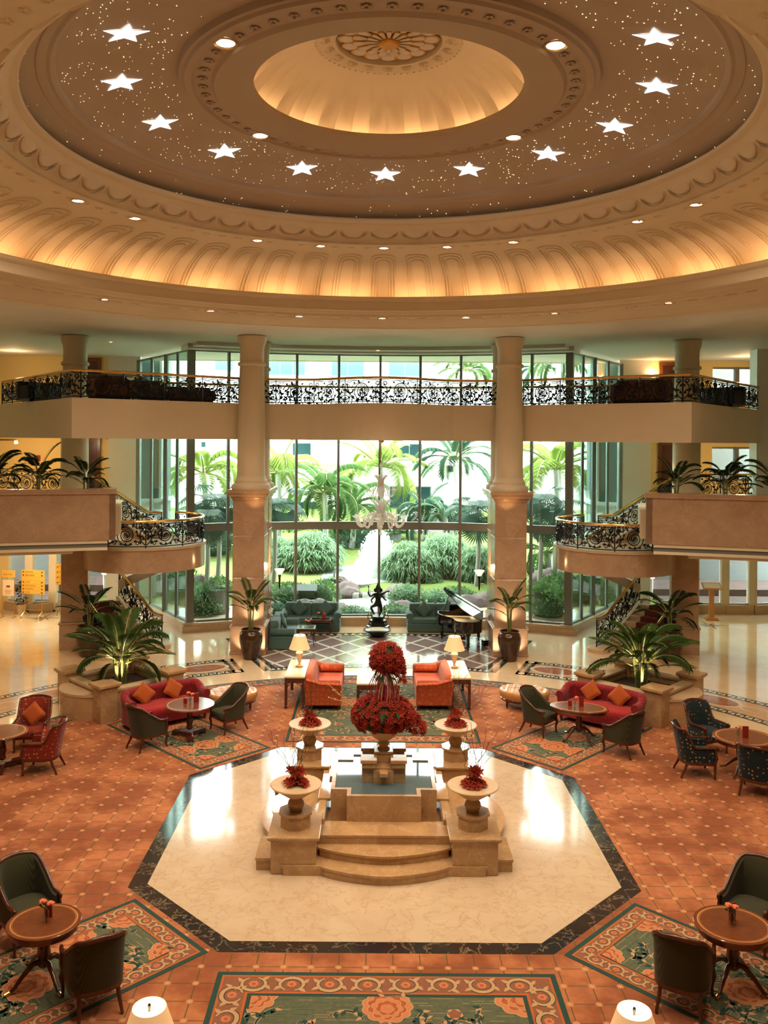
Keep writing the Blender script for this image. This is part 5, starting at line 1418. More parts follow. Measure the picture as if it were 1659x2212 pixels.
MB().lathe([(.11,0),(.11,.02),(.07,.04),(.075,.06),(.10,.10),(.075,.145),(.06,.16)], 24).build('foot', M['stone_s'], t)
MB().lathe([(.06,.16),(.13,.18),(.22,.25),(.27,.34),(.30,.44),(.36,.49),(.37,.50),(.34,.50),(.27,.47),(.001,.45)], 64, rf=lambda a, z: 1+(.03*abs(sin(a*9)) if .2 < z < .45 else 0)).build('bowl', M['stone_s'], t)
t = thing('flower_arrangement', 'tall bouquet with a red flower ball over a red flower mound in the central urn', 'flower arrangement', (0,FY,1.80))
rnd = random.Random(9)
nb = 0
masses = [((-.02,0,.12),(.56,.50,.36),520),((.42,-.05,.05),(.22,.2,.14),90),((.60,-.08,-.10),(.14,.12,.12),44),((.03,0,1.12),(.29,.29,.28),260),((.20,-.02,.98),(.16,.15,.20),70),((.30,-.03,.78),(.07,.07,.14),24)]
ext = MB()
for (c, s_, n_) in masses:
    for k in range(n_):
        u = rnd.uniform(-.62,1) ; a = rnd.uniform(0,2*pi); q = sqrt(max(0,1-u*u)); n3 = Vector((q*cos(a), q*sin(a), u))
        p = Vector(c)+Vector((n3.x*s_[0], n3.y*s_[1], n3.z*s_[2]))*rnd.uniform(.88,1.0)
        sc = rnd.uniform(.50,.72); d = (n3.x*s_[2], n3.y*s_[2]-.1, n3.z*s_[0]+.1)
        if n3.y < .25 and nb < 100 and rnd.random() < .22: inst(LILY, 'bloom', t, p, aim_rot(d), sc); nb += 1
        else:
            m_ = Matrix.Translation(p) @ Vector(d).to_track_quat('Z','Y').to_matrix().to_4x4() @ Matrix.Scale(sc,4)
            ext.add([v.co for v in LILY.vertices], [tuple(f.vertices) for f in LILY.polygons], 0, m_)
o = ext.build('massed_blooms', M['petal'], t, smooth=60); stuff(o)
b = MB()
for (c, s_) in (((-.02,0,.10),(.50,.45,.30)),((.03,0,1.12),(.24,.24,.23)),((.20,0,.98),(.12,.11,.15)),((.42,-.05,.04),(.17,.15,.1))): b.ball(c, 1, 16, 0, None, s_, .06, rnd)
b.build('inner_foliage', M['leafd'], t)
b = MB(); c = MB()
for k in range(60):
    a = rnd.uniform(0,2*pi); r = .30*sqrt(rnd.random()); bb = b if k % 3 else c
    bb.tube([(r*cos(a),r*sin(a),.35),(r*1.05*cos(a+.1),r*1.05*sin(a+.1),.55),(r*.75*cos(a+.2),r*.75*sin(a+.2),.75),(r*.35*cos(a),r*.35*sin(a),.95)], .006, 4, cap=False)
b.build('magenta_twigs', M['redtwig'], t); c.build('straw_twigs', M['tantwig'], t)
b = MB()
for k in range(22):
    a = rnd.uniform(0,2*pi); z = rnd.choice((.80,.85,.9,.3)); r0 = .12 if z > .5 else .45; l = rnd.uniform(.14,.22); m_ = Matrix.Translation((r0*cos(a), r0*sin(a), z)) @ Matrix.Rotation(a,4,'Z') @ Matrix.Rotation(rnd.uniform(.2,1.2),4,'Y')
    b.add([(0,0,0),(l*.5,-.035,.01),(l,0,0),(l*.5,.035,.01)], [(0,1,2,3)], 0, m_)
b.build('leaves', M['leafd'], t, smooth=0)
b = MB()
for k in range(8):
    p = [(-.45,0,.15)]; dx, dz = -.06, .05
    for q in range(5): dx += rnd.uniform(-.03,.02); dz += rnd.uniform(-.03,.035); p.append((p[-1][0]+dx, p[-1][1]+rnd.uniform(-.03,.03), p[-1][2]+dz))
    b.tube(p, .004, 4, cap=False)
    for q in p[2:]: b.ball(q, .016, 5)
b.build('yellow_sprays', M['tantwig'], t)
# ------------------------------------------------------------------ palms
def frond_mesh(name, L, arch, nl, ll, droop=.35, w=.022, mat='leaf', seed=1, bare=.28, fold=.5):
    """feather frond along +X rising to +Z and arching over"""
    rnd = random.Random(seed); b = MB(); pts = []
    n = 14; a = R(78); x = z = 0
    for i in range(n+1):
        pts.append((x,0,z)); t = i/n; a2 = a-R(arch)*(t**1.5); x += L/n*cos(a2); z += L/n*sin(a2)
    b.tube(pts, [.016*(1-.85*i/n)+.003 for i in range(n+1)], 5, 1, cap=False)
    for i in range(nl):
        t = bare+(1-bare)*i/(nl-1); f = t*n; k = min(n-1, int(f)); p = Vector(pts[k]).lerp(Vector(pts[k+1]), f-k)
        d = (Vector(pts[k+1])-Vector(pts[k])).normalized(); nn = Vector((-d.z,0,d.x))
        l = ll*(.55+.75*sin(pi*min(1,(t-bare)/(1-bare)*.80+.16)))*rnd.uniform(.9,1.1)
        for s_ in (-1, 1):
            o = (d*.85+Vector((0,s_*.80,0))+nn*fold*.5).normalized()
            m_ = p+o*l*.5; e = p+o*l+Vector((0,0,-l*droop)); m_ = m_+Vector((0,0,-l*droop*.18)); wv = d*w
            b.add([p, m_-wv*.9, m_+wv, e], [(0,1,3),(0,3,2)], 0)
    o = b.build(name, [M[mat], M['stem']], smooth=0); me = o.data; bpy.data.objects.remove(o); return me
FR = [frond_mesh('frond', 1.0, a, 24, .25, d, .0066, 'leaf', i, .22, .35) for i, (a, d) in enumerate(((55,.35),(75,.5),(35,.3),(95,.6)))]
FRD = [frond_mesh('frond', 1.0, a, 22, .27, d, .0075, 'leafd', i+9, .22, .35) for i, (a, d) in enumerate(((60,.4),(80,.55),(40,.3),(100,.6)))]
def palm(t, h, n, spread, seed, meshes=FR, base=0, stems=4, r0=.06, up=False, tall=.45, fl=.75, drop=.6):
    rnd = random.Random(seed); b = MB()
    for k in range(stems):
        a = 2*pi*k/stems+rnd.random(); r = r0*rnd.uniform(.4,1); hh = h*tall*rnd.uniform(.75,1.1)
        b.tube([(r*cos(a),r*sin(a),base),(r*1.6*cos(a),r*1.6*sin(a),base+hh*.5),(r*2.2*cos(a),r*2.2*sin(a),base+hh)], [.02,.016,.012], 6)
    b.build('stems', M['stem'], t)
    for k in range(n):
        a = 2*pi*k*.382+rnd.uniform(-.25,.25); me = rnd.choice(meshes); lean = spread*((k+1)/n)**.8
        L = h*fl*rnd.uniform(.72,1.05); z = base+h*tall*(1.0-drop*(k/n)*rnd.uniform(.7,1.1))
        o = inst(me, 'frond', t, (r0*1.3*cos(a),r0*1.3*sin(a),max(base+.05,z)), (0,R(lean),a), L)
        o.rotation_mode = 'XYZ'
def pot(t, h, r, mat='pot'):
    MB().lathe([(.001,0),(r*.62,0),(r*.66,.03),(r*.80,h*.25),(r*.98,h*.60),(r,h*.74),(r*.94,h*.88),(r*.78,h*.95),(r*.82,h*.985),(r*.84,h),(r*.72,h),(r*.70,h*.94)], 32).build('pot', M[mat], t); pt_ = COL.objects[-1]
    MB().lathe([(r*.71,h*.93),(.001,h*.95)], 24).build('soil', M['soil'], pt_, smooth=0)
for s_, x, nm in ((-1,-3.98,'pillar by the teal side sofa'),(1,4.02,'pillar by the grand piano')):
    t = thing('potted_palm', 'slender uplit palm in a tall brown urn before the '+nm, 'potted palm', (x,27.15,0))
    pot(t, .92, .36); palm(t, 1.85, 13, 44, 31+s_, FR, .88, 6, .06, tall=.50, fl=.44, drop=.45)
    light('SPOT', 'palm_uplight', (x,27.42,.98), 60, WARM2, .05, aim=(x,27.60,2.4), spot_size=R(120), spot_blend=.9)
    light('SPOT', 'palm_uplight', (x-.40*s_,27.36,.05), 70, WARM2, .05, aim=(x-.1*s_,27.75,1.6), spot_size=R(95), spot_blend=.9)
    light('SPOT', 'palm_uplight', (x+.38*s_,27.36,.05), 55, WARM2, .05, aim=(x+.2*s_,27.75,1.8), spot_size=R(95), spot_blend=.9)
    light('SPOT', 'cornice_light', (x,27.2,4.5), 16, WARM, .05, aim=(x-.05*s_,27.6,5.1), spot_size=R(90), spot_blend=.8)
for s_, nm in ((-1,'left'),(1,'right')):
    t = thing('potted_palm', 'dark spreading palm in a round brown pot before the %s stair pier' % nm, 'potted palm', (9.05*s_,27.35,0))
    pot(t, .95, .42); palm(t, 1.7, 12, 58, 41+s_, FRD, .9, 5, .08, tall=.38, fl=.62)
# square marble planters with uplit palms
for s_, nm in ((-1,'left'),(1,'right')):
    cx, cy_ = 6.62*s_, 22.35
    t = thing('marble_planter', 'square marble planter with corner posts and a curved bench on the %s' % nm, 'planter', (cx,cy_,.012), R(45))
    b = MB()
    for (x0,x1,y0,y1) in ((-.95,.95,-1.02,-.80),(-.95,.95,.80,1.02),(-1.02,-.80,-.95,.95),(.80,1.02,-.95,.95)): b.box(x0,x1,y0,y1,0,.66)
    b.build('walls', M['stone'], t, smooth=0)
    b = MB()
    for (x0,x1,y0,y1) in ((-.75,.75,-1.05,-.77),(-.75,.75,.77,1.05),(-1.05,-.77,-.75,.75),(.77,1.05,-.75,.75)): b.box(x0,x1,y0,y1,.66,.74)
    b.build('coping', M['stone_s'], t, smooth=0, bevel=.02)
    b = MB(); b.box(-.8,.8,-.8,.8,.3,.52); b.build('soil', M['soil'], t, smooth=0)
    for sx in (-1,1):
        for sy in (-1,1):
            b = MB(); c = (sx*.92, sy*.92)
            b.box(c[0]-.22,c[0]+.22,c[1]-.22,c[1]+.22,0,.80); b.box(c[0]-.25,c[0]+.25,c[1]-.25,c[1]+.25,.80,.84); b.box(c[0]-.29,c[0]+.29,c[1]-.29,c[1]+.29,.84,.92); b.build('corner_post', M['stone'], t, smooth=0, bevel=.015)
    # bench bulging away from the sofa side (towards the outer front)
    P = []
    for q in range(17):
        u = -.78+1.56*q/16; P.append((u, -1.02-.52*cos(u/.78*pi/2)**.6))
    if s_ < 0: P = [(y,x) for x, y in P][::-1]
    else: P = P
    ins = [(-1.0,-.78),(-1.0,.78)] if s_ < 0 else [(.78,-1.0),(-.78,-1.0)]
    pl = (P+ins)
    ar = sum(pl[i][0]*pl[(i+1)%len(pl)][1]-pl[(i+1)%len(pl)][0]*pl[i][1] for i in range(len(pl)))
    if ar < 0: pl = pl[::-1]
    b = MB(); b.prism(pl, 0, .56); b.build('bench', M['stone'], t, smooth=30)
    mx_, my_ = sum(p[0] for p in pl)/len(pl), sum(p[1] for p in pl)/len(pl)
    b = MB(); b.prism([(mx_+(x-mx_)*1.05, my_+(y-my_)*1.05) for x, y in pl], .56, .62); b.build('bench_top', M['stone_s'], t, smooth=30, bevel=.01)
    t = thing('palm', 'areca palm lit from below in the %s square marble planter' % nm, 'palm', (cx,cy_,.53))
    palm(t, 2.3, 30, 60, 51+s_, FR, 0, 14, .14, tall=.42, fl=.56, drop=.50)
    light('SPOT', 'planter_uplight', (cx-.05*s_,cy_-.35,.62), 210, (1,.82,.42), .05, aim=(cx,cy_+.1,2.0), spot_size=R(70), spot_blend=.8)
# palms standing in the mezzanine boxes
for s_, nm in ((-1,'left'),(1,'right')):
    for k, (xx, hh) in enumerate(((8.75,1.40),(10.05,1.62),(11.3,1.55),(12.4,1.6)) if s_ > 0 else ((8.75,1.45),(10.0,1.62),(11.15,1.65),(12.2,1.5))):
        f = (xx-7.8)/5.4; y = 25.8-1.6*f+.48
        t = thing('palm', 'palm silhouetted in the %s mezzanine planter box, %s from its inner end' % (nm, ('first','second','third','fourth')[k]), 'palm', (xx*s_-.0,y,5.10), 0)
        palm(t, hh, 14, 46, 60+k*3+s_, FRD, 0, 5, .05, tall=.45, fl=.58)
# ------------------------------------------------------------------ grand piano
t = thing('grand_piano', 'black grand piano with its lid raised before the right teal sofa', 'piano', (2.76,29.85,.008), R(-8))
W_, L_ = .76, 1.85        # keyboard at +Y, tail towards the camera (-Y)
body = [(-W_,.0),(-W_,-.30),(-.72,-.50),(-.58,-.75),(-.36,-1.00),(-.20,-1.25),(-.13,-1.50),(-.02,-1.72),(.22,-1.84),(.50,-1.80),(.70,-1.62),(W_,-1.35),(W_,.0)]
def spl(P, k=4):
    out = []
    for i in range(len(P)-1):
        p0, p1, p2, p3 = P[max(0,i-1)], P[i], P[i+1], P[min(len(P)-1,i+2)]
        for q in range(k):
            u = q/k; out.append(tuple(.5*((2*p1[j])+(-p0[j]+p2[j])*u+(2*p0[j]-5*p1[j]+4*p2[j]-p3[j])*u*u+(-p0[j]+3*p1[j]-3*p2[j]+p3[j])*u**3) for j in (0,1)))
    return out+[P[-1]]
bo = spl(body); 
b = MB(); n = len(bo)
inn = [(x*.94,(y+.8)*.95-.8) for x, y in bo]
for i in range(n):
    j = (i+1) % n
    b.add([(*bo[i],.62),(*bo[j],.62),(*bo[j],.98),(*bo[i],.98)], [(0,1,2,3)]); b.add([(*inn[i],.84),(*inn[j],.84),(*inn[j],.98),(*inn[i],.98)], [(3,2,1,0)]); b.add([(*bo[i],.98),(*bo[j],.98),(*inn[j],.98),(*inn[i],.98)], [(0,1,2,3)])
b.flat(bo[::-1], .62); b.build('case', M['ebony'], t, smooth=40)
b = MB(); b.flat(inn, .86); b.build('soundboard', M['gold'], t, smooth=0)
b = MB(); b.box(-W_,W_,.0,.30,.62,.74); b.box(-W_,-W_+.1,.0,.30,.74,.92); b.box(W_-.1,W_,.0,.30,.74,.92); b.build('keybed', M['ebony'], t, smooth=0, bevel=.01)
b = MB(); b.box(-W_+.1,W_-.1,.12,.28,.74,.765); b.build('keys', M['white'], t, smooth=0)
m_ = Matrix.Translation((W_,0,1.0)) @ Matrix.Rotation(R(30),4,'Y') @ Matrix.Translation((-W_,0,0))
b = MB(); lidp = [(x*1.02,y) for x, y in bo if y <= -.30]; lidp = [(-W_*1.02,-.30)]+lidp+[(W_*1.0,-.30)]
b.prism(lidp, 0, .022, 0, m_); b.build('lid', M['ebony'], t, smooth=0)
b = MB(); b.prism([(-W_,-.30),(W_,-.30),(W_,.02),(-W_,.02)], .02, .04, 0, m_); b.build('lid_flap', M['ebony'], t, smooth=0)
b = MB(); b.tube([(-.55,-.62,.95),tuple(m_ @ Vector((-.52,-.66,0)))], .012, 6); b.build('lid_prop', M['ebony'], t)
b = MB(); b.cbox((0,-.12,1.10), (.72,.02,.22), 0); b.build('music_desk', M['ebony'], t, smooth=0)
for x, y in ((-.62,.10),(.62,.10),(.32,-1.5)):
    MB().lathe([(.085,.62),(.085,.50),(.055,.45),(.05,.14),(.06,.12),(.03,.07),(.03,.0),(.001,0)], 12, (x,y,0)).build('leg', M['ebony'], t)
b = MB(); b.box(-.16,-.12,-.20,-.16,.12,.62); b.box(.12,.16,-.20,-.16,.12,.62); b.box(-.2,.2,-.26,-.10,.07,.14); b.build('pedal_lyre', M['ebony'], t, smooth=0)
b = MB()
for k in (-.09,0,.09): b.box(k-.02,k+.02,-.10,.05,.06,.075)
b.build('pedals', M['brass'], t, smooth=0)
t = thing('amplifier', 'small black box with cables on the floor under the piano', 'amplifier', (3.55,29.05,.008), .3); b = MB(); b.box(-.14,.14,-.10,.10,0,.2); b.build('box', M['ebony'], t, smooth=0, bevel=.01)
b = MB(); b.tube([(.14,0,.06)]+[(.2+.16*cos(k*.8),.1+.14*sin(k*.8),.012) for k in range(9)], .008, 5); b.build('cable', M['ebony'], t)
# ------------------------------------------------------------------ bronze dancing figure
t = thing('statue', 'black bronze dancing figure with four arms on a stepped base before the glass', 'statue', (-.03,31.25,.008))
me = bpy.data.meshes.new('figure')
J = [(0,0,.98,.085),(0,0,1.12,.085),(0,0,1.25,.10),(0,0,1.36,.05),(0,-.02,1.45,.075),(0,0,1.56,.05),(.01,0,1.66,.02),      #0-6 pelvis..crown
     (.09,-.02,.90,.07),(.12,-.05,.72,.05),(.05,-.02,.56,.035),(.04,-.08,.535,.03),                                          #7-10 standing leg
     (-.10,-.04,.92,.07),(-.26,-.10,.84,.055),(-.16,-.14,.66,.038),(-.12,-.2,.63,.03),                                         #11-14 lifted leg
     (-.15,0,1.30,.045),(-.27,0,1.20,.035),(-.36,-.03,1.33,.028),(-.34,-.03,1.40,.025),                                     #15-18 left rear arm
     (.15,0,1.30,.045),(.28,.0,1.38,.033),(.40,-.02,1.42,.026),                                                               #19-21
     (.13,-.03,1.25,.04),(.24,-.08,1.12,.032),(.30,-.14,1.10,.03),                                                            #22-24
     (-.13,-.03,1.22,.04),(-.25,-.08,1.10,.032),(-.20,-.16,1.00,.03),                                                          #25-27
     (0,-.11,1.40,.045),(.04,-.16,1.27,.032),(.09,-.15,1.20,.022)]                                                            #28-30 face / trunk-like ornament
E_ = [(0,1),(1,2),(2,3),(3,4),(4,5),(5,6),(0,7),(7,8),(8,9),(9,10),(0,11),(11,12),(12,13),(13,14),(2,15),(15,16),(16,17),(17,18),(2,19),(19,20),(20,21),(2,22),(22,23),(23,24),(2,25),(25,26),(26,27),(4,28),(28,29),(29,30)]
me.from_pydata([j[:3] for j in J], E_, []); me.materials.append(M['bronze'])
o = bpy.data.objects.new('figure', me); COL.objects.link(o); o.parent = t
sk = o.modifiers.new('skin','SKIN'); sv = me.skin_vertices[0].data
for i, j in enumerate(J): sv[i].radius = (j[3],j[3])
sv[0].use_root = True; o.modifiers.new('sub','SUBSURF').levels = 1; o.modifiers['sub'].render_levels = 2; sk.use_smooth_shade = True
b = MB()
for s_ in (-1,1): b.loft([[(s_*.04,0,1.50),(s_*.04,-.02,1.44),(s_*.04,0,1.38)],[(s_*.13,.01,1.50),(s_*.14,-.01,1.42),(s_*.10,.01,1.34)],[(s_*.155,.015,1.46),(s_*.16,.0,1.42),(s_*.14,.015,1.39)]])
b.lathe([(.095,1.50),(.10,1.53),(.075,1.58),(.05,1.64),(.02,1.70),(.001,1.74)], 14); b.build('crown_and_ears', M['bronze'], t)
b = MB(); b.tube([(-.33,-.04,1.30),(-.34,-.04,1.52)], .012, 6); b.lathe([(.001,1.52),(.035,1.55),(.001,1.62)], 8, (-.34,-.04,0)); b.tube([(.40+.05*sin(k*pi/6),-.02,1.33-.0+.07*cos(k*pi/6)) for k in range(13)], .010, 6); b.build('held_ornaments', M['bronze'], t)
b = MB()
for s_ in (-1,1):
    b.tube([(s_*.20,0,.52),(s_*.26,0,.60),(s_*.22,0,.68),(s_*.16,0,.64),(s_*.19,0,.58)], .022, 6); b.tube([(s_*.24,0,.72),(s_*.20,.02,.82),(s_*.26,0,.90)], .02, 6); b.tube([(s_*.34,-.04,.42),(s_*.37,-.04,.52),(s_*.33,-.04,.60)], .014, 6)
b.build('scroll_ornaments', M['bronze'], t)
b = MB().lathe([(.001,.52),(.24,.52),(.24,.44),(.20,.42),(.20,.40),(.30,.38),(.32,.30),(.34,.26),(.34,.20),(.42,.18),(.42,.02),(.40,0),(.001,0)], 8); b.build('pedestal', M['bronze'], t, smooth=0)
t = thing('brass_bowl', 'wide dark bowl of floating petals on the floor before the statue', 'bowl', (-.06,30.35,.008))
MB().lathe([(.001,0),(.20,0),(.22,.03),(.34,.10),(.43,.19),(.44,.23),(.38,.27),(.36,.27),(.37,.24),(.30,.23)], 36).build('bowl', M['bronze'], t)
MB().lathe([(.365,.245),(.001,.25)], 24).build('petals', M['gravel'], t, smooth=0)
b = MB()
for s_ in (-1,1): b.tube([(s_*(.43+.04*sin(k*pi/6)),0,.22+.05*cos(k*pi/6)) for k in range(13)], .012, 6)
b.build('ring_handles', M['bronze'], t)
# ------------------------------------------------------------------ crystal chandelier
t = thing('chandelier', 'white crystal chandelier with two tiers of arms hanging under the balcony', 'chandelier', (.02,28.9,0))
MB().lathe([(.012,6.0),(.012,6.77)], 8).build('rod', M['brass'], t)
b = MB().lathe([(.001,6.78),(.10,6.78),(.08,6.72),(.02,6.68)], 14); b.build('ceiling_rose', M['brass'], t)
b = MB().lathe([(.01,6.05),(.04,6.0),(.05,5.92),(.02,5.84),(.035,5.78),(.02,5.70),(.06,5.62),(.03,5.50),(.05,5.35),(.09,5.24),(.13,5.12),(.10,5.00),(.05,4.92),(.03,4.86),(.05,4.80),(.09,4.74),(.04,4.68),(.03,4.60),(.05,4.40),(.10,4.28),(.13,4.18),(.08,4.06),(.05,3.98),(.08,3.92),(.03,3.84),(.03,3.76),(.05,3.70),(.001,3.62)], 16); b.build('stem', M['crystal'], t)
def arms(n, z, rad, dip, r, nm, cup):
    for k in range(n):
        a = 2*pi*k/n+.2; c, s_ = cos(a), sin(a)
        pts = [(c*.08,s_*.08,z+.10),(c*rad*.35,s_*rad*.35,z+.16),(c*rad*.55,s_*rad*.55,z),(c*rad*.72,s_*rad*.72,z-dip),(c*rad*.92,s_*rad*.92,z-dip*.75),(c*rad,s_*rad,z+.02)]
        o = MB().tube([tuple(.5*((2*q1[j])+(q2[j]-q0[j])*u+(2*q0[j]-5*q1[j]+4*q2[j]-q3[j])*u*u+(-q0[j]+3*q1[j]-3*q2[j]+q3[j])*u**3) for j in range(3)) for i_ in range(len(pts)-1) for q0, q1, q2, q3 in ((pts[max(0,i_-1)], pts[i_], pts[i_+1], pts[min(len(pts)-1,i_+2)]),) for u in (0,.25,.5,.75)]+[pts[-1]], r, 8).build(nm, M['crystal'], t)
        b = MB().lathe([(.02,0),(cup*.6,.015),(cup,.06),(cup*.9,.055)], 12, (c*rad,s_*rad,z+.02), rf=lambda a_, z_: 1+.10*abs(sin(a_*4))); b.lathe([(.016,.03),(.016,.10),(.010,.15),(.001,.17)], 8, (c*rad,s_*rad,z+.02)); b.build('candle_cup', M['crystal'], o)
arms(10, 4.22, .82, .26, .034, 'lower_arm', .13); arms(8, 5.10, .46, .16, .014, 'upper_arm', .045)
def leaves(n, z, r0, r1, h, nm):
    b = MB()
    for k in range(n):
        a = 2*pi*k/n; c, s_ = cos(a), sin(a); b.tube([(c*r0,s_*r0,z),(c*r0*1.3,s_*r0*1.3,z+h*.6),(c*r1*.8,s_*r1*.8,z+h*.95),(c*r1,s_*r1,z+h*.85)], [.03,.035,.025,.008], 6)
    b.build(nm, M['crystal'], t)
leaves(10, 4.30, .10, .40, .55, 'lower_leaf_tier'); leaves(8, 5.25, .06, .26, .40, 'upper_leaf_tier'); leaves(8, 4.15, .15, .34, .20, 'bottom_leaf_tier')
# lit lobby chandelier glimpsed at the left
t = thing('lobby_chandelier', 'lit crystal chandelier peeking below the left mezzanine in the lobby', 'chandelier', (-12.6,31.5,0))
b = MB(); rnd = random.Random(2)
for k in range(90):
    a = rnd.uniform(0,2*pi); r = .62*sqrt(rnd.random()); b.ball((r*cos(a),r*sin(a),3.42-.34*(1-r/.62)*rnd.random()-.02), .035, 5)
b.build('crystals', M['crystal'], t); MB().lathe([(.64,3.48),(.64,3.44),(.60,3.44)], 24).build('ring', M['brass'], t); MB().lathe([(.012,3.45),(.012,3.85)], 6).build('rod', M['brass'], t)
b = MB()
for k in range(10): b.ball((.55*cos(k*.628),.55*sin(k*.628),3.40), .035, 6)
b.build('bulbs', M['bulb'], t); light('POINT', 'lobby_chandelier_glow', (-12.6,31.5,3.1), 220, WARM2, .3)
# ------------------------------------------------------------------ signs and small lobby things
M['sign'] = plain('yellow_sign_board', (.72,.42,.06), .4, var=.04)
M['ink'] = plain('sign_ink', (.10,.03,.02), .5)
def txt(body, size, parent, loc, rx=90, mat='ink', nm='lettering', align='LEFT'):
    c = bpy.data.curves.new(nm, 'FONT'); c.body = body; c.size = size; c.align_x = align; c.extrude = .001; c.materials.append(M[mat])
    q = bpy.data.objects.new(nm, c); COL.objects.link(q); bpy.context.view_layer.update()
    me = bpy.data.meshes.new_from_object(q.evaluated_get(bpy.context.evaluated_depsgraph_get())); bpy.data.objects.remove(q)
    o = bpy.data.objects.new(nm, me); COL.objects.link(o); o.parent = parent; o.location = loc; o.rotation_euler = (R(rx),0,0); return o
def signboard(label, x, y, w, z0, z1, rz, lines, arrows=True):
    t = thing('sign_stand', label, 'sign', (x,y,.0), rz)
    b = MB(); b.box(-w/2,w/2,-.02,.02,z0,z1); b.build('board', M['sign'], t, smooth=0)
    n = len(lines)
    for i, (s_, ar) in enumerate(lines):
        z = z1-(z1-z0)*(i+.72)/n
        if s_:
            if isinstance(s_, str): txt(s_, (z1-z0)/n*.62, t, (-w/2+w*.17,-.024,z))
            else:
                g = MB(); hh = (z1-z0)/n*.42
                for q in range(s_): g.box(-w/2+w*.17+q*.045,-w/2+w*.17+q*.045+.008,-.024,-.02,z,z+hh); g.box(-w/2+w*.17+q*.045,-w/2+w*.17+q*.045+.030,-.024,-.02,z+hh*(.4 if q % 2 else .85),z+hh*(.4 if q % 2 else .85)+.008)
                g.build('lettering', M['ink'], t, smooth=0)
            b = MB(); b.box(-w/2+.05,-w/2+.05+w*.06,-.024,-.02,z,z+.05); b.build('pictogram', M['ink'], t, smooth=0)
        b = MB(); b.box(-w/2,w/2,-.0215,-.02,z-.035,z-.031); b.build('rule_line', M['ink'], t, smooth=0)
        if ar:
            d = -1 if ar == 'l' else 1; xx = w/2-.10; b = MB(); b.add([(xx+d*.05,-.023,z+.03),(xx,-.023,z+.075),(xx,-.023,z-.015)], [(0,1,2)]); b.box(xx-d*.05 if d > 0 else xx,xx if d > 0 else xx+.05,-.0235,-.0225,z+.015,z+.045); b.build('arrow', M['ink'], t, smooth=0)
    for s_ in (-1,1):
        xx = s_*(w/2-.12); b = MB(); b.tube([(xx,.02,z0),(xx,.02,.22)], .014, 6); b.tube([(xx,-.22,.0),(xx,-.18,.10),(xx,.02,.24),(xx,.22,.10),(xx,.26,0)], .018, 6); b.build('leg', M['brass'], t)
    b = MB(); b.tube([(-w/2+.12,.02,.3),(w/2-.12,.02,.3)], .012, 6); b.build('crossbar', M['brass'], t)
    return t
signboard('large yellow direction sign with arrows on a brass stand in the left lobby', -13.0, 33.0, .98, .90, 1.80, R(-14), [(8,'r'),('GIFT SHOP','l'),('',''),(5,'r'),(10,'l'),(8,'r'),(5,'l')])
signboard('second yellow direction sign half hidden by the left pier', -12.05, 33.7, .7, 1.15, 1.95, R(4), [(3,'l'),(3,'l'),(2,''),(2,'')])
t = thing('sign_stand', 'tall easel with a yellow heading and a framed notice at the far left', 'sign', (-13.95,33.05,0), R(-6))
for s_ in (-1,1):
    b = MB(); b.tube([(s_*.24,0,.0),(s_*.24,0,1.72)], .010, 6); b.tube([(s_*.24,-.16,.015),(s_*.24,.16,.015)], .014, 6); b.build('leg', M['brass'], t)
b = MB(); b.box(-.26,.26,-.012,.012,1.52,1.78); b.build('heading_board', M['sign'], t, smooth=0); txt('R A Y A L', .09, t, (0,-.016,1.60), align='CENTER')
b = MB(); b.box(-.23,.23,-.012,.012,.82,1.42); b.build('notice', M['inl_cream'], t, smooth=0); b = MB(); b.cbox((0,-.016,1.18), (.14,.004,.07)); b.build('red_emblem', M['card'], t, smooth=0)
for k in range(4): b = MB(); b.cbox((0,-.015,1.02-.045*k), (.26-.03*k,.003,.012)); b.build('notice_line', M['rsalmon'], t, smooth=0)
t = thing('potted_plant', 'leafy plant in a pale pot behind the easel at the far left', 'potted plant', (-13.75,33.75,0)); MB().lathe([(.001,0),(.16,0),(.21,.38),(.19,.38),(.17,.34),(.001,.34)], 20).build('pot', M['stone_s'], t)
b = MB(); rnd = random.Random(4)
for k in range(46):
    a = rnd.uniform(0,2*pi); r = rnd.uniform(.02,.30); z = rnd.uniform(.42,1.3); l = .22; m_ = Matrix.Translation((r*cos(a)*.6,r*sin(a)*.6,z)) @ Matrix.Rotation(a,4,'Z') @ Matrix.Rotation(rnd.uniform(-.2,1.1),4,'Y'); b.add([(0,0,0),(l*.5,-.06,.01),(l,0,0),(l*.5,.06,.01)], [(0,1,2,3)], 0, m_)
b.build('leaves', M['leafd'], t, smooth=0); MB().tube([(0,0,.34),(0,.0,1.2)], .02, 6).build('stem', M['stem'], t)
t = thing('podium', 'tall wooden menu podium standing in the right lobby', 'podium', (12.75,33.6,0), R(-10))
b = MB(); b.box(-.24,.24,-.2,.2,0,.06); b.box(-.2,.2,-.16,.16,.06,.10); b.build('base', M['wood_l'], t, smooth=0, bevel=.01); b = MB(); b.box(-.09,.09,-.05,.05,.10,1.25); b.build('post', M['wood_l'], t, smooth=0)
m_ = Matrix.Translation((0,-.02,1.28)) @ Matrix.Rotation(R(22),4,'X'); b = MB(); b.box(-.36,.36,-.24,.24,0,.04,0,m_); b.build('desk_top', M['wood_l'], t, smooth=0, bevel=.01); b = MB(); b.box(-.30,.30,-.18,.18,.04,.046,0,m_); b.build('menu_sheet', M['inl_cream'], t, smooth=0)
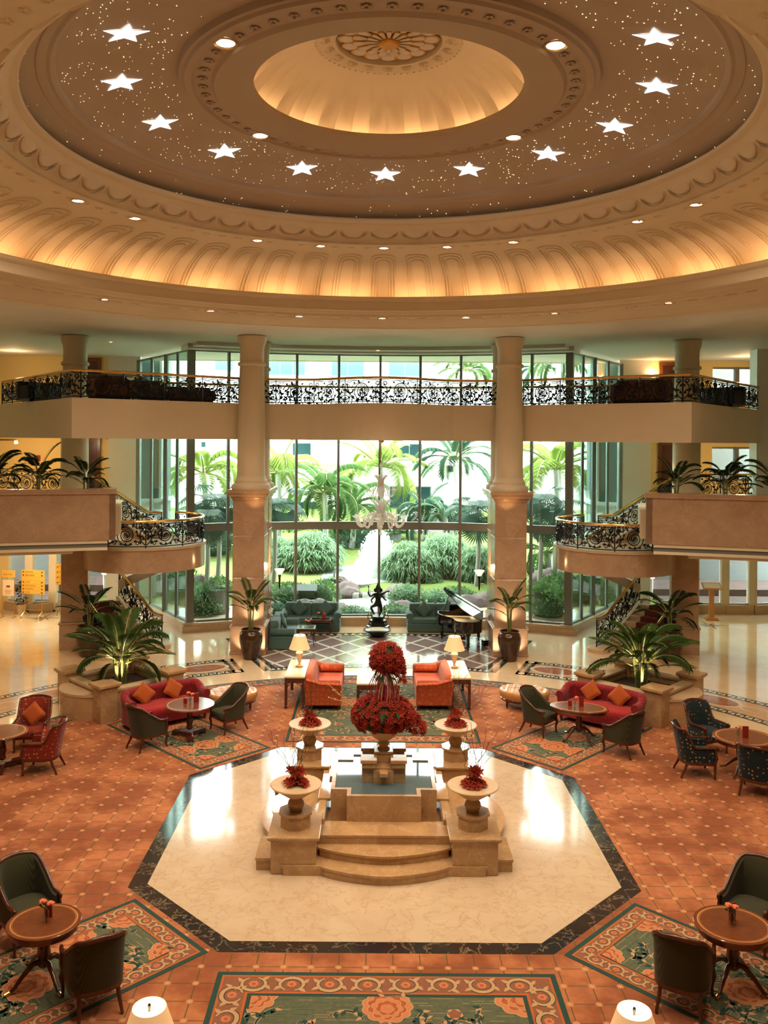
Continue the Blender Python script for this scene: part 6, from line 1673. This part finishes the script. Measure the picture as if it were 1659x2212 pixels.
# furniture glimpsed behind the upper balustrade
M['navyf'] = fabric('navy_upholstery', (.010,.018,.030), (.014,.024,.04), 40, kind='plain'); M['brownf'] = plain('brown_leather', (.10,.035,.015), .4, var=.2); M['greyf'] = plain('grey_upholstery', (.06,.06,.062), .7, var=.1)
def tub(label, x, y, w, d, h, mat, rz=0, cat='armchair'):
    t = thing('lounge_chair' if cat == 'armchair' else cat, label, cat, (x,y,7.955), rz)
    b = MB(); b.box(-w/2,w/2,d/2-.2,d/2,.08,h); b.build('backrest', M[mat], t, smooth=0, bevel=.06, seg=3)
    for s_ in (-1,1): b = MB(); b.box(min(s_*(w/2-.16),s_*w/2),max(s_*(w/2-.16),s_*w/2),-d/2,d/2-.2,.08,h*.78); b.build('arm', M[mat], t, smooth=0, bevel=.05, seg=3)
    b = MB(); b.box(-w/2+.16,w/2-.16,-d/2+.02,d/2-.2,.08,.44); b.build('seat', M[mat], t, smooth=0, bevel=.05, seg=3)
    b = MB(); b.box(-w/2+.08,w/2-.08,-d/2+.08,d/2-.08,0,.08); b.build('plinth', M['ebony'], t, smooth=0)
tub('brown leather lounge chair on the balcony at the left corner', -8.2, 26.5, 1.2, .8, .76, 'brownf', R(35)); tub('grey tub chair on the balcony, right of the left brown chair', -7.25, 27.4, .9, .75, .66, 'greyf', R(36)); tub('low grey sofa on the left of the balcony', -6.2, 28.3, 1.6, .7, .52, 'greyf', R(30), 'sofa')
tub('brown leather sofa on the balcony at the right corner', 7.9, 26.7, 1.7, .8, .76, 'brownf', R(-35), 'sofa')
for s_, nm in ((-1,'left'),(1,'right')):
    for k, f in enumerate((.5,)):
        x, y = -8.9-4.5*f, 25.2+5.8*f; tub('dark navy sofa behind the %s side balustrade of the balcony' % nm, -s_*-1*abs(x+.0)+(.55 if s_ < 0 else -.55) if False else s_*(abs(x)-.05), y+.75, 1.5, .75, .66, 'navyf', R(-52)*s_*-1*-1 if False else R(52)*(-s_), 'sofa')
t = thing('smoke_detector', 'small red alarm box on the yellow mezzanine wall at the left', 'alarm box', (-13.85,35.55,5.95)); MB().box(-.10,.10,-.05,.052,-.12,.12).build('box', M['card'], t, smooth=0)
t = thing('alarm_box', 'small dark red alarm box on the upper left wall', 'alarm box', (-14.1,35.55,9.05)); MB().box(-.10,.10,-.05,.052,-.12,.12).build('box', M['card'], t, smooth=0)
# ------------------------------------------------------------------ garden
M['grass'] = plain('lawn_grass', (.15,.20,.055), .95, var=.22, sc=4, spec=.1)
M['rock'] = plain('garden_rock', (.115,.075,.068), .85, var=.4, sc=3)
M['conc'] = plain('grey_concrete', (.17,.19,.19), .8, var=.1)
M['pave'] = plain('pale_paving', (.40,.40,.38), .8, var=.1)
M['facade'] = plain('white_facade', (.80,.82,.80), .8, var=.02)
M['facglass'] = plain('tinted_window', (.035,.10,.12), .1, var=.4, sc=.6, spec=.5)
M['facdark'] = plain('dark_glazing', (.010,.032,.032), .12, var=.5, sc=.7, spec=.5)
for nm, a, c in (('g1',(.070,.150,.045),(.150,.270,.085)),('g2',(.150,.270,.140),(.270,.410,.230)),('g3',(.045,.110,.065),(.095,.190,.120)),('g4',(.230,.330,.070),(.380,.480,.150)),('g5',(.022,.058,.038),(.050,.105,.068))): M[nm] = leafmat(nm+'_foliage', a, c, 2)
b = MB(); n = 30
def gh(x, y):
    h = 0
    if y > 38: h += .40*min(1,(y-38)/.8)
    if y > 46: h += .075*(y-46)
    return h+(.10*sin(x*.6)*sin(y*.4) if y > 47 else 0)-.02
xs = [-30+60*i/40 for i in range(41)]; ys = [31.2,32.6,34,35.5]+[36+i for i in range(30)]
vs = [(x,y,gh(x,y)) for y in ys for x in xs]
fs = [(j*41+i, j*41+i+1, (j+1)*41+i+1, (j+1)*41+i) for j in range(len(ys)-1) for i in range(40) if ys[j] >= 36 or abs(xs[i]+.75) < 8.6-(36-ys[j])*.35]
fs = [f for f in fs if vs[f[0]][1] > 33.9 or hypot(vs[f[0]][0], vs[f[0]][1]-YC) > 17.3]
b.add(vs, fs); struct(b.build('ground', M['grass'], smooth=60))
struct(MB().box(-8,8,32.55,36.3,-.3,-.05).build('ground_bed', M['soil'], smooth=0))
struct(MB().box(-30,30,30.8,66,-1.2,-.6).build('ground_base', M['soil'], smooth=0))
# rocks
from mathutils import noise as mnoise
RK = []
for k in range(4):
    rnd = random.Random(k); o = MB().ball((0,0,0), .5, 26, 0, None, (1.25,.8,.72)); o.v = [tuple(c*(1+.38*mnoise.noise(Vector(v)*2.3+Vector((k*7,0,0)))+.16*abs(mnoise.noise(Vector(v)*6+Vector((k*7,0,0))))) for c in v) for v in o.v]; o = o.build('rock', M['rock'], smooth=28); RK.append(o.data); bpy.data.objects.remove(o)
def rock(label, x, y, z, s_, rz, g='rocks round the pond'):
    rnd = random.Random(int(x*100+y*10)); o = inst(RK[rnd.randrange(4)], 'rock', None, (x,y,z), (0,0,rz), s_); tag(o, label, 'rock', g)
def place(px, py, Y): return gy(px, py, Y)
rocks = [(590,1305,35,1.3,'low rock by the glass behind the left pillar'),(612,1318,34.6,1.1,'rock behind the left arm of the left teal sofa'),(660,1300,35.2,1.2,'rock peeking over the left teal sofa'),(700,1302,35.0,1.3,'pale rock peeking over the right back cushion of the left teal sofa'),
 (738,1310,35.0,1.5,'rock on the left bank of the lower pond'),(752,1270,38.0,2.0,'big brown rock left of the small waterfall'),(735,1250,39.5,1.3,'rock left of the pond below the fern'),(800,1283,38.4,1.3,'flat rock in the middle of the small waterfall'),(775,1283,38.3,1.0,'flat rock at the left of the small waterfall'),(828,1282,38.3,1.1,'flat rock at the right of the small waterfall'),
 (860,1272,37.6,2.1,'big brown rock right of the small waterfall'),(868,1310,35.2,1.7,'brown rock on the right bank of the lower pond'),(657,1238,43.5,2.6,'long flat rock on the left lawn'),(742,1215,49,1.6,'rock on the far left bank of the upper pond'),(765,1222,48,1.2,'second rock on the far left bank'),(975,1250,41,2.4,'rock under the sedge on the right'),(1010,1298,36.2,2.6,'long rock behind the raised piano lid'),(1045,1288,36.6,1.8,'rock beside the right pillar'),(1030,1170,56,2.6,'long pale rock on the far lawn'),
 (440,1255,38.5,2.4,'rock at the water edge seen through the left side bay'),(462,1275,37.5,1.8,'second rock in the left side bay'),(1180,1240,39.5,2.4,'rock in the right side bay'),(1208,1245,39,1.9,'second rock in the right side bay')]
for px, py, Y, s_, lb in rocks:
    x, y, z = place(px, py, Y); rock(lb, x, y, z-.12*s_, s_*.62, px*.7)
# pond, waterfall, jet
t_ = NT('pond_water'); t_.fin((.42,.46,.45), .12, 0, .8); M['pond'] = t_.m
def pond(lb, cx, cy_, rx, ry, z):
    b = MB(); pts = [(cx+rx*(1+.08*sin(3*q*.21))*cos(q*pi/18), cy_+ry*(1+.06*sin(q))*sin(q*pi/18)) for q in range(36)]
    b.prism(pts, z-.12, z); struct(b.build('water_'+lb, M['pond'], smooth=0))
pond('lower', -.25, 35.9, 1.75, 1.5, .06); pond('upper', -.75, 42.0, 2.0, 3.1, .40)
M['foam'] = plain('white_water', (.93,.95,.96), .6, var=.02)
b = MB(); rnd = random.Random(3)
jx, jy, jz = place(815,1262,41.5)
b.lathe([(1.12,0),(1.06,.25),(.95,.8),(.82,1.4),(.64,1.95),(.40,2.35),(.001,2.6)], 28, (jx,jy,jz-.05), rf=lambda a, z: 1+.05*sin(a*9+z*7)); b.lathe([(.5,0),(.34,.5),(.15,1.05),(.001,1.2)], 20, (jx-.95,jy+.1,jz-.05))
for k in range(500):
    a = rnd.uniform(0,2*pi); z = rnd.random(); r = 1.08*sqrt(max(0,1-z**2.2))*rnd.uniform(.92,1.06); b.ball((jx+r*cos(a),jy+r*sin(a),jz+2.65*z*.97), rnd.uniform(.015,.05), 5)
o = b.build('fountain_jet', M['foam']); stuff(o); tag(o, 'white frothing fountain jet in the garden pond', 'water jet')
b = MB()
for px in (768,790,808,840): 
    x, y, z = place(px,1288,37.3)
    for q in range(7): b.tube([(x-.12+.04*q,y+.10,z+.14),(x-.12+.04*q,y,z+.10),(x-.13+.043*q,y-.06,z-.3)], .012, 4)
o = b.build('waterfall', M['foam'], smooth=0); stuff(o); tag(o, 'thin white trickles falling over the rocks into the lower pond', 'waterfall')
# shrubs: leaf masses
def leafmass(name, n, ll, lw, mat, seed, mode='bush', sc=(1,1,.8)):
    rnd = random.Random(seed); b = MB()
    if mode == 'bush':
        for k in range(n):
            u, a = rnd.uniform(-.25,1), rnd.uniform(0,2*pi); q = sqrt(max(0,1-u*u)); r = rnd.uniform(.72,1.0)*(1+.12*sin(a*5)*sin(u*6)); p = Vector((q*cos(a)*r*sc[0], q*sin(a)*r*sc[1], max(0,u)*r*sc[2]))
            d = Vector((q*cos(a)+rnd.uniform(-.6,.6), q*sin(a)+rnd.uniform(-.6,.6), u*.6+rnd.uniform(-.4,.6))).normalized(); s_ = d.cross(Vector((rnd.random(),rnd.random(),1))).normalized(); l = ll*rnd.uniform(.6,1.2)
            b.add([p, p+d*l*.5+s_*lw, p+d*l, p+d*l*.5-s_*lw], [(0,1,2,3)])
    elif mode == 'sedge':
        for k in range(n):
            a, r = rnd.uniform(0,2*pi), sqrt(rnd.random()); h = sc[2]*(1-.45*r*r)*rnd.uniform(.65,1.0); h *= 1 if k % 2 else rnd.uniform(.35,.9); p = Vector(((r*.6+.4)*sc[0]*cos(a), (r*.6+.4)*sc[1]*sin(a), h)) if k % 2 == 0 else Vector((r*sc[0]*cos(a), r*sc[1]*sin(a), h))
            b.tube([(p.x*.75,p.y*.75,0), p], .008, 3, cap=False)
            for q in range(12):
                aq = rnd.uniform(0,2*pi); l = ll*rnd.uniform(.7,1.1); d = Vector((cos(aq),sin(aq),rnd.uniform(-.25,.35))); e = p+d*l+Vector((0,0,-l*.35)); s_ = Vector((-sin(aq),cos(aq),0))*lw; m_ = p+d*l*.5; b.add([p, m_+s_, e, m_-s_], [(0,1,2,3)])
    elif mode == 'fern':
        for k in range(n):
            a = rnd.uniform(0,2*pi); l = ll*rnd.uniform(.7,1.1); el = rnd.uniform(.25,1.25); p = []
            for q in range(6):
                t = q/5; p.append(Vector((cos(a)*l*t*cos(el), sin(a)*l*t*cos(el), l*(sin(el)*t-.55*t*t))))
            s_ = Vector((-sin(a),cos(a),0))
            for q in range(5):
                w0, w1 = lw*sin(pi*(q/5*.9+.1)), lw*sin(pi*min(1,((q+1)/5*.9+.1)))
                b.add([p[q]-s_*w0, p[q]+s_*w0, p[q+1]+s_*w1, p[q+1]-s_*w1], [(0,1,2,3)])
    o = b.build(name, M[mat], smooth=0); me = o.data; bpy.data.objects.remove(o); return me
BUSH = {k: leafmass('foliage', 1500, .15, .035, k, i) for i, k in enumerate(('g1','g2','g3','g4','g5'))}
SEDGE = {k: leafmass('foliage', 420, .34, .016, k, 7+i, 'sedge', (1,1,1.0)) for i, k in enumerate(('g2','g1'))}
FERN = {k: leafmass('foliage', 120, 1.1, .045, k, 17+i, 'fern') for i, k in enumerate(('g2','g3','g4'))}
def shrub(label, px, py, Y, w, h, kind, col, name='shrub'):
    x, y, z = place(px, py, Y); t = thing(name, label, 'shrub', (x,y,z), px*.3)
    me = {'bush':BUSH,'sedge':SEDGE,'fern':FERN}[kind][col]; inst(me, 'foliage', t, (0,0,0), (0,0,px), (w/2,w/2,h if kind != 'fern' else w/2))
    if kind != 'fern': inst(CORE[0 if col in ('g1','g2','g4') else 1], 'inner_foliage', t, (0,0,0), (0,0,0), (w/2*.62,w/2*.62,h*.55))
    MB().tube([(0,0,-.2),(0,0,h*.5)], .03, 5).build('stem', M['twig'], t)
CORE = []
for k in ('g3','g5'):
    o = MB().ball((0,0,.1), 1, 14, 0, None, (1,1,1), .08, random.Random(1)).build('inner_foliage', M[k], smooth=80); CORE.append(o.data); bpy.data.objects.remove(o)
SH = [ # label, px, base py, Y, width, height, kind, colour
 ('pale feathery sedge clump left of the pond, seen above the left teal sofa',670,1232,43,3.0,1.9,'sedge','g2'),('pale sedge clump at the left edge of the middle glass',598,1228,43.5,1.9,1.6,'sedge','g2'),
 ('large pale sedge thicket right of the fountain jet',885,1262,40.5,2.5,2.0,'sedge','g2'),('pale sedge thicket above the right teal sofa',955,1255,42,3.2,2.3,'sedge','g2'),('pale sedge thicket beside the right pillar',1035,1268,40.5,2.2,2.0,'sedge','g2'),('dark sedge between the two right thickets',920,1275,40,1.6,.8,'sedge','g1'),
 ('glossy fern on the bank left of the waterfall',722,1262,39.6,1.9,1.0,'fern','g2'),('round clipped dark bush behind the fountain jet',772,1200,51,3.2,2.2,'bush','g3'),('second dark bush left of the round clipped bush',735,1180,54,2.6,1.6,'bush','g1'),('round green bush under the left palm',700,1182,53,3.0,1.5,'bush','g1'),
 ('leafy ground cover above the green roofed box',622,1290,36.8,2.0,.75,'bush','g1'),('leafy ground cover beside the green roofed box',695,1290,36.8,1.5,.9,'bush','g1'),('low leafy edging along the long lawn rock',690,1246,42.5,1.8,.5,'bush','g1'),('leafy ground cover right of the waterfall',880,1292,36.6,1.6,.7,'bush','g2'),('low leafy plants behind the piano lid, left',945,1298,36.4,1.4,.6,'bush','g2'),('low leafy plants behind the piano lid, right',985,1292,37.2,1.8,.6,'bush','g1'),
 ('low plants at the foot of the glass left of the statue',765,1326,33.8,1.6,.35,'bush','g1'),('low plants at the foot of the glass right of the statue',858,1326,33.8,1.3,.45,'bush','g1'),('low plants at the foot of the glass behind the left pillar',600,1330,33.8,1.1,.6,'bush','g3'),
 ('bank of shrubs behind the lawn at the left of the middle glass',610,1172,56,4.5,1.9,'bush','g1'),('light green bush beyond the pond',850,1172,57,2.6,1.2,'bush','g2'),('yellow-green striped plant beyond the pond',870,1163,58,2.2,1.2,'fern','g4'),
 ('broad-leaved planting in the left side bay, nearer',440,1318,34.2,1.8,1.15,'bush','g2'),('broad-leaved planting in the left side bay, behind',405,1300,36.5,1.7,1.3,'bush','g2'),('dark shrub high in the left side bay',460,1180,48,3.4,1.8,'bush','g3'),('leafy planting in the left inner bay',385,1290,39,2.4,1.6,'bush','g1'),
 ('broad-leaved planting in the right side bay, nearer',1185,1318,34.2,1.9,1.2,'bush','g1'),('broad-leaved planting in the right side bay, behind',1210,1290,37,2.0,1.3,'bush','g1'),('fern clump by the lawn in the right side bay',1172,1238,42,2.2,1.2,'fern','g2'),('leafy planting in the right inner bay',1270,1300,37.5,2.2,1.4,'bush','g1'),('shrub seen through the right side glass by the stairs',1300,1310,38,1.6,1.2,'bush','g1')]
for a in SH: shrub(*a)
# planters and the green roofed box
def tubp(label, px, py, Y, w, h, plant=None):
    x, y, z = place(px, py, Y); t = thing('garden_planter', label, 'planter', (x,y,z)); MB().lathe([(.001,0),(w/2*.9,0),(w/2,h),(w/2*.88,h),(w/2*.85,h-.08),(.001,h-.08)], 24).build('tub', M['conc'], t)
    if plant: inst(BUSH['g1'] if plant == 'b' else FERN['g4'], 'foliage', t, (0,0,h), (0,0,0), w*.62 if plant == 'b' else w*.75)
tubp('grey round concrete planter in the left side bay', 470,1325,34.3,1.0,.95,'b'); tubp('grey planter with a fern before the garden steps', 951,1172,56.5,.9,1.5,'f'); tubp('grey planter behind the fountain jet', 838,1190,52,1.6,1.1,'b'); tubp('grey concrete planter beyond the sedge on the far right bay',1162,1325,34.2,.7,.9,'b')
x, y, z = place(663,1289,36.2); t = thing('utility_box', 'small dark green box with a gabled roof on the lawn', 'utility box', (x,y,z))
MB().box(-.32,.32,-.25,.25,0,.30).build('box', M['g5'], t, smooth=0); b = MB(); b.add([(-.42,-.32,.30),(.42,-.32,.30),(.42,.32,.30),(-.42,.32,.30),(-.42,0,.52),(.42,0,.52)], [(0,1,5,4),(2,3,4,5),(0,4,3),(1,2,5),(0,3,2,1)]); b.build('roof', M['conc'], t, smooth=0)
# steps and path
t = thing('garden_steps', 'wide stone garden steps rising to the terrace at the right', 'steps', (4.2,56.5,0))
zb = gh(4.2,56.5)
for k in range(5): MB().box(-2.6,2.6,k*.55,k*.55+.62,zb-.3+k*.26,zb+.22+k*.26).build('step', M['pave'], t, smooth=0)
b = MB(); b.box(-3.6,1.0,-2.2,-.05,zb-.10,zb+.06); b.build('path', M['pave'], t, smooth=0)
b = MB()
for s_ in (-1.2,1.9): b.tube([(s_,-.1,zb+1.0),(s_+.9,2.8,zb+2.3)], .04, 6); b.tube([(s_,-.1,zb),(s_,-.1,zb+1.0)], .04, 6)
b.build('handrail', M['alu'], t)
# garden palms
GF = {k: [frond_mesh('frond', 1.0, a, 34, .24, d, .012, k, i+30, .16) for i, (a, d) in enumerate(((80,.5),(110,.7),(60,.35),(140,.8)))] for k in ('g1','g3','g4')}
def fan_mesh(mat, seed):
    rnd = random.Random(seed); b = MB(); b.tube([(0,0,0),(.35,0,.35),(.55,0,.45)], .012, 4, cap=False)
    for k in range(26):
        a = R(-115+230*k/25); l = .55*rnd.uniform(.9,1.05); d = Vector((cos(a)*.85, sin(a), -.15)); s_ = Vector((-sin(a),cos(a),0))*.022; c = Vector((.55,0,.45)); b.add([c, c+d*l*.6+s_, c+d*l+Vector((0,0,-.12)), c+d*l*.6-s_], [(0,1,2,3)])
    o = b.build('frond', M[mat], smooth=0); me = o.data; bpy.data.objects.remove(o); return me
FAN = {k: [fan_mesh(k, i) for i in range(2)] for k in ('g3','g5')}
def gpalm(label, px, pc, Y, L, n, col, fan=False, trunk=.14, spread=85, zb=None, seed=1):
    x, y, z = place(px, pc, Y); z0 = gh(x, y)-.1; t = thing('palm_tree', label, 'palm tree', (x,y,z0)); rnd = random.Random(seed+int(px)); h = z-z0
    b = MB(); k = 10; b.tube([(.10*sin(q*.3),0,h*q/k) for q in range(k+1)], [trunk*(1.15-.35*q/k) for q in range(k+1)], 10); b.build('trunk', M['pave'], t)
    for q in range(n):
        a = 2*pi*q*.382+rnd.uniform(-.2,.2); lean = spread*(q/n)**.7*rnd.uniform(.9,1.1); me = rnd.choice((FAN if fan else GF)[col])
        inst(me, 'frond', t, (.1*sin(3)+.08*cos(a),.08*sin(a),h-.05), (0,R(lean),a), L*rnd.uniform(.8,1.1))
P_ = [('green feather palm left of the chandelier',700,1062,47,2.6,18,'g1',False),('tall bright palm behind the chandelier',822,1005,54,3.4,14,'g4',False),('yellow-green palm fronds at the top left of the middle glass',600,1020,50,3.6,14,'g4',False),
 ('dark fan palm beside the left pillar',590,1085,38.0,1.5,16,'g5',True),('dark fan palm beside the right pillar',1030,1095,39.0,1.6,16,'g5',True),('blue-green cycad on the terrace right of the chandelier',918,1105,52,2.2,22,'g3',False),('blue-green cycad right of the first, by the steps',960,1110,50,1.6,16,'g3',False),('drooping palm near the flagpole at the right of the middle glass',982,990,56,3.0,14,'g3',False),('green palm low behind the chandelier at the left',760,1095,50,2.4,16,'g1',False),
 ('yellow-green palm in the left side bay',440,1020,46,3.0,14,'g4',False),('dark fan palm in the left side bay',470,1075,38.5,1.7,14,'g5',True),('dark fan palm low in the left side bay',445,1110,38,1.5,12,'g5',True),('yellow-green palm in the right side bay',1200,1010,44,3.2,15,'g4',False),('dark fan palm in the right side bay',1165,1075,38.5,1.4,14,'g5',True),('dark fan palm low in the right side bay',1195,1112,39,1.7,14,'g5',True),('bending palm at the foot of the right side bay',1180,1190,42,1.8,14,'g1',False),('palm top seen over the balcony at the right',1010,800,58,2.2,14,'g1',False),('palm top seen over the balcony in the right side bay',1205,775,46,2.0,15,'g1',False),('palm crown behind the left column in the upper bay',1165,800,54,2.0,10,'g3',False)]
for k, (lb, px, pc, Y, L, n, c, fan) in enumerate(P_): gpalm(lb, px, pc, Y, L, n, c, fan, .10 if fan else .16, seed=k)
for px, lb in ((1000,'white flagpole seen left of the right pillar'),(1023,'white flagpole close beside the right pillar')):
    x, y, z = place(px,1130,60); t = thing('flagpole', lb, 'flagpole', (x,y,gh(x,y)-.1)); MB().tube([(0,0,0),(0,0,9)], .06, 8).build('pole', M['facade'], t); MB().ball((0,0,9.05), .1, 8).build('finial', M['facade'], t); MB().lathe([(.001,0),(.22,0),(.22,.2),(.07,.25)], 12).build('base', M['facade'], t)
# white hotel wing opposite
bt = thing('building', 'white hotel wing with teal windows across the garden', 'building', (0,62,0))
MB().box(-30,30,2.2,10,-1,17).build('wall', M['facade'], bt, smooth=0)
b = MB(); b.box(-11,8.5,.2,2.2,5.05,5.5); b.build('canopy', M['facade'], bt, smooth=0)
def bwin(px0, px1, py0, py1, Y, mat, curtains=False):
    p, q = gy(px0, py1, Y), gy(px1, py0, Y); x0, x1, z0, z1 = p[0], q[0], p[2], q[2]; yy = Y-62
    b = MB(); b.box(x0-.06,x1+.06,yy-.10,yy+.02,z0-.06,z1+.06); f = b.build('window', M['alu'], bt, smooth=0)
    b = MB(); n = max(1, round((x1-x0)/1.1)); w_ = (x1-x0)/n
    for k in range(n): b.box(x0+k*w_+.03,x0+(k+1)*w_-.03,yy-.14,yy-.10,z0,z1)
    b.build('pane', M[mat], f, smooth=0)
for (a, c, d, e, m_) in ((465,505,748,799,'facglass'),(578,660,748,809,'facglass'),(716,787,748,811,'facglass'),(840,910,748,811,'facglass'),(632,672,958,1000,'facdark'),(856,912,960,998,'facdark'),(435,445,955,965,'facdark'),(968,978,1008,1018,'facdark'),(590,700,1085,1118,'facdark'),(735,780,1072,1118,'facdark'),(842,930,1052,1096,'facdark'),(1210,1240,770,800,'facglass')): bwin(a, c, d, e, 64.19, m_)
for s_, nm in ((-1,'left'),(1,'right')):
    t = thing('bay_window_tower', 'pale stone bay with tall green windows seen through the %s side glass' % nm, 'building', (10.6*s_,38.6,0))
    P = [(1.4*cos(q*pi/3+pi/6), 1.4*sin(q*pi/3+pi/6)) for q in range(6)]
    b = MB(); b.prism([(x*.97,y*.97) for x, y in P], -.5, 11); b.build('glazing', M['facglass'], t, smooth=0)
    b = MB(); b.prism(P, -.6, .9); b.prism([(x*1.1,y*1.1) for x, y in P], .9, 1.05); b.prism(P, 3.1, 4.1); b.prism([(x*1.12,y*1.12) for x, y in P], 4.05, 4.2); b.prism([(x*1.1,y*1.1) for x, y in P], 3.0, 3.15); b.prism(P, 7.3, 8.1); b.build('spandrels', M['facade'], t, smooth=0)
    b = MB()
    for x, y in P: b.cbox((x*.98,y*.98,5), (.16,.16,12), 0, atan2(y,x))
    b.build('mullions', M['facade'], t, smooth=0)
    b = MB(); b.box(s_*13-3 if s_ > 0 else -19.5, 19.5 if s_ > 0 else -10, 40.5,40.8,-.5,12); o = struct(b.build('exterior_wall_'+nm, M['conc'], smooth=0))
    b = MB(); b.box(min(12*s_,24*s_),max(12*s_,24*s_),35.9,40.5,-.1,.16); b.box(min(11*s_,24*s_),max(11*s_,24*s_),37.9,40.5,-.1,.44); struct(b.build('ground_gravel_'+nm, M['rock'], smooth=0))
